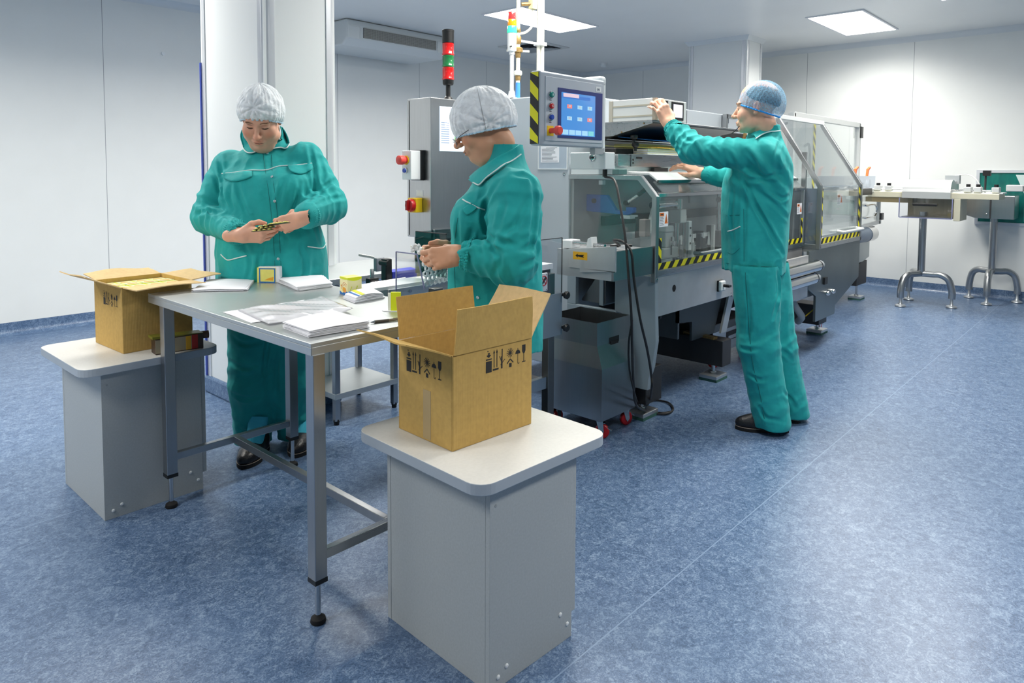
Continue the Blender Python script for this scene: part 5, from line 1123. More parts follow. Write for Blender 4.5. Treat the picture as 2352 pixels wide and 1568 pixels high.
# open honeycomb plate: hexagon rings standing behind the belt
hc = thing('honeycomb_plate', 'white plastic honeycomb strip standing along the conveyor behind the carton', 'honeycomb strip', aty(978, 652, 2.285))
hx = .0128; k = MB(); H0 = aty(978, 652, 2.285); xfh = Matrix.Translation(H0) @ Matrix.Rotation(math.radians(-4), 4, 'Y')
for i in range(9):
    for j in range(5):
        u = (i+(j % 2)*.5)*hx*1.95; v = j*hx*1.7
        ring = [(u+hx*math.cos(math.pi/3*q+math.pi/6), v+hx*math.sin(math.pi/3*q+math.pi/6)) for q in range(6)]; inn = [(u+(a-u)*.80, v+(b-v)*.80) for a, b in ring]
        vs = [(a, e, b) for e in (-.006, .006) for a, b in ring+inn]; fs = []
        for q in range(6):
            r_ = (q+1) % 6; fs += [(q, r_, 6+r_, 6+q), (12+q, 18+q, 18+r_, 12+r_), (q, 12+q, 12+r_, r_), (6+q, 6+r_, 18+r_, 18+q)]
        k.add([xfh @ Vector(w_) for w_ in vs], fs)
k.build('hexagon_rings', whitep, hc)

t2 = thing('shelf_table', 'small stainless table with lower shelf behind the work table', 'table', (2.22, 3.25, 0))
X0_, X1_, Y0_, Y1_ = 2.02, 2.43, 3.06, 3.43
for xx in (X0_+.018, X1_-.018):
    for yy in (Y0_+.018, Y1_-.018):
        l_ = MB().box(xx-.015, xx+.015, yy-.015, yy+.015, .022, .76).build('leg', steel, t2, bevel=.0015); MB().lathe((xx, yy, 0), [(.013, 0), (.014, .012), (.016, .016), (.016, .03)], n=12).build('foot', rubber, l_, smooth=True)
MB().box(X0_+.002, X1_-.002, Y0_+.002, Y1_-.002, .135, .165).build('shelf', steeltop, t2, bevel=.002); MB().box(X0_-.12, X1_+.25, Y0_-.12, Y1_+.02, .755, .785).build('tabletop', steeltop, t2, bevel=.003)
cl = thing('guide_clamp', 'black clamp with steel rods and a blue block on the small table', 'clamp', (2.0, 3.0, .785))
def cp_(px, py): return atz(px, py, .81)
a, b = cp_(850, 652), cp_(930, 640); 
MB().cyl(a, b, .009).build('rod', chrome, cl, smooth=True); p = cp_(855, 648); MB().cyl((p.x, p.y, .786), (p.x, p.y, .87), .009).build('upright_rod', chrome, cl, smooth=True)
MB().obox((p.x, p.y, .815), (b-a).normalized()*.05, Vector((0, 0, 1)).cross((b-a).normalized())*.035, (0, 0, .03)).build('black_clamp', blackp, cl, bevel=.004)
p = cp_(888, 640); MB().box(p.x-.018, p.x+.018, p.y-.02, p.y+.02, .787, .905).build('black_clamp', blackp, cl, bevel=.005); MB().cyl((p.x-.01, p.y-.03, .885), (p.x-.01, p.y+.03, .885), .014).build('clamp_eye', blackp, cl, smooth=True)
p2_ = cp_(873, 634); MB().box(p2_.x-.03, p2_.x+.02, p2_.y-.012, p2_.y+.012, .835, .90).build('sensor_body', greyp, cl, bevel=.004); MB().bar((p2_.x-.02, p2_.y+.02, .90), (p2_.x-.08, p2_.y+.06, .915), .03, .01).build('slotted_bar', aluw, cl)
p3_ = cp_(915, 634); MB().prism([(p3_.x-.06, p3_.y-.03), (p3_.x+.09, p3_.y-.03), (p3_.x+.11, p3_.y+.04), (p3_.x-.05, p3_.y+.04)], 'z', .787, .84).build('blue_block', M('blue_violet_block', c(70, 80, 205), .4), cl, bevel=.003)

# background discharge conveyors on stands
def stand(par, x, y, h, a0, lift=.0, arms=3, R=.34):
    MB().cyl((x, y, .30), (x, y, h), .034).build('pole', steel, par, smooth=True)
    for i in range(arms):
        a = a0+i*2*math.pi/arms; d = Vector((math.cos(a), math.sin(a), 0))
        pts = [Vector((x, y, .315))+d*t for t in (0.0, R*.35, R*.62)]; path = bez([pts[0], pts[1], pts[2]]+[Vector((x, y, .27))+d*R*.88, Vector((x, y, .16))+d*R, Vector((x, y, .09))+d*R], 5)
        l_ = MB().tube(path, .032, 12).build('leg', steel, par, smooth=True); q = Vector((x, y, 0))+d*R
        MB().lathe((q.x, q.y, 0), [(.04, 0), (.05, .006), (.046, .018), (.022, .026), (.014, .04), (.012, .095)], n=16).build('foot', alu, l_, smooth=True)
dc = thing('discharge_conveyor', 'raised conveyor with a domed clear-fronted box on a chrome tripod, left of the green window', 'conveyor', (7.9, 1.7, 0))
ivory = M('ivory_rail', c(206, 202, 180), .42, .2)
feet = [atz(*q, 0) for q in ((2075, 703), (2098, 690), (2165, 706))]; ce = sum(feet, Vector())/3
cx, cy = ce.x, ce.y
a0 = math.atan2(feet[0].y-cy, feet[0].x-cx); stand(dc, cx, cy, .93, a0, R=.27)
RY = atx(2296, 440, cx-.16).y; SY = atx(2206, 470, cx-.16).y
MB().box(cx-.16, cx+.16, RY, 2.16, 1.07, 1.125).build('frame_rail', ivory, dc, bevel=.004); MB().box(cx-.12, cx+.12, RY-.02, 2.2, 1.125, 1.135).build('belt', whitep, dc)
MB().box(cx-.15, cx+.15, 1.75, 2.18, 1.02, 1.07).build('under_rail', M('bronze_rail', c(150, 136, 104), .4, .5), dc)
hdm = MB(); ya, yb = 1.42, 1.83
arcp = [(cx-.22, 1.07), (cx-.22, 1.13)]+arc(cx-.10, 1.13, .12, 180, 60, 8)+[(cx+.15, 1.235), (cx+.15, 1.07)]
MB().prism(arcp, 'y', ya, yb).build('domed_hood', M('hood_aluminium', c(206, 208, 208), .3, .6), dc, smooth=True)
bxg = MB(); bxg.box(cx-.224, cx-.22, ya-.02, yb+.02, .88, 1.07); bxg = bxg.build('clear_front', plexi, dc); MB().box(cx-.21, cx+.1, ya, yb, .875, .89).build('box_floor', steel, dc); MB().box(cx+.02, cx+.06, ya, yb, .89, 1.06).build('box_back', M('bronze_plate', c(170, 156, 128), .35, .5), dc)
for q in ((cx-.222, ya-.02), (cx-.222, yb+.02)): MB().box(q[0]-.004, q[0]+.004, q[1]-.004, q[1]+.004, .88, 1.07).build('front_edge', plexed, bxg)
MB().box(cx-.226, cx-.22, ya-.02, yb+.02, .876, .884).build('front_edge', plexed, bxg)
MB().bar((cx-.245, ya+.1, 1.01), (cx-.245, ya+.31, 1.01), .02, .025).build('black_handle', blackp, bxg, bevel=.006)
MB().box(cx-.16, cx+.16, SY, 1.40, .86, 1.07).build('side_housing', ivory, dc, bevel=.004)
for y_ in (2.08, 1.98, 1.3, 1.22, 1.08): 
    o_ = MB().box(cx-.14, cx-.04, y_-.03, y_+.03, 1.135, 1.185).build('guide_clip', aluw, dc, bevel=.006); MB().cyl((cx-.09, y_, 1.185), (cx-.09, y_, 1.21), .018).build('clip_knob', blackp, o_)
MB().cyl((cx-.1, 1.12, 1.15), (cx-.1, 2.1, 1.15), .009).build('guide_rod', chrome, dc, smooth=True)
MB().box(cx+.05, cx+.12, 1.40, 1.52, 1.21, 1.29).build('sensor_box', greyp, dc); MB().tube(bez([(cx+.08, 1.44, 1.29), (cx+.05, 1.33, 1.30), (cx+.0, 1.25, 1.25), (cx-.02, 1.2, 1.16)], 6), .006, 8).build('sensor_cable', aluw, dc, smooth=True)
MB().cyl((cx, 1.18, 1.135), (cx, 1.18, 1.30), .009).build('sensor_post', darkst, dc, smooth=True); MB().box(cx-.03, cx+.03, 1.14, 1.20, 1.29, 1.34).build('sensor_head', blackp, dc)
dc2 = thing('discharge_conveyor', 'raised conveyor with a steel trough on a chrome tripod in front of the green window', 'conveyor', (8.5, 1.1, 0))
feet = [atz(*q, 0) for q in ((2228, 684), (2268, 698), (2333, 694))]; ce = sum(feet, Vector())/3; ex, ey = ce.x-.03, ce.y
a0 = math.atan2(feet[1].y-ey, feet[1].x-ex); stand(dc2, ex, ey, .95, a0, R=.24)
T0, T1 = atx(2330, 480, ex-.16).y, atx(2209, 470, ex-.16).y
MB().prism([(T0, .86), (T0, 1.09), (T1-.12, 1.09), (T1, 1.06), (T1, .90), (T1-.12, .86)], 'x', ex-.16, ex+.14)  .build('trough', steel, dc2, bevel=.003)
MB().box(ex-.164, ex-.16, 1.2, 1.215, .86, 1.08).build('seam', darkst, dc2)
for y_, z_ in ((.84, 1.0), (.84, .9), (1.24, .90)): MB().lathe((ex-.16, y_, z_), [(.012, 0), (.010, .006)], n=10, d=(-1, 0, 0)).build('bolt', chrome, dc2)
MB().box(ex-.14, ex+.14, .55, .92, 1.085, 1.135).build('frame_rail', ivory, dc2); MB().slab((ex-.18, .93, 1.16), (ex-.18, .5, 1.06), (ex+.14, .5, 1.06), (ex+.14, .93, 1.16), .02).build('sloping_slide', steel, dc2)
for y0_, z_ in ((.95, 1.19), (.78, 1.13)):
    MB().cyl((ex-.12, y0_, z_), (ex-.12, y0_-.35, z_-.02), .011).build('guide_rod', chrome, dc2, smooth=True); MB().cyl((ex-.12, y0_-.2, z_-.05), (ex-.12, y0_-.2, z_+.03), .012).build('rod_post', chrome, dc2, smooth=True)
MB().box(ex-.14, ex-.02, .95, 1.09, 1.135, 1.2).build('roller_block', aluw, dc2, bevel=.008)
MB().box(ex-.03, ex+.03, ey-.03, ey+.03, .82, .86).build('pole_plate', steel, dc2)

# cables trailing to the floor by the machine foot
def cab(label, pts, r=.006):
    o = MB().tube(bez(pts, 10), r, 8).build('cable', M('cable_black', c(20, 20, 22), .5), smooth=True); return tag(o, label, 'cable')
def on(px, py, X): return atx(px, py, X)
cab('black cable hanging from the control panel mast straight down to the machine foot', [(2.915, 2.03, 1.29), on(1412, 415, 2.84), on(1424, 470, 2.78), on(1436, 545, 2.73), on(1444, 640, 2.70), on(1450, 720, 2.70), on(1452, 800, 2.72), on(1455, 880, 2.78), on(1462, 930, 2.85), atz(1490, 945, .008), atz(1520, 948, .008), atz(1540, 946, .008)])
cab('black cable arching off the outfeed box and down the skirt to the floor loop', [(2.89, 1.92, .955), on(1410, 551, 2.76), on(1432, 556, 2.73), on(1450, 580, 2.715), on(1456, 640, 2.72), on(1470, 730, 2.74), on(1486, 800, 2.80), on(1496, 860, 2.86), on(1497, 895, 2.9), atz(1490, 925, .01), atz(1475, 935, .008)])
cab('black cable curling in a flat loop on the floor beside the machine foot', [atz(1478, 938, .008), atz(1500, 948, .008), atz(1530, 950, .008), atz(1546, 940, .008), atz(1536, 925, .008), atz(1510, 919, .008), atz(1488, 920, .008)], .0055)
cab('thin black cable slung low in front of the collecting bin beside the machine foot', [on(1452, 735, 2.71), on(1444, 790, 2.72), on(1446, 850, 2.75), on(1458, 905, 2.82), atz(1466, 928, .03)], .0045)
# conveyor drive seen under the carton: dark box with blue air hose
db = thing('drive_box', 'dark drive box with a blue hose under the conveyor behind the open carton', 'drive box', (2.2, 2.2, 0))
MB().box(1.97, 2.35, 2.06, 2.3, .0, .30).build('housing', M('slate_box', c(88, 98, 104), .5, .2), db, bevel=.004); MB().tube(bez([(1.96, 2.05, .28), (1.955, 2.03, .2), (1.965, 2.03, .1), (1.985, 2.04, .02)], 6), .006, 8).build('blue_hose', M('blue_air_hose', c(30, 110, 190), .4), db, smooth=True)
# ================================================================ people: signed-distance modelling, meshed by surface nets
def vnoise(P, f):
    Q = P*f; I = np.floor(Q).astype(np.int64); F = (Q-I); F = F*F*(3-2*F)
    def h(i, j, k):
        n = (i*374761393+j*668265263+k*2147483647+974711) & 0xffffffff; n = ((n ^ (n >> 13))*1274126177) & 0xffffffff
        return ((n ^ (n >> 16)) & 0xffff)/65535.
    r = 0
    for a in (0, 1):
        for b in (0, 1):
            for d in (0, 1):
                r = r+h(I[:, 0]+a, I[:, 1]+b, I[:, 2]+d)*np.abs(1-a-F[:, 0])*np.abs(1-b-F[:, 1])*np.abs(1-d-F[:, 2])
    return r
def axis_(lo, hi, coarse, fine, rngs):
    v = [lo]
    while v[-1] < hi: v.append(v[-1]+(fine if any(a <= v[-1] <= b for a, b in rngs) else coarse))
    return np.array(v)
class Field:
    def __init__(s, x, y, z): s.x, s.y, s.z = x, y, z; s.D = np.full((len(x), len(y), len(z)), 9., np.float32)
    def sl(s, lo, hi):
        r = []
        for ax, a, b in zip((s.x, s.y, s.z), lo, hi):
            i, j = np.searchsorted(ax, a), np.searchsorted(ax, b); r.append(slice(max(0, i-1), min(len(ax), j+1)))
        return tuple(r)
    def ev(s, pr, m):
        lo, hi, fn = pr; q = s.sl([v-m for v in lo], [v+m for v in hi])
        X = s.x[q[0]][:, None, None]; Y = s.y[q[1]][None, :, None]; Z = s.z[q[2]][None, None, :]
        if min(X.size, Y.size, Z.size) == 0: return None, None
        return q, fn(X, Y, Z).astype(np.float32)
    def add(s, pr, k=.012):
        q, d = s.ev(pr, k+.03)
        if q is None: return
        a = s.D[q]; h = np.clip(.5+.5*(a-d)/k, 0, 1); s.D[q] = a*(1-h)+d*h-k*h*(1-h)
    def cut(s, pr, k=.006):
        q, d = s.ev(pr, k+.01)
        if q is None: return
        d = -d; a = s.D[q]; h = np.clip(.5-.5*(a-d)/k, 0, 1); s.D[q] = a*(1-h)+d*h+k*h*(1-h)
    def disp(s, fn, band=.03):
        I = np.argwhere(np.abs(s.D) < band); P = np.stack([s.x[I[:, 0]], s.y[I[:, 1]], s.z[I[:, 2]]], 1)
        s.D[I[:, 0], I[:, 1], I[:, 2]] += fn(P).astype(np.float32)
    def mesh(s):
        D = s.D; S = D < 0; n = [v-1 for v in D.shape]
        cnt = np.zeros(n, np.uint8)
        for a in (0, 1):
            for b in (0, 1):
                for d in (0, 1): cnt += S[a:a+n[0], b:b+n[1], d:d+n[2]]
        act = (cnt > 0) & (cnt < 8); I = np.argwhere(act); N = len(I)
        acc = np.zeros((N, 3)); w = np.zeros(N)
        C = [(a, b, d) for a in (0, 1) for b in (0, 1) for d in (0, 1)]
        vals = {cc: D[I[:, 0]+cc[0], I[:, 1]+cc[1], I[:, 2]+cc[2]].astype(np.float64) for cc in C}
        for p in C:
            for ax in range(3):
                if p[ax]: continue
                q = list(p); q[ax] = 1; q = tuple(q); da, db = vals[p], vals[q]; cr = (da < 0) != (db < 0)
                t = np.where(cr, da/np.where(cr, da-db, 1), 0)
                for e in range(3): acc[:, e] += np.where(cr, p[e]+(t if e == ax else 0), 0)
                w += cr
        fr = acc/w[:, None]; V_ = np.empty((N, 3))
        for e, ax in enumerate((s.x, s.y, s.z)): i = I[:, e]; V_[:, e] = ax[i]+fr[:, e]*(ax[i+1]-ax[i])
        vid = np.full(n, -1, np.int64); vid[act] = np.arange(N); F_ = []
        for ax in range(3):
            o = [a for a in range(3) if a != ax]
            A = [slice(None)]*3; B = [slice(None)]*3; A[ax] = slice(0, n[ax]); B[ax] = slice(1, n[ax]+1)
            for e in o: A[e] = B[e] = slice(1, n[e])
            sa, sb = S[tuple(A)], S[tuple(B)]; E_ = np.argwhere(sa != sb); flip = sa[tuple(E_.T)]
            E_ = E_.copy(); 
            for e in o: E_[:, e] += 1
            def cell(u, v): G = E_.copy(); G[:, o[0]] -= u; G[:, o[1]] -= v; return vid[tuple(G.T)]
            qd = np.stack([cell(1, 1), cell(0, 1), cell(0, 0), cell(1, 0)], 1)
            if ax == 1: flip = ~flip
            qd[~flip] = qd[~flip][:, ::-1]; F_.append(qd)
        return V_, np.concatenate(F_)
def A3(p): return np.array([float(p[0]), float(p[1]), float(p[2])])
def cone(a, b, ra, rb=None):
    a, b = A3(a), A3(b); rb = ra if rb is None else rb; m = max(ra, rb); ab = b-a; L2 = max(ab @ ab, 1e-12)
    def fn(X, Y, Z):
        t = np.clip(((X-a[0])*ab[0]+(Y-a[1])*ab[1]+(Z-a[2])*ab[2])/L2, 0, 1)
        return np.sqrt((X-a[0]-t*ab[0])**2+(Y-a[1]-t*ab[1])**2+(Z-a[2]-t*ab[2])**2)-(ra+(rb-ra)*t)
    return np.minimum(a, b)-m, np.maximum(a, b)+m, fn
def ell(ce, r, R=None):
    ce, r = A3(ce), A3(r); m = r.max(); R = np.eye(3) if R is None else R
    def fn(X, Y, Z):
        d = (X-ce[0], Y-ce[1], Z-ce[2]); p = [sum(R[i, j]*d[i] for i in range(3)) for j in range(3)]
        k0 = np.sqrt(sum((p[j]/r[j])**2 for j in range(3))); k1 = np.sqrt(sum((p[j]/r[j]**2)**2 for j in range(3)))+1e-9
        return k0*(k0-1)/k1
    return ce-m, ce+m, fn
def loft(sec, yaw=0., n=2.3):
    # stacked superellipse sections (z, cx, cy, rx, ry), turned by yaw
    sec = sorted(sec); z, cx, cy, rx, ry = [np.array(v, float) for v in zip(*sec)]; cs, sn = math.cos(yaw), math.sin(yaw); m = max(rx.max(), ry.max())*1.1
    zz = np.linspace(z[0], z[-1], 120)
    def sm(v):
        w = np.interp(zz, z, v); k = np.ones(9)/9; return np.convolve(np.pad(w, 4, mode='edge'), k, 'valid')
    T = [sm(v) for v in (cx, cy, rx, ry)]
    def fn(X, Y, Z):
        a, b, p, q = [np.interp(Z, zz, v) for v in T]; dx, dy = X-a, Y-b
        u = np.abs(dx*cs+dy*sn)/p; v = np.abs(-dx*sn+dy*cs)/q
        d = ((u**n+v**n)**(1/n)-1)*np.minimum(p, q)
        return np.maximum(d, np.maximum(z[0]-Z, Z-z[-1]))
    return (np.array([cx.min()-m, cy.min()-m, z[0]]), np.array([cx.max()+m, cy.max()+m, z[-1]]), fn)
def rotm(yaw, pitch, roll=0.):
    return np.array(Matrix.Rotation(math.radians(yaw), 3, 'Z') @ Matrix.Rotation(math.radians(pitch), 3, 'X') @ Matrix.Rotation(math.radians(roll), 3, 'Y'))
class Person:
    def __init__(s, label, bx, by):
        s.B = Vector((bx, by, 0)); s.fh = Vector((math.cos(YAW), math.sin(YAW), 0)); s.rh = Vector((math.sin(YAW), -math.cos(YAW), 0)); s.label = label; s.tints = []; s.nails = []
        s.W = Matrix.Translation(s.B) @ Matrix.Rotation(YAW-math.pi/2, 4, 'Z'); s.Wi = s.W.inverted()
    def J(s, px, py, dy=0.):
        d = ray(px, py); t = (dy+s.fh.dot(s.B))/s.fh.dot(d); P = CO+d*t; return np.array([s.rh.dot(P-s.B), dy, P.z])
    def head(s, F, ce, R, k=1., heavy=0., man=False):
        s.hc, s.hR, s.hk = A3(ce), R, k
        T = lambda *p: s.hc+R @ (np.array(p)*k)
        E = lambda p, r, Rl=None: ell(T(*p), np.array(r)*k, R if Rl is None else R @ Rl)
        Cn = lambda a, b, ra, rb=None: cone(T(*a), T(*b), ra*k, (ra if rb is None else rb)*k)
        F.add(E((0, .012, .045), (.074, .095, .085)), .01); F.add(E((0, -.033, -.025), (.061+.006*heavy, .062, .085)), .03)
        F.add(E((0, -.045, -.088), (.046+.012*heavy, .044, .034+.006*heavy)), .025); F.add(E((0, -.082, -.102), (.020, .016, .015)), .018)
        for sx in (-1, 1):
            F.add(E((sx*.037, -.064, -.036), (.027+.006*heavy, .026, .03+.004*heavy)), .02); F.add(E((sx*(.041+.004*heavy), -.024, -.076), (.016+.018*heavy, .036, .026)), .02)
        if heavy: F.add(E((0, -.03, -.125), (.055, .05, .035)), .03)
        F.add(Cn((-.036, -.082, .022), (.036, -.082, .022), .0125), .016)
        for sx in (-1, 1): F.cut(E((sx*.0315, -.104, .0035), (.019, .017, .0125)), .014)
        F.add(Cn((0, -.088, .012), (0, -.1165, -.03), .0082, .0105), .009); F.add(E((0, -.118, -.033), (.0125, .012, .0115)), .007)
        for sx in (-1, 1): F.add(E((sx*.0115, -.105, -.0365), (.0085, .011, .0085)), .005)
        for sx in (-1, 1): F.cut(E((sx*.0062, -.113, -.0455), (.0035, .005, .004)), .003)
        for sx in (-1, 1):
            F.add(E((sx*.0315, -.0765, .003), (.0165, .0145, .0132)), .004); F.cut(Cn((sx*.0195, -.0905, -.0035), (sx*.044, -.0845, -.003), .0013), .0025)
            F.cut(Cn((sx*.019, -.0885, .0125), (sx*.044, -.0845, .0135), .0012), .005)
        F.add(E((0, -.090, -.070), (.026, .0135, .018)), .012)
        F.add(E((0, -.1025, -.0655), (.0205, .0065, .0052)), .004); F.add(E((0, -.1005, -.0755), (.0185, .0070, .0058)), .004)
        F.cut(Cn((-.021, -.1035, -.0708), (.021, -.1035, -.0708), .0016), .003)
        for sx in (-1, 1): F.cut(Cn((sx*.021, -.105, -.041), (sx*.029, -.0955, -.060), .0009), .008)
        for sx in (-1, 1):
            Re = np.array(Matrix.Rotation(math.radians(sx*-18), 3, 'Z') @ Matrix.Rotation(math.radians(-12), 3, 'X'))
            F.add(E((sx*.0745, .012, -.006), (.0085, .0185, .031), Re), .006); F.cut(E((sx*.083, .009, -.003), (.005, .010, .018), Re), .004)
            F.add(E((sx*.0755, .004, -.031), (.007, .009, .009), Re), .004); F.add(E((sx*.080, .002, -.010), (.003, .004, .007), Re), .003)
        F.add(Cn((0, .022, -.05), (0, .032, -.095), .047+.009*heavy, .047+.009*heavy), .014)
        s.tints += [(T(0, -.1025, -.066), .019*k, (.70, .40, .38), R, (1, .5, .32)), (T(0, -.1005, -.0755), .018*k, (.72, .42, .40), R, (1, .5, .36))]
        for sx in (-1, 1):
            s.tints += [(T(sx*.033, -.086, .0275), .022*k, (.42, .32, .24) if not man else (.22, .17, .14), R, (1, .7, .2)),
                        (T(sx*.032, -.0895, -.0032), .0165*k, (.12, .08, .07), R, (1, .7, .16)), (T(sx*.043, -.078, -.036), .024*k, (1.0, .74, .68), R, (1, 1, 1)), (T(sx*.0735, .012, -.006), .03*k, (1.02, .84, .80), R, (1, 1, 1))]
        s.tints.append((T(0, -.118, -.035), .018*k, (1.0, .76, .71), R, (1, 1, 1)))
        if man: s.tints.append((T(0, -.06, -.09), .05*k, (.90, .86, .83), R, (1, 1, .7)))
    def hand(s, F, Wr, X, Zb, left, curls, spread=(10, 3, -3, -9), thumb=None, k=1.):
        X = A3(X); X /= np.linalg.norm(X); Zb = A3(Zb); Zb -= X*(Zb @ X); Zb /= np.linalg.norm(Zb); Y = np.cross(Zb, X)
        R = np.stack([X, Y, Zb], 1); Wr = A3(Wr); sg = -1 if left else 1
        T = lambda p: Wr+R @ (np.array([p[0], p[1]*sg, p[2]])*k)
        ys = (.0275, .0095, -.0085, -.0245); xe = (.088, .092, .087, .077); rr = (.0092, .0095, .009, .0078); ln = ((.042, .026, .021), (.047, .030, .022), (.043, .028, .021), (.034, .020, .019))
        F.add(cone(T((-.06, 0, 0)), T((.012, 0, 0)), .026*k, .025*k), .02)
        for i in range(4): F.add(cone(T((.008, ys[i]*.62, 0)), T((xe[i], ys[i], .001)), .0135*k, .0112*k), .014)
        F.add(ell(T((.035, .022, -.010)), np.array((.034, .016, .014))*k, R), .014); F.add(ell(T((.04, -.022, -.008)), np.array((.036, .013, .012))*k, R), .012)
        tips = []
        for i in range(4):
            p = np.array([xe[i], ys[i], .001]); a = 0.; sp = math.radians(spread[i]); F.add(ell(T(p+np.array([0, 0, .002])), np.array((.0115, .0105, .0105))*k, R), .006)
            for j in range(3):
                a += math.radians(curls[i][j]); d = np.array([math.cos(a)*math.cos(sp), math.cos(a)*math.sin(sp), -math.sin(a)]); q = p+d*ln[i][j]
                r0, r1 = rr[i]*(1, .93, .86)[j], rr[i]*(.95, .88, .76)[j]
                F.add(cone(T(p), T(q), r0*k, r1*k), .004); 
                if j < 2: F.add(ell(T(q), np.array((.95, 1.03, 1.0))*rr[i]*(.98, .9)[j]*k, R), .003)
                p = q
            up = np.array([math.sin(a)*math.cos(sp), math.sin(a)*math.sin(sp), math.cos(a)]); s.nails.append((T(p-d*.004+up*rr[i]*.62), R @ (d*np.array([1, sg, 1])), R @ (up*np.array([1, sg, 1])), rr[i]*.72*k)); tips.append(T(p))
            s.tints.append((T(p), .016*k, (1.0, .80, .74), R, (1, 1, 1)))
        th = thumb or ((.014, .024, -.008), (.044, .050, -.018), (.075, .060, -.026), (.101, .060, -.034))
        for (a, b), (ra, rb) in zip(zip(th[:-1], th[1:]), ((.0165, .0125), (.0118, .0105), (.0108, .0082))): F.add(cone(T(a), T(b), ra*k, rb*k), .006)
        d = np.array(th[3])-np.array(th[2]); d /= np.linalg.norm(d); up = np.array([0, .5, .85]); up -= d*(up @ d); up /= np.linalg.norm(up)
        s.nails.append((T(np.array(th[3])-d*.004+up*.006), R @ (d*np.array([1, sg, 1])), R @ (up*np.array([1, sg, 1])), .0075*k)); s.tints.append((T(th[3]), .018*k, (1.0, .80, .74), R, (1, 1, 1)))
        return tips
    def body(s, F, base):
        V_, Q = F.mesh(); me = bpy.data.meshes.new('person'); me.from_pydata(V_.tolist(), [], Q.tolist()); me.polygons.foreach_set('use_smooth', [True]*len(me.polygons))
        col = np.empty((len(V_), 4)); b = np.array([((v/255+.055)/1.055)**2.4 for v in base]); nz = vnoise(V_, 70.)[:, None]*.10-.05; col[:, :3] = b*(1+nz); col[:, 3] = 1
        for ce, r, t, R, sc_ in s.tints:
            d = ((V_-ce) @ R)/np.array(sc_); w = np.clip(1.25-np.linalg.norm(d, axis=1)/r, 0, 1); w = w*w*(3-2*w)
            col[:, :3] *= 1-w[:, None]*(1-np.array(t))
        at = me.color_attributes.new('tint', 'FLOAT_COLOR', 'POINT'); at.data.foreach_set('color', col.astype(np.float32).ravel())
        me.materials.append(skin); o = bpy.data.objects.new('person', me); COL.objects.link(o); o.location = s.B; o.rotation_euler = (0, 0, YAW-math.pi/2)
        WM[o.name] = s.W; tag(o, s.label, 'person'); s.o = o
        s.bb = BVHTree.FromPolygons(V_.tolist(), Q.tolist())
        s.face()
        for ce, d, up, r in s.nails:
            ce, d, up = Vector(ce), Vector(d).normalized(), Vector(up).normalized(); sd = d.cross(up); k = MB(s.W); vs = [tuple(ce+d*(r*1.1*math.cos(q))+sd*(r*.85*math.sin(q))+up*(.0012*math.cos(q*1)*0+(.0009 if lay else -.0012))) for lay in (0, 1) for q in [2*math.pi*i/12 for i in range(12)]]
            k.add(vs, [tuple(range(12)), tuple(range(23, 11, -1))]+[(i, (i+1) % 12, 12+(i+1) % 12, 12+i) for i in range(12)]).build('fingernail', nailm, o, smooth=True)
        return o
    def facept(s, x, z, off=.0004):
        R = Matrix([list(map(float, r)) for r in s.hR]); o = Vector(s.hc.tolist())+R @ Vector((x*s.hk, -.22, z*s.hk)); d = R @ Vector((0, 1, 0)); h = s.bb.ray_cast(o, d)
        return None if h[0] is None else h[0]-d*off
    def face(s):
        for sx in (-1, 1):
            P = [s.facept(sx*(.0185+.027*t), -.0045-.0035*math.sin(t*math.pi)+.0015*t) for t in [i/12 for i in range(13)]]; P = [p for p in P if p]
            if len(P) > 3: MB(s.W).tube(P, [.0004+.0012*math.sin(math.pi*min(1, .15+.8*i/(len(P)-1))) for i in range(len(P))], 6).build('eyelashes', lashm, s.o, smooth=True)
            k = MB(s.W)
            for i in range(26):
                t = i/25; x = .014+.036*t; z = .0235+.0055*math.sin(t*2.4)-.004*t
                a, b = s.facept(sx*x, z-.0018), s.facept(sx*(x+.0045), z+.0022)
                if a and b: k.tube([a, (a+b)/2, b], [.0008, .0009, .0004], 5)
            if k.v: k.build('eyebrow', browm, s.o)
        P = [s.facept(-.0205+.041*i/14, -.0708-.0012*abs(i/7-1)**2) for i in range(15)]; P = [p for p in P if p]
        if len(P) > 3: MB(s.W).tube(P, [.0004+.0008*math.sin(math.pi*(.05+.9*i/(len(P)-1))) for i in range(len(P))], 6).build('mouth_line', lipm, s.o, smooth=True)
    def crease(s, F, lines, depth=.009, width=.009):
        # press soft fold valleys, each with a raised lip, into the cloth along the given lines
        V_, Q = F.mesh(); s.bvh = BVHTree.FromPolygons(V_.tolist(), Q.tolist()); L = []
        for pts in lines:
            k_ = 1.
            if isinstance(pts[0], (int, float)): k_, pts = pts[0], pts[1:]
            H = [s.hit(p.x, p.y)[0] for p in bez([(a, b, 0) for a, b in pts], 14)]; H = [np.array(h) for h in H if h is not None]
            if len(H) > 3: L.append((k_, np.array(H)))
        def fn(P):
            d = np.zeros(len(P))
            for k_, H in L:
                lo, hi = H.min(0)-.05, H.max(0)+.05; I = np.where(((P > lo) & (P < hi)).all(1))[0]
                if not len(I): continue
                best = np.full(len(I), 9.); ti = np.zeros(len(I))
                for j in range(len(H)):
                    r = np.sqrt(((P[I]-H[j])**2).sum(1)); m = r < best; best[m] = r[m]; ti[m] = j/(len(H)-1)
                e = np.sin(np.pi*(.08+.84*ti)); w = width
                d[I] += depth*k_*e*(1.15*np.exp(-(best/w)**2)-.55*np.exp(-((best-2.1*w)/(1.0*w))**2))
            return d
        F.disp(fn, .022)
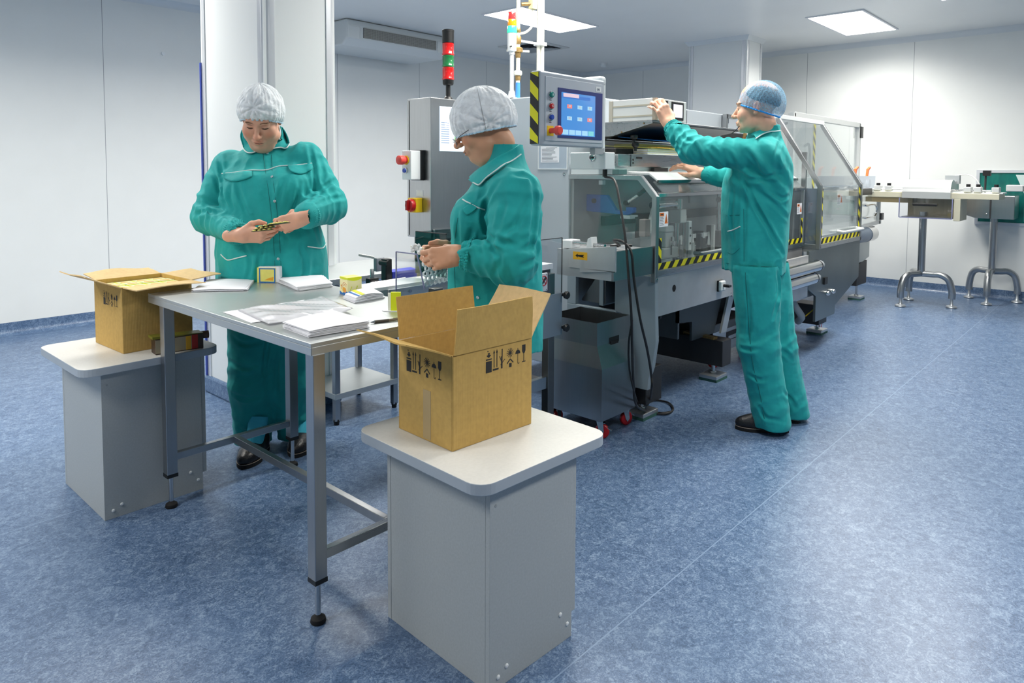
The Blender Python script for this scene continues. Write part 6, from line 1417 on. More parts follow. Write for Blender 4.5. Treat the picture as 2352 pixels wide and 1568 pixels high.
    def cuff(s, el, wr, t0, t1, r0, r1, n=36):
        # elasticated sleeve end gathered into small pleats
        el, wr = Vector(A3(el)), Vector(A3(wr)); d = wr-el; L = d.length; d.normalize(); a = d.orthogonal().normalized(); b = d.cross(a); vs = []; m = 180; prof = [(0, r0, .0005), (.25, r0*1.01, .0016), (.45, r1*1.06, .0022), (.52, r1*1.02, .0012), (.62, r1*1.06, .0022), (.76, r1*1.06, .0024), (.84, r1*1.01, .0012), (.92, r1*1.04, .0022), (1., r1*1.01, .002), (1., r1*.80, .0005)]
        for f, r, am in prof:
            for i in range(m):
                q = 2*math.pi*i/m; rr_ = r+am*math.sin(q*n+1.1*math.sin(q*5)+f*2); vs.append(el+d*(L*(t0+(t1-t0)*f)+.0012*math.sin(q*n*.5))+(a*math.cos(q)+b*math.sin(q))*rr_)
        k = MB(s.W).add(vs, [(j*m+i, j*m+(i+1) % m, (j+1)*m+(i+1) % m, (j+1)*m+i) for j in range(len(prof)-1) for i in range(m)]); return k.build('gathered_cuff', teal, s.jk, smooth=True)
    def cloth(s, F, name, mat=None):
        V_, Q = F.mesh(); me = bpy.data.meshes.new(name); me.from_pydata(V_.tolist(), [], Q.tolist()); me.polygons.foreach_set('use_smooth', [True]*len(me.polygons)); me.materials.append(mat or teal)
        o = bpy.data.objects.new(name, me); COL.objects.link(o); o.parent = s.o; WM[o.name] = s.W; s.bvh = BVHTree.FromPolygons(V_.tolist(), Q.tolist()); return o
    def hit(s, px, py, off=.0, far=None):
        o = s.Wi @ CO; d = (s.Wi.to_3x3() @ ray(px, py)).normalized(); h = s.bvh.ray_cast(o, d)
        if h[0] is None: return None, None
        n = h[1]; n = n if n.dot(d) < 0 else -n; return h[0]+n*off, n
    def seam(s, pts, name='piping', mat=None, r=.0026, par=None, off=.0015, n=6):
        P = bez([(a, b, 0) for a, b in pts], n); Q = [s.hit(p.x, p.y, off)[0] for p in P]; Q = [q for q in Q if q is not None]
        if len(Q) > 2:
            for _ in range(2): Q = [Q[0]]+[(Q[i-1]+Q[i]*2+Q[i+1])/4 for i in range(1, len(Q)-1)]+[Q[-1]]
            return MB(s.W).tube(Q, r, 7).build(name, mat or piping, par or s.jk, smooth=True)
    def snaps(s, pts, r=.006):
        for a, b in pts:
            h, n = s.hit(a, b, .001)
            if h is None: continue
            MB(s.W).lathe(h, [(r, 0), (r, .002), (r*.7, .0032), (r*.3, .003)], n=14, d=n).build('snap_button', snap, s.jk, smooth=True)
    def leaf(s, outer, inner, name, off0=.006, off1=.012, th=.004, n=16, m=6, mat=None, par=None):
        A_ = bez([(a, b, 0) for a, b in outer], 8); B_ = bez([(a, b, 0) for a, b in inner], 8)
        def at(P, t): f = t*(len(P)-1); i = min(int(f), len(P)-2); return P[i]*(1-(f-i))+P[i+1]*(f-i)
        G = []; last = None
        for i in range(n+1):
            row = []
            for j in range(m+1):
                p = at(A_, i/n)*(1-j/m)+at(B_, i/n)*(j/m); h, nn = s.hit(p.x, p.y, off0+(off1-off0)*j/m)
                row.append(h); 
            G.append(row)
        # fill misses from neighbours
        flat = [h for r in G for h in r if h is not None]
        if not flat: return None
        for i in range(n+1):
            for j in range(m+1):
                if G[i][j] is None:
                    c_ = sorted(((abs(i-a)+abs(j-b)*1.5, G[a][b]) for a in range(n+1) for b in range(m+1) if G[a][b] is not None), key=lambda q: q[0])[0][1]
                    p = at(A_, i/n)*(1-j/m)+at(B_, i/n)*(j/m); d = (s.Wi.to_3x3() @ ray(p.x, p.y)); o = s.Wi @ CO; G[i][j] = o+d*((c_.y-o.y)/d.y)
        for _ in range(3):
            H = [r[:] for r in G]
            for i in range(n+1):
                for j in range(m+1):
                    nb = [G[a][b] for a, b in ((i-1, j), (i+1, j), (i, j-1), (i, j+1)) if 0 <= a <= n and 0 <= b <= m]; H[i][j] = G[i][j]*.5+sum(nb, Vector())/len(nb)*.5 if len(nb) == 4 else G[i][j]
            G = H
        vs = [p for r in G for p in r]; fs = [(i*(m+1)+j, i*(m+1)+j+1, (i+1)*(m+1)+j+1, (i+1)*(m+1)+j) for i in range(n) for j in range(m)]
        o = MB(s.W).add(vs, fs).build(name, mat or teal, par or s.jk, smooth=True); md = o.modifiers.new('s', 'SOLIDIFY'); md.thickness = th; md.offset = 0; return o
    def shoe(s, a, b, w=.048, h=.07, name='shoe', ank=.125):
        # heel point a to toe point b on the floor (local), built as an upper and a sole
        a, b = A3(a), A3(b); d = (b-a); L = np.linalg.norm(d); d /= L; sd = np.array([-d[1], d[0], 0]); lo = np.minimum(a, b)-.09; hi = np.maximum(a, b)+.09
        F = Field(np.arange(lo[0], hi[0], .0045), np.arange(lo[1], hi[1], .0045), np.arange(-.006, .16, .0045)); R = np.stack([d, sd, np.array([0, 0, 1.])], 1); up = np.array([0, 0, 1.])
        F.add(ell(a+d*.055+up*.045, (.062, w*.78, .05), R), .02); F.add(ell(a+d*(L-.085)+up*.036, (.09, w, .040), R), .03); F.add(ell(a+d*(L*.5)+up*.04, (L*.3, w*.8, .045), R), .03); F.add(cone(a+d*.06+up*.06, a+d*.055+up*ank, .043, .044), .02)
        pl = (lo, hi+np.array([0, 0, .2]), lambda X, Y, Z: Z-.016+0*X+0*Y); F.cut(pl, .003); o = s.cloth(F, name, leather)
        out = [(a+d*(.004)+0*sd), (a+d*.01+sd*w*.62), (a+d*.07+sd*w*.78), (a+d*(L*.5)+sd*w*.86), (a+d*(L-.08)+sd*w*1.06), (a+d*(L-.025)+sd*w*.74), (a+d*(L+.004)), (a+d*(L-.025)-sd*w*.74), (a+d*(L-.08)-sd*w*1.06), (a+d*(L*.5)-sd*w*.86), (a+d*.07-sd*w*.78), (a+d*.01-sd*w*.62)]
        P = bez([tuple(p) for p in out+[out[0]]], 5)[:-1]; k = MB(s.W); n_ = len(P); k.add([(p.x, p.y, z) for z in (0.0, .018) for p in P], [tuple(range(n_)), tuple(range(2*n_-1, n_-1, -1))]+[(i, (i+1) % n_, n_+(i+1) % n_, n_+i) for i in range(n_)]); so = k.build('sole', rubber, o, bevel=.002)
        MB(s.W).tube([(p.x*.995+a[0]*.005, p.y*.995+a[1]*.005, .0195) for p in P], .0016, 5, True).build('welt_stitching', M('welt_thread', c(150, 140, 130), .7), o)
        return o
lashm = M('dark_lash', c(50, 36, 30), .7); browm = M('brown_brow', c(120, 88, 66), .7); lipm = M('lip_line', c(110, 56, 50), .6)
nailm = M('fingernail', c(232, 184, 164), .3)
def netM(name, col, op, fine, hi=.95):
    m = bpy.data.materials.new(name); m.use_nodes = True; nt = m.node_tree; N = nt.nodes; L = nt.links; b = N['Principled BSDF']; b.inputs['Base Color'].default_value = col; b.inputs['Roughness'].default_value = .7; b.inputs['Specular IOR Level'].default_value = .2
    tc = N.new('ShaderNodeTexCoord'); mp = N.new('ShaderNodeMapping'); mp.inputs['Scale'].default_value = fine; L.new(tc.outputs['UV'], mp.inputs[0])
    n = N.new('ShaderNodeTexNoise'); n.inputs['Scale'].default_value = 1.; n.inputs['Detail'].default_value = 4; n.inputs['Distortion'].default_value = .8; L.new(mp.outputs[0], n.inputs['Vector'])
    r = N.new('ShaderNodeMapRange'); r.inputs[1].default_value = .36; r.inputs[2].default_value = .64; r.inputs[3].default_value = op; r.inputs[4].default_value = hi; L.new(n.outputs['Fac'], r.inputs[0]); L.new(r.outputs[0], b.inputs['Alpha'])
    bp = N.new('ShaderNodeBump'); bp.inputs['Strength'].default_value = .8; bp.inputs['Distance'].default_value = .006; L.new(n.outputs['Fac'], bp.inputs['Height']); L.new(bp.outputs[0], b.inputs['Normal'])
    return m
def dome(s, name, mat, ce, rad, tilt, par, knot=None, amp=.004, lo=-14, freq=34, seed=1, roll=0., pinch=.06, front=0.):
    nu, nv = 200, 70; rr = random.Random(seed); Rt = Matrix.Rotation(math.radians(-tilt), 3, 'X') @ Matrix.Rotation(math.radians(roll), 3, 'Y')
    ph = [rr.uniform(0, 6.28) for _ in range(10)]; kn = Vector(knot).normalized() if knot else None
    if kn: k1 = kn.orthogonal().normalized(); k2 = kn.cross(k1)
    vs = []; uv = []; hR = Matrix([list(map(float, r)) for r in s.hR]); hc = Vector(s.hc.tolist())
    for j in range(nv+1):
        f = j/nv; phi = math.radians(lo+(90-lo)*f)
        for i in range(nu):
            u = 2*math.pi*i/nu; d = Vector((math.cos(phi)*math.cos(u), math.cos(phi)*math.sin(u), math.sin(phi)))
            w = math.sin(u*freq+2*math.sin(u*3+ph[0])+ph[1])*math.exp(-f*9)*.55   # gathers at the elastic
            w += .32*math.sin(u*9+phi*6+ph[2]+1.5*math.sin(phi*5+ph[3]))+.22*math.sin(u*31-phi*4+ph[4]+1.2*math.sin(u*5))*math.cos(phi)
            if kn:
                a = math.acos(max(-1, min(1, d.dot(kn)))); t = math.atan2(d.dot(k1), d.dot(k2)); w += 2.2*(abs(math.sin(t*5+ph[5]+.4*math.sin(t*3)))-.5)*math.exp(-(a/.75)**2)*min(1, a*4)-2.0*math.exp(-(a/.10)**2)
            g = 1-pinch*math.exp(-f*14)
            p = Vector((d.x*rad[0]*g, d.y*rad[1]*g, d.z*rad[2]))+d*amp*w
            if front: p.z += front*max(0, -d.y)*math.exp(-f*5)
            p = hc+hR @ ((Rt @ p+Vector(ce))*s.hk); vs.append(p); uv.append((i/nu, f))
    fs = [(j*nu+i, j*nu+(i+1) % nu, (j+1)*nu+(i+1) % nu, (j+1)*nu+i) for j in range(nv) for i in range(nu)]
    o = MB(s.W).add(vs, fs).build(name, mat, par, smooth=True); me = o.data
    for p in me.polygons: p.use_smooth = True
    for e in me.edges: e.use_edge_sharp = False
    ul = me.uv_layers.new(name='uv')
    for lp in me.loops: a, b = uv[lp.vertex_index]; ul.data[lp.index].uv = (a, b)
    return o, [vs[i] for i in range(nu)]
def limb_folds(P, a, b, t0, t1, amp, lam, r, seed=0., slant=.6):
    a, b = A3(a), A3(b); ab = b-a; L = np.linalg.norm(ab); ab /= L; q = P-a; t = q @ ab; rad = q-np.outer(t, ab); dist = np.linalg.norm(rad, axis=1)
    side = rad @ np.cross(ab, np.array([.3, .5, .81])); e = np.exp(-((t/L-(t0+t1)/2)/max((t1-t0)/2, 1e-3))**2)*np.clip(1.6-dist/r, 0, 1)
    w = np.sin(6.283*(t+slant*side)/lam+7*vnoise(P+seed, 6.)+seed)
    w = np.where(w > 0, w**1.5 if False else np.abs(w)**1.4, -.45*np.abs(w))
    return -amp*.62*e*w*(.25+1.1*vnoise(P*1.0+seed*3.1, 9.))
def box_axes(lo, hi, h): return [np.arange(a, b, h) for a, b in zip(lo, hi)]
stitch = M('teal_stitch', c(12, 118, 118), .8)
wnet = netM('white_blue_hair_net', c(246, 251, 254), .84, (24, 11, 1), 1.); bnet = netM('blue_hair_net', c(150, 206, 242), .26, (150, 26, 1), .6); rimw = M('blue_elastic', c(190, 220, 238), .7); rimb = M('bright_blue_elastic', c(40, 150, 230), .6)
hairg = M('grey_brown_hair', c(186, 182, 178), .6, noise=(40, .2), stretch=(1, 1, 6)); haird = M('dark_hair', c(66, 62, 64), .5, noise=(60, .4), stretch=(6, 1, 1))
glam = M('spectacle_metal', c(120, 110, 110), .25, .9); lensm = glassM('spectacle_lens', (.95, .96, .97, 1), .07)
def trousers_fold(segs, seed):
    def fn(P):
        d = .015*(vnoise(P*np.array([1, 1, .35])+seed, 9.)-.5)+.006*(np.abs(vnoise(P*np.array([1.2, 1.2, .5])+seed*2, 19.)-.5)*2-.5)
        for s_ in segs: d += .5*limb_folds(P, *s_)
        return d
    return fn
# ---------------------------------------------------------------- the woman facing the camera
w1 = Person('person in teal work suit and hair net, looking down at blister packs in both hands', 1.60, 3.10); J = w1.J
hR = rotm(6, 36, 3); hc = J(600, 268, -.10)
lw, rw = J(556, 541, -.30), J(697, 500, -.29); lel, rel = J(480, 497, -.04), J(750, 470, -.03); lsh, rsh = J(530, 384, .02), J(700, 370, .02)
F = Field(axis_(-.36, .36, .010, .0027, [(-.17, .17)]), axis_(-.47, .26, .010, .0027, [(-.44, .02)]), axis_(0.02, 1.72, .011, .0027, [(1.0, 1.15), (1.36, 1.70)]))
w1.head(F, hc, hR, 1.02, heavy=1.)
nb = J(612, 352, .03); F.add(cone(hc+hR @ np.array([0, .035, -.09]), nb, .058, .062), .03)
F.add(loft([(J(630, y)[2], J(px, y)[0], dy, rx, ry) for y, px, dy, rx, ry in ((700, 630, -.01, .16, .12), (560, 630, -.02, .17, .13), (450, 620, -.0, .17, .11), (385, 612, .03, .11, .07))]), .03)
for sh, el, wr in ((lsh, lel, lw), (rsh, rel, rw)): F.add(cone(sh, el, .05, .042), .03); F.add(cone(el, wr, .042, .028), .03)
lk, rk = J(590, 900, -.02), J(672, 890, .02); la, ra = J(585, 1030, .0), J(676, 1010, .05)
for hp, kn, an in ((J(590, 700), lk, la), (J(670, 700), rk, ra)): F.add(cone(hp, kn, .085, .055), .03); F.add(cone(kn, an, .055, .04), .03)
tl = w1.hand(F, lw, (.98, -.10, .03), (-.05, -.93, -.36), False, [(28, 30, 18), (34, 34, 20), (40, 36, 22), (46, 38, 24)], thumb=((.014, .024, -.006), (.042, .044, -.022), (.070, .046, -.034), (.096, .038, -.036)), k=1.0)
tr = w1.hand(F, rw, (-.88, -.10, -.30), (.10, -.96, .22), True, [(38, 40, 24), (52, 50, 30), (56, 54, 32), (58, 56, 34)], thumb=((.014, .024, -.010), (.042, .044, -.026), (.070, .036, -.044), (.092, .020, -.052)), k=1.0)
o1 = w1.body(F, (222, 168, 142))
# jacket
Z = lambda y: J(620, y)[2]
X = lambda px, y: J(px, y)[0]
FJ = Field(*box_axes((-.46, -.44, Z(722)), (.48, .28, Z(318)), .0047))
FJ.add(loft([(Z(722), X(630, 720), -.01, .255, .205), (Z(640), X(632, 640), -.025, .250, .205), (Z(575), X(631, 570), -.04, .246, .205), (Z(530), X(628, 530), -.04, .225, .20), (Z(490), X(625, 490), -.035, .207, .19), (Z(440), X(620, 440), -.02, .205, .175), (Z(400), X(616, 400), .0, .205, .15), (Z(372), X(613, 372), .02, .196, .12), (Z(352), X(611, 352), .025, .135, .095), (Z(338), X(610, 338), .03, .085, .08), (Z(322), X(609, 322), .03, .07, .07)], math.radians(6), 2.25), .03)
for sh, el, wr, rr_ in ((lsh, lel, lw, .5), (rsh, rel, rw, .45)):
    d = (wr-el); cu = el+d*.80
    FJ.add(ell(sh+np.array([0, 0, -.005]), (.080, .09, .080)), .04); FJ.add(cone(sh*.6+el*.4, el, .086, .079), .008); FJ.add(cone(sh, sh*.4+el*.6, .084, .084), .012); FJ.add(cone(el, cu, .078, .050), .005); FJ.add(ell(el, (.081, .08, .082)), .02)
    FJ.add(cone(el+d*.72, el+d*.84, .053, .050), .008);  FJ.cut(cone(el+d*.95, wr+d*.3, .033, .033), .004)
for sx, px, yy in ((-1, 575, 440), (1, 665, 430)): FJ.add(ell(J(px, yy, -.10), (.09, .085, .085)), .06)
def f1(P):
    d = .020*(vnoise(P*np.array([1, 1, .5]), 7.)-.5)+.008*(np.abs(vnoise(P*np.array([1.3, 1, .6])+3, 15.)-.5)*2-.5)
    for sh, el, wr in ((lsh, lel, lw), (rsh, rel, rw)):
        d += limb_folds(P, sh, el, .55, 1.05, .011, .062, .14, 1.)+limb_folds(P, el, wr, -.1, .6, .010, .050, .13, 2.)+limb_folds(P, el, wr, .72, .92, .005, .014, .09, 3., 1.6)+limb_folds(P, sh, el, -.1, .4, .007, .07, .16, 4.)
    return d
FJ.disp(f1)
w1.crease(FJ, [(1.3, (498, 344), (505, 374), (510, 405), (515, 454), (524, 478)), (1.3, (708, 320), (715, 356), (721, 393), (724, 435), (708, 463)), ((544, 418), (553, 454), (571, 503)), (.7, (530, 420), (528, 455), (536, 480)), (.7, (653, 414), (645, 440), (640, 470)), ((782, 408), (746, 429), (727, 454)), ((792, 452), (761, 457), (728, 470)), ((443, 454), (473, 481), (512, 493)), ((446, 492), (480, 486), (505, 500)), ((515, 495), (532, 505), (546, 520)), (.8, (688, 420), (682, 460), (668, 500)), (.8, (604, 540), (596, 600), (590, 650)), (.8, (690, 560), (700, 610), (690, 650)), (.7, (478, 380), (500, 420), (506, 450)), (.7, (735, 360), (742, 400), (730, 440)), (.7, (560, 560), (575, 600), (566, 650))])
w1.jk = w1.cloth(FJ, 'jacket')
for el_, wr_ in ((lel, lw), (rel, rw)): w1.cuff(el_, wr_, .80, .93, .055, .0455)
w1.leaf([(612, 349), (596, 349), (578, 355), (565, 350), (556, 330), (552, 312), (556, 298)], [(610, 345), (600, 341), (590, 335), (580, 324), (572, 314), (566, 306), (562, 298)], 'collar', .007, .02)
w1.leaf([(624, 346), (640, 342), (655, 345), (664, 340), (664, 325), (657, 306), (648, 292)], [(624, 342), (632, 336), (640, 326), (645, 314), (647, 306), (646, 298), (644, 290)], 'collar', .007, .02)
w1.seam([(553, 300), (552, 316), (557, 336), (566, 351), (578, 355), (594, 350), (608, 346)], off=.011, r=.0028); w1.seam([(648, 294), (658, 309), (664, 328), (663, 341), (655, 345), (640, 342), (624, 345)], off=.011, r=.0028)
w1.seam([(510, 399), (540, 396), (575, 391), (612, 391), (640, 382), (675, 380), (716, 375)])
w1.seam([(508, 584), (516, 592), (525, 597), (545, 592), (566, 587)]); w1.seam([(706, 566), (720, 568), (740, 570), (748, 560)])
w1.leaf([(514, 402), (516, 411), (535, 418), (552, 416), (570, 411), (580, 406)], [(514, 399), (527, 398), (540, 397), (554, 395), (567, 394), (579, 394)], 'pocket_flap', .005, .003, .003)
w1.leaf([(662, 385), (668, 395), (682, 400), (695, 400), (710, 393), (718, 386)], [(661, 381), (673, 380), (684, 379), (695, 378), (706, 377), (717, 376)], 'pocket_flap', .005, .003, .003)
w1.seam([(604, 352), (611, 400), (618, 450), (626, 520), (631, 600), (632, 660)], 'placket_stitching', stitch, .0013, off=.0003); w1.seam([(624, 356), (626, 400), (632, 450), (640, 520), (645, 600), (646, 660)], 'placket_stitching', stitch, .0013, off=.0003)
w1.snaps([(614, 352), (625, 406), (631, 462), (639, 594), (548, 411), (690, 394)])
FT = Field(*box_axes((-.26, -.22, .03), (.28, .26, Z(660)), .0062)); 
for hp, kn, an, r0, r1 in ((J(592, 690), J(585, 880, -.01), J(582, 1035, .01), .135, .075), (J(668, 690), J(672, 870, .03), J(676, 1015, .07), .13, .072)):
    FT.add(cone(hp, kn, r0, .110), .04); FT.add(cone(kn, an, .108, r1), .03); FT.cut(cone(an-np.array([0, 0, .0]), an-np.array([0, 0, .2]), r1*.8, r1*.9), .004)
FT.disp(trousers_fold([(J(585, 880, -.01), J(582, 1035, .01), .3, 1.05, .010, .06, .15, 5.), (J(592, 690), J(585, 880), .5, 1.1, .011, .08, .2, 6.), (J(672, 870, .03), J(676, 1015, .07), .3, 1.0, .010, .06, .15, 7.)], 2.))
w1.crease(FT, [((535, 775), (560, 790), (600, 785)), (1.2, (528, 830), (560, 845), (596, 838)), ((620, 760), (610, 820), (605, 860)), (1.1, (535, 905), (565, 915), (600, 908)), ((548, 985), (575, 995), (605, 988)), (.8, (640, 800), (636, 870), (640, 930))])
w1.cloth(FT, 'trousers')
def floorpt(p, px, py): q = p.Wi @ atz(px, py, 0); return np.array([q.x, q.y, 0])
a = floorpt(w1, 557, 1078); w1.shoe(a+np.array([.01, .245, 0]), a, .05, ank=.07); a = floorpt(w1, 678, 1052); w1.shoe(a+np.array([-.015, .245, 0]), a, .05, ank=.07)
for (px, py), (sx_, sy_) in (((557, 1078), (.006, .145)), ((678, 1052), (-.009, .145))):
    a = floorpt(w1, px, py); q = a+np.array([sx_, sy_, 0]); MB(w1.W).tube([tuple(q+np.array([0, -.035, .052])), tuple(q+np.array([0, -.01, .085])), tuple(q+np.array([0, .02, .12])), tuple(q+np.array([0, .04, .17]))], [.034, .041, .043, .044], 18).build('sock', sock, o1, smooth=True)
dome(w1, 'hair', hairg, (0, .012, .035), (.080, .099, .092), 12, o1, lo=0, amp=.001)
hn, rim = dome(w1, 'hair_net', wnet, (0, .010, .026), (.1, .114, .118), 17, o1, knot=(-.08, -.93, .26), amp=.0046, lo=-26, seed=3, front=.04)
MB(w1.W).tube(rim, .0035, 6, True).build('elastic_band', rimw, hn, smooth=True)

# blister packs in her hands
bl = M('green_foil', c(70, 84, 50), .35, .5); blt = M('amber_blister', c(226, 212, 110), .25)
def blister(label, px, py, dy, rz, tilt):
    P = w1.W @ Vector(J(px, py, dy).tolist()); t = thing('blister_pack', label, 'blister pack', P, YAW-math.pi/2+math.radians(rz), 'blister packs held by the woman looking down'); xf = frame_xf(t, P, YAW-math.pi/2+math.radians(rz)) @ Matrix.Rotation(math.radians(tilt), 4, 'Y') @ Matrix.Rotation(math.radians(-8), 4, 'X')
    MB(xf).prism(rrect(-.042, .042, -.02, .02, .005, 3), 'z', 0, .0012).build('foil', bl, t)
    for i in range(4):
        for j in (-1, 1): MB(xf).lathe((-.030+.02*i, .0095*j, .0012), [(.0078, 0), (.0075, .003), (.0055, .0052), (.002, .006)], n=14).build('tablet_pocket', blt, t, smooth=True)
    return t
blister('lowest blister pack of the pile lying on the woman\'s palm', 603, 530, -.395, 6, -6); blister('middle blister pack of the pile in the woman\'s palm', 608, 525, -.39, 2, -9); blister('top blister pack of the pile in the woman\'s palm', 616, 519, -.385, -4, -12); blister('blister pack pinched up by the woman\'s other hand', 641, 514, -.40, -8, -8)

# ---------------------------------------------------------------- the woman in profile
w2 = Person('person in teal work suit, hair net and spectacles in profile behind the open carton', 1.965, 1.70); J = w2.J
hR = rotm(-87, 27, 0); hc = J(1106, 284, .0)
nw, fw_ = J(1058, 585, -.21), J(1052, 580, .02); nel, fel = J(1174, 600, -.23), J(1130, 590, .17); nsh, fsh = J(1183, 445, -.16), J(1165, 440, .17)
F = Field(axis_(-.44, .24, .010, .0026, [(-.43, .12)]), axis_(-.36, .30, .010, .0026, [(-.30, .13)]), axis_(.02, 1.62, .011, .0026, [(.95, 1.12), (1.26, 1.60)]))
w2.head(F, hc, hR, .99, heavy=.35)
nb = J(1158, 392, .0); F.add(cone(hc+hR @ np.array([0, .03, -.08]), nb, .048, .053), .02)
F.add(loft([(J(1140, y)[2], J(px, y)[0], 0, rx, ry) for y, px, rx, ry in ((780, 1137, .11, .13), (600, 1137, .11, .14), (470, 1150, .09, .13), (410, 1158, .06, .08))]), .03)
for sh, el, wr in ((nsh, nel, nw), (fsh, fel, fw_)): F.add(cone(sh, el, .048, .04), .03); F.add(cone(el, wr, .042, .029), .03)
for dy in (-.09, .09): F.add(cone(J(1150, 720, dy), J(1150, 1000, dy), .075, .05), .03); F.add(cone(J(1150, 1000, dy), J(1160, 1230, dy), .05, .04), .03)
w2.hand(F, nw, (-.97, -.04, -.16), (.02, -.97, .25), True, [(36, 62, 26), (58, 72, 34), (62, 76, 38), (64, 78, 40)], spread=(4, 1, -2, -5), thumb=((.014, .022, -.012), (.044, .034, -.030), (.074, .030, -.040), (.098, .020, -.046)), k=1.05)
w2.hand(F, fw_, (-.97, -.08, .0), (0, .90, .4), False, [(30, 40, 26), (40, 46, 30), (44, 50, 32), (50, 50, 34)], k=1.0)
o2 = w2.body(F, (212, 160, 128))
Z = lambda y: J(1140, y)[2]
X = lambda px, y: J(px, y)[0]
def sec(y, x0, x1, ry, dy=0.): a, b = X(x0, y), X(x1, y); return (Z(y), (a+b)/2, dy, (b-a)/2, ry)
FJ = Field(*box_axes((-.30, -.37, Z(800)), (.28, .32, Z(330)), .0046))
FJ.add(loft([sec(795, 1032, 1242, .15), sec(720, 1030, 1242, .155), sec(640, 1030, 1238, .15), sec(560, 1033, 1243, .15), sec(500, 1042, 1246, .15), sec(450, 1068, 1240, .155), sec(415, 1090, 1226, .15), sec(390, 1108, 1212, .125), sec(370, 1122, 1200, .09), sec(345, 1130, 1196, .075), sec(333, 1136, 1192, .07)], 0, 2.2), .03)
for sh, el, wr in ((nsh, nel, nw), (fsh, fel, fw_)):
    d = wr-el; cu = el+d*.8
    FJ.add(ell(sh, (.09, .08, .09)), .045); FJ.add(cone(sh, sh*.4+el*.6, .086, .084), .012); FJ.add(cone(sh*.6+el*.4, el, .086, .080), .006); FJ.add(cone(el, cu, .078, .052), .005); FJ.add(ell(el, (.081, .08, .083)), .02); FJ.add(cone(el+d*.74, el+d*.84, .056, .050), .008); FJ.cut(cone(el+d*.955, wr+d*.3, .037, .037), .004)
FJ.add(ell(J(1078, 505, -.08), (.07, .09, .09)), .05); FJ.add(ell(J(1078, 505, .08), (.07, .09, .09)), .05)
def f2(P):
    d = .020*(vnoise(P*np.array([1, 1, .5])+9, 7.)-.5)+.008*(np.abs(vnoise(P*np.array([1.3, 1, .6])+13, 15.)-.5)*2-.5)
    for sh, el, wr in ((nsh, nel, nw), (fsh, fel, fw_)):
        d += limb_folds(P, sh, el, .5, 1.1, .012, .07, .15, 11.)+limb_folds(P, el, wr, -.1, .55, .012, .055, .14, 12.)+limb_folds(P, el, wr, .74, .95, .005, .013, .09, 13., 1.8)+limb_folds(P, sh, el, -.1, .4, .007, .07, .16, 14.)
    return d
FJ.disp(f2)
w2.crease(FJ, [(1.3, (1223, 422), (1229, 455), (1227, 486), (1223, 532), (1214, 578)), ((1177, 400), (1211, 405), (1229, 425)), (1.2, (1143, 419), (1119, 462), (1110, 501), (1119, 532), (1131, 556)), (1.2, (1056, 569), (1085, 560), (1100, 560), (1103, 578)), (1.2, (1125, 553), (1146, 590), (1140, 625)), ((1076, 578), (1082, 612), (1100, 636)), (1.2, (1182, 563), (1155, 556), (1125, 545)), (.9, (1213, 455), (1186, 510), (1165, 532)), ((1198, 612), (1232, 595)), (.9, (1198, 575), (1232, 560)), (.9, (1051, 486), (1052, 541), (1055, 566)), (.8, (1160, 470), (1145, 510), (1140, 540)), (.8, (1240, 500), (1235, 560), (1228, 640)), (.8, (1192, 640), (1200, 690), (1195, 750)), (.7, (1085, 520), (1078, 550), (1075, 570))])
w2.jk = w2.cloth(FJ, 'jacket')
for el_, wr_ in ((nel, nw), (fel, fw_)): w2.cuff(el_, wr_, .81, .965, .054, .046)
w2.leaf([(1092, 424), (1104, 427), (1120, 414), (1142, 398), (1168, 378), (1190, 358)], [(1086, 418), (1100, 404), (1116, 392), (1136, 378), (1160, 356), (1184, 334)], 'collar', .008, .022, .004)
w2.seam([(1085, 417), (1096, 424), (1105, 427), (1122, 413), (1144, 396), (1170, 376), (1191, 355)], off=.012)
w2.seam([(1063, 458), (1072, 464), (1082, 468)]); w2.seam([(1084, 470), (1098, 477), (1114, 482)])
w2.leaf([(1066, 487), (1072, 494), (1080, 491), (1090, 484), (1096, 478)], [(1064, 480), (1070, 475), (1078, 470), (1086, 471), (1094, 476)], 'pocket_flap', .005, .003, .003)
w2.seam([(1052, 500), (1046, 540), (1044, 600), (1046, 680)], 'placket_stitching', stitch, .0013, off=.0003); w2.snaps([(1098, 683)], .006)
FT = Field(*box_axes((-.22, -.26, .03), (.22, .28, Z(760)), .008))
for dy in (-.09, .09): FT.add(cone(J(1145, 740, dy), J(1148, 1000, dy), .115, .095), .04); FT.add(cone(J(1148, 1000, dy), J(1156, 1225, dy), .095, .085), .03)
FT.disp(trousers_fold([], 4.)); w2.cloth(FT, 'trousers')
for dy in (-.09, .09): w2.shoe(np.array([.06, dy, 0]), np.array([-.185, dy*1.15, 0]), .046)
dome(w2, 'hair', hairg, (0, .012, .035), (.080, .100, .092), 10, o2, lo=0, amp=.001)
hn, rim = dome(w2, 'hair_net', wnet, (0, .013, .008), (.096, .126, .126), 15, o2, knot=(.97, .15, -.16), amp=.0042, lo=-20, seed=8, freq=46)
MB(w2.W).tube(rim, .0035, 6, True).build('elastic_band', rimw, hn, smooth=True)
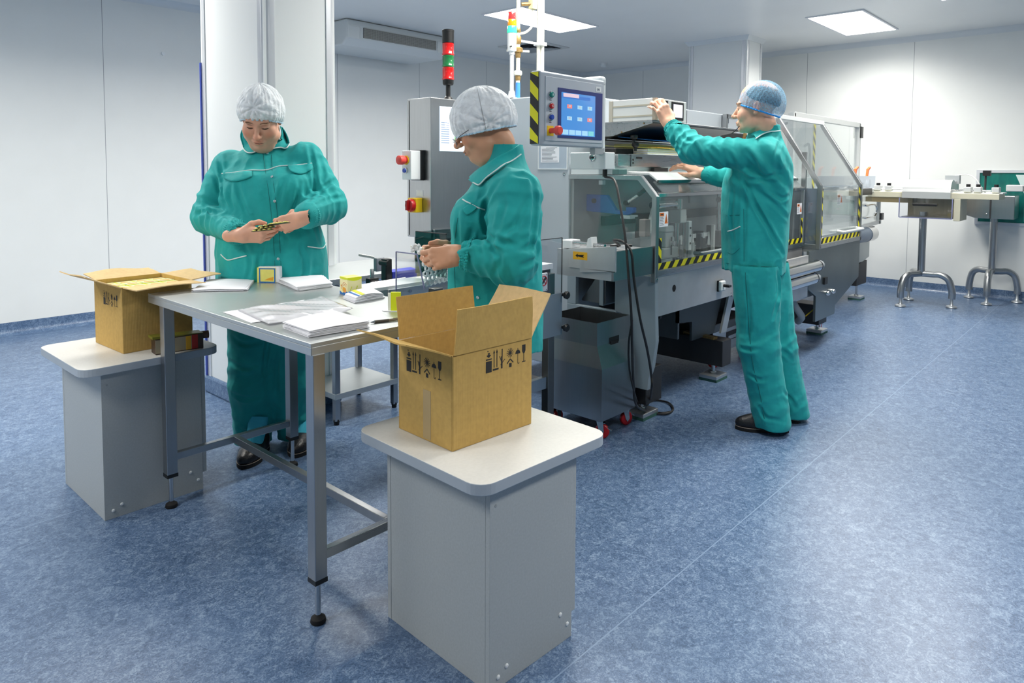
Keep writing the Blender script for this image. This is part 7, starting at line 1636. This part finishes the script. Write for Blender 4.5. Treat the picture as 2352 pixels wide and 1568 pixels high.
# spectacles
Th = lambda *p: tuple((w2.hc+w2.hR @ (np.array(p)*w2.hk)).tolist())
sp = None
for sx in (-1, 1):
    ring = [Th(sx*.033+.021*math.cos(q), -.121+.006*abs(math.cos(q)), -.020+.0145*math.sin(q)) for q in [2*math.pi*i/28 for i in range(28)]]
    r_ = MB(w2.W).tube(ring, .0011, 6, True).build('spectacle_rim', glam, o2, smooth=True)
    MB(w2.W).add(ring, [tuple(range(28))]).build('spectacle_lens', lensm, r_)
    MB(w2.W).tube([Th(sx*.054, -.114, -.015), Th(sx*.072, -.09, -.008), Th(sx*.078, -.03, .0), Th(sx*.081, .012, .002)], .0013, 6).build('spectacle_temple', glam, r_, smooth=True)
MB(w2.W).tube([Th(-.013, -.119, -.016), Th(0, -.125, -.013), Th(.013, -.119, -.016)], .0011, 6).build('spectacle_bridge', glam, o2, smooth=True)
# the bunch of little white caps she holds
P = w2.W @ Vector(J(962, 576, -.10).tolist()); bc = thing('white_caps', 'handful of small white caps with yellow dots in the hand of the woman in spectacles', 'caps', P)
rr = random.Random(5)
for i in range(13):
    q = P+Vector((rr.uniform(-.018, .018), rr.uniform(-.018, .018), rr.uniform(-.012, .018))); d = Vector((rr.uniform(-.6, .6), rr.uniform(-.6, .6), rr.uniform(.1, 1))).normalized()
    o = MB().lathe(q, [(.003, 0), (.0085, .002), (.0095, .007), (.0045, .009), (.004, .013)], n=12, d=d).build('cap', whitep, bc, smooth=True); MB().lathe(q+d*.013, [(.0026, 0), (.0018, .001)], n=8, d=d).build('yellow_dot', yelp, o)

# ---------------------------------------------------------------- the man at the machine
m3 = Person('person in teal work suit and blue hair net reaching with both arms into the machine', 3.50, 1.43); J = m3.J
hR = rotm(-121, 4, 0); hc = J(1740, 247, -.02)
nw, fw_ = J(1538, 285, .09), J(1612, 398, .36); nel, fel = J(1592, 346, -.02), J(1690, 412, .32); nsh, fsh = J(1757, 358, -.10), J(1735, 355, .18)
F = Field(axis_(-.60, .22, .011, .0028, [(-.59, -.26), (-.16, .16)]), axis_(-.24, .56, .011, .0028, [(-.16, .20), (.26, .55)]), axis_(.02, 1.80, .012, .0028, [(1.25, 1.80)]))
m3.head(F, hc, hR, 1.0, heavy=.0, man=True)
nb = J(1752, 325, .03); F.add(cone(hc+hR @ np.array([0, .030, -.08]), nb, .048, .053), .02)
F.add(loft([(J(1740, y)[2], J(px, y)[0], .03, rx, ry) for y, px, rx, ry in ((610, 1735, .10, .11), (480, 1738, .11, .12), (400, 1745, .11, .13), (345, 1755, .07, .08))]), .03)
for sh, el, wr in ((nsh, nel, nw), (fsh, fel, fw_)): F.add(cone(sh, el, .05, .042), .03); F.add(cone(el, wr, .044, .029), .03)
for hp, kn, an in ((J(1735, 620, -.05), J(1745, 790, -.05), J(1775, 965, -.04)), (J(1755, 620, .10), J(1785, 790, .11), J(1825, 950, .14))): F.add(cone(hp, kn, .08, .055), .03); F.add(cone(kn, an, .055, .042), .03)
m3.hand(F, nw, (-.42, .16, .88), (.05, -.96, .24), True, [(26, 40, 26), (30, 44, 28), (22, 38, 26), (14, 30, 22)], spread=(4, 0, -7, -22), thumb=((.014, .024, -.010), (.040, .046, -.028), (.068, .050, -.046), (.092, .044, -.058)), k=1.04)
m3.hand(F, fw_, (-.74, .52, .42), (.25, -.62, .74), False, [(16, 24, 14), (18, 26, 16), (20, 28, 16), (24, 30, 18)], spread=(12, 4, -4, -12), thumb=((.014, .026, -.006), (.044, .056, -.010), (.070, .074, -.014), (.094, .088, -.016)), k=1.04)
o3 = m3.body(F, (226, 176, 150))
Z = lambda y: J(1740, y)[2]
X = lambda px, y: J(px, y)[0]
FJ = Field(*box_axes((-.52, -.26, Z(628)), (.26, .44, Z(285)), .0047)); yw = math.radians(-20)
FJ.add(loft([sec(624, 1668, 1801, .165, .03), sec(560, 1666, 1806, .165, .03), sec(500, 1664, 1812, .165, .03), sec(440, 1666, 1818, .175, .03), sec(400, 1672, 1819, .185, .03), sec(370, 1690, 1816, .18, .03), sec(348, 1708, 1806, .155, .03), sec(332, 1719, 1800, .118, .03), sec(318, 1722, 1793, .088, .02), sec(303, 1726, 1790, .078, .01), sec(288, 1733, 1788, .07, .01)], 0, 2.3), .03)
for sh, el, wr, c0 in ((nsh, nel, nw, .86), (fsh, fel, fw_, .86)):
    d = wr-el; cu = el+d*.78
    FJ.add(ell(sh, (.082, .08, .085)), .05); FJ.add(cone(sh, el, .080, .064), .018); FJ.add(cone(el, cu, .066, .050), .015); FJ.add(ell(el, (.066, .066, .066)), .02); FJ.add(cone(el+d*.70, el+d*.82, .054, .048), .01); FJ.add(cone(el+d*.86, el+d*.90, .041, .041), .006); FJ.cut(cone(el+d*.95, wr+d*.3, .035, .035), .004)
def f3(P):
    d = .018*(vnoise(P*np.array([1, 1, .45])+19, 7.)-.5)+.008*(np.abs(vnoise(P*np.array([1.2, 1, .6])+23, 14.)-.5)*2-.5)
    for sh, el, wr in ((nsh, nel, nw), (fsh, fel, fw_)):
        d += limb_folds(P, sh, el, .25, 1.1, .013, .062, .13, 21.)+limb_folds(P, el, wr, -.2, .6, .013, .05, .12, 22.)+limb_folds(P, el, wr, .72, .93, .005, .013, .08, 23., 1.8)
    a, b = J(1740, 400, -.13), J(1700, 440, -.12); d += .012*np.exp(-((P-a)**2).sum(1)/.018)*np.sin(6.283*((P-a) @ np.array([.75, 0, .66]))/.07+2*vnoise(P, 6.))
    return d
FJ.disp(f3)
m3.crease(FJ, [(1.2, (1695, 394), (1724, 412), (1756, 414)), (1.3, (1705, 402), (1727, 453), (1756, 511), (1785, 568)), ((1731, 380), (1756, 403), (1788, 402)), (1.1, (1542, 297), (1555, 338), (1578, 367)), ((1590, 326), (1601, 345), (1609, 358)), ((1629, 335), (1642, 350), (1651, 366)), ((1670, 348), (1682, 366), (1692, 384)), (.9, (1794, 318), (1785, 351), (1788, 390)), (.8, (1711, 440), (1710, 511), (1708, 600)), ((1737, 472), (1769, 530), (1799, 584)), (.9, (1562, 300), (1575, 320), (1590, 322)), (.8, (1745, 440), (1780, 470), (1808, 500)), (.9, (1715, 345), (1735, 372), (1745, 395)), (.7, (1684, 430), (1680, 500), (1686, 560)), (.8, (1770, 440), (1795, 455), (1812, 450))])
m3.jk = m3.cloth(FJ, 'jacket')
for el_, wr_ in ((nel, nw), (fel, fw_)): m3.cuff(el_, wr_, .78, .97, .048, .038)
m3.leaf([(1738, 322), (1750, 314), (1764, 306), (1778, 303), (1788, 302)], [(1730, 312), (1742, 303), (1756, 296), (1770, 290), (1782, 287)], 'collar', .008, .014, .004)
m3.seam([(1737, 323), (1750, 314), (1764, 306), (1778, 302), (1788, 301)], off=.011, r=.003)
m3.seam([(1672, 531), (1684, 528), (1700, 520)], r=.003); m3.seam([(1668, 495), (1690, 494), (1699, 494)], 'pocket_stitching', stitch, .0014, off=.0003); m3.seam([(1672, 580), (1684, 583), (1699, 570)], 'pocket_stitching', stitch, .0014, off=.0003)
m3.seam([(1669, 604), (1720, 609), (1760, 612), (1798, 614)], 'hem_stitching', stitch, .0014, off=.0003); m3.seam([(1708, 480), (1709, 540), (1709, 600)], 'side_seam', stitch, .0014, off=.0)
FT = Field(*box_axes((-.24, -.22, .02), (.34, .34, Z(600)), .006))
legs = ((J(1735, 615, -.05), J(1742, 790, -.05), J(1774, 972, -.05)), (J(1757, 615, .09), J(1782, 790, .11), J(1822, 960, .14)))
for hp, kn, an in legs: FT.add(cone(hp, kn, .118, .096), .05); FT.add(cone(kn, an, .096, .086), .03); FT.cut(cone(an+np.array([0, 0, -.02]), an-np.array([0, 0, .25]), .07, .08), .004)
pl = (np.array([-.5, -.5, -.2]), np.array([.5, .5, .035]), lambda X_, Y_, Z_: Z_-.03+0*X_+0*Y_); FT.cut(pl, .003)
FT.disp(trousers_fold([(legs[0][1], legs[0][2], .5, 1.05, .010, .08, .14, 31.), (legs[0][0], legs[0][1], .7, 1.1, .008, .07, .16, 32.), (legs[1][1], legs[1][2], -.2, .3, .012, .06, .14, 33.), (legs[1][1], legs[1][2], .6, 1.05, .010, .06, .14, 34.)], 6.)); m3.crease(FT, [((1699, 799), (1720, 803), (1741, 802)), ((1794, 804), (1806, 812), (1818, 825)), (1.2, (1786, 628), (1789, 673), (1775, 731)), ((1745, 935), (1760, 958), (1790, 965)), (.8, (1720, 860), (1745, 872), (1765, 868)), (.8, (1800, 900), (1818, 920), (1828, 940)), (.7, (1712, 640), (1722, 720), (1720, 780))]); m3.cloth(FT, 'trousers')
m3.seam([(1712, 625), (1718, 720), (1728, 830), (1745, 900), (1758, 975)], 'leg_seam', stitch, .0022, par=o3, off=.0)
t_, h_ = floorpt(m3, 1690, 984), floorpt(m3, 1812, 990); m3.shoe(h_, t_, .046); t_, h_ = floorpt(m3, 1735, 952), floorpt(m3, 1838, 971); m3.shoe(h_, t_, .046)
dome(m3, 'hair', haird, (0, .016, .036), (.079, .098, .090), 22, o3, lo=-6, amp=.001)
hn, rim = dome(m3, 'hair_net', bnet, (0, .022, .016), (.091, .114, .116), 24, o3, amp=.0028, lo=-18, seed=15, freq=40)
MB(m3.W).tube(rim, .0045, 6, True).build('elastic_band', rimb, hn, smooth=True)
# head-boom beside the machine door is left to the microphone wire at his chin
MB(m3.W).tube([tuple((hc+hR @ np.array(p)).tolist()) for p in ((.03, -.085, -.085), (.045, -.10, -.105), (.05, -.12, -.12))], .002, 6).build('chin_cord', blackp, o3, smooth=True)
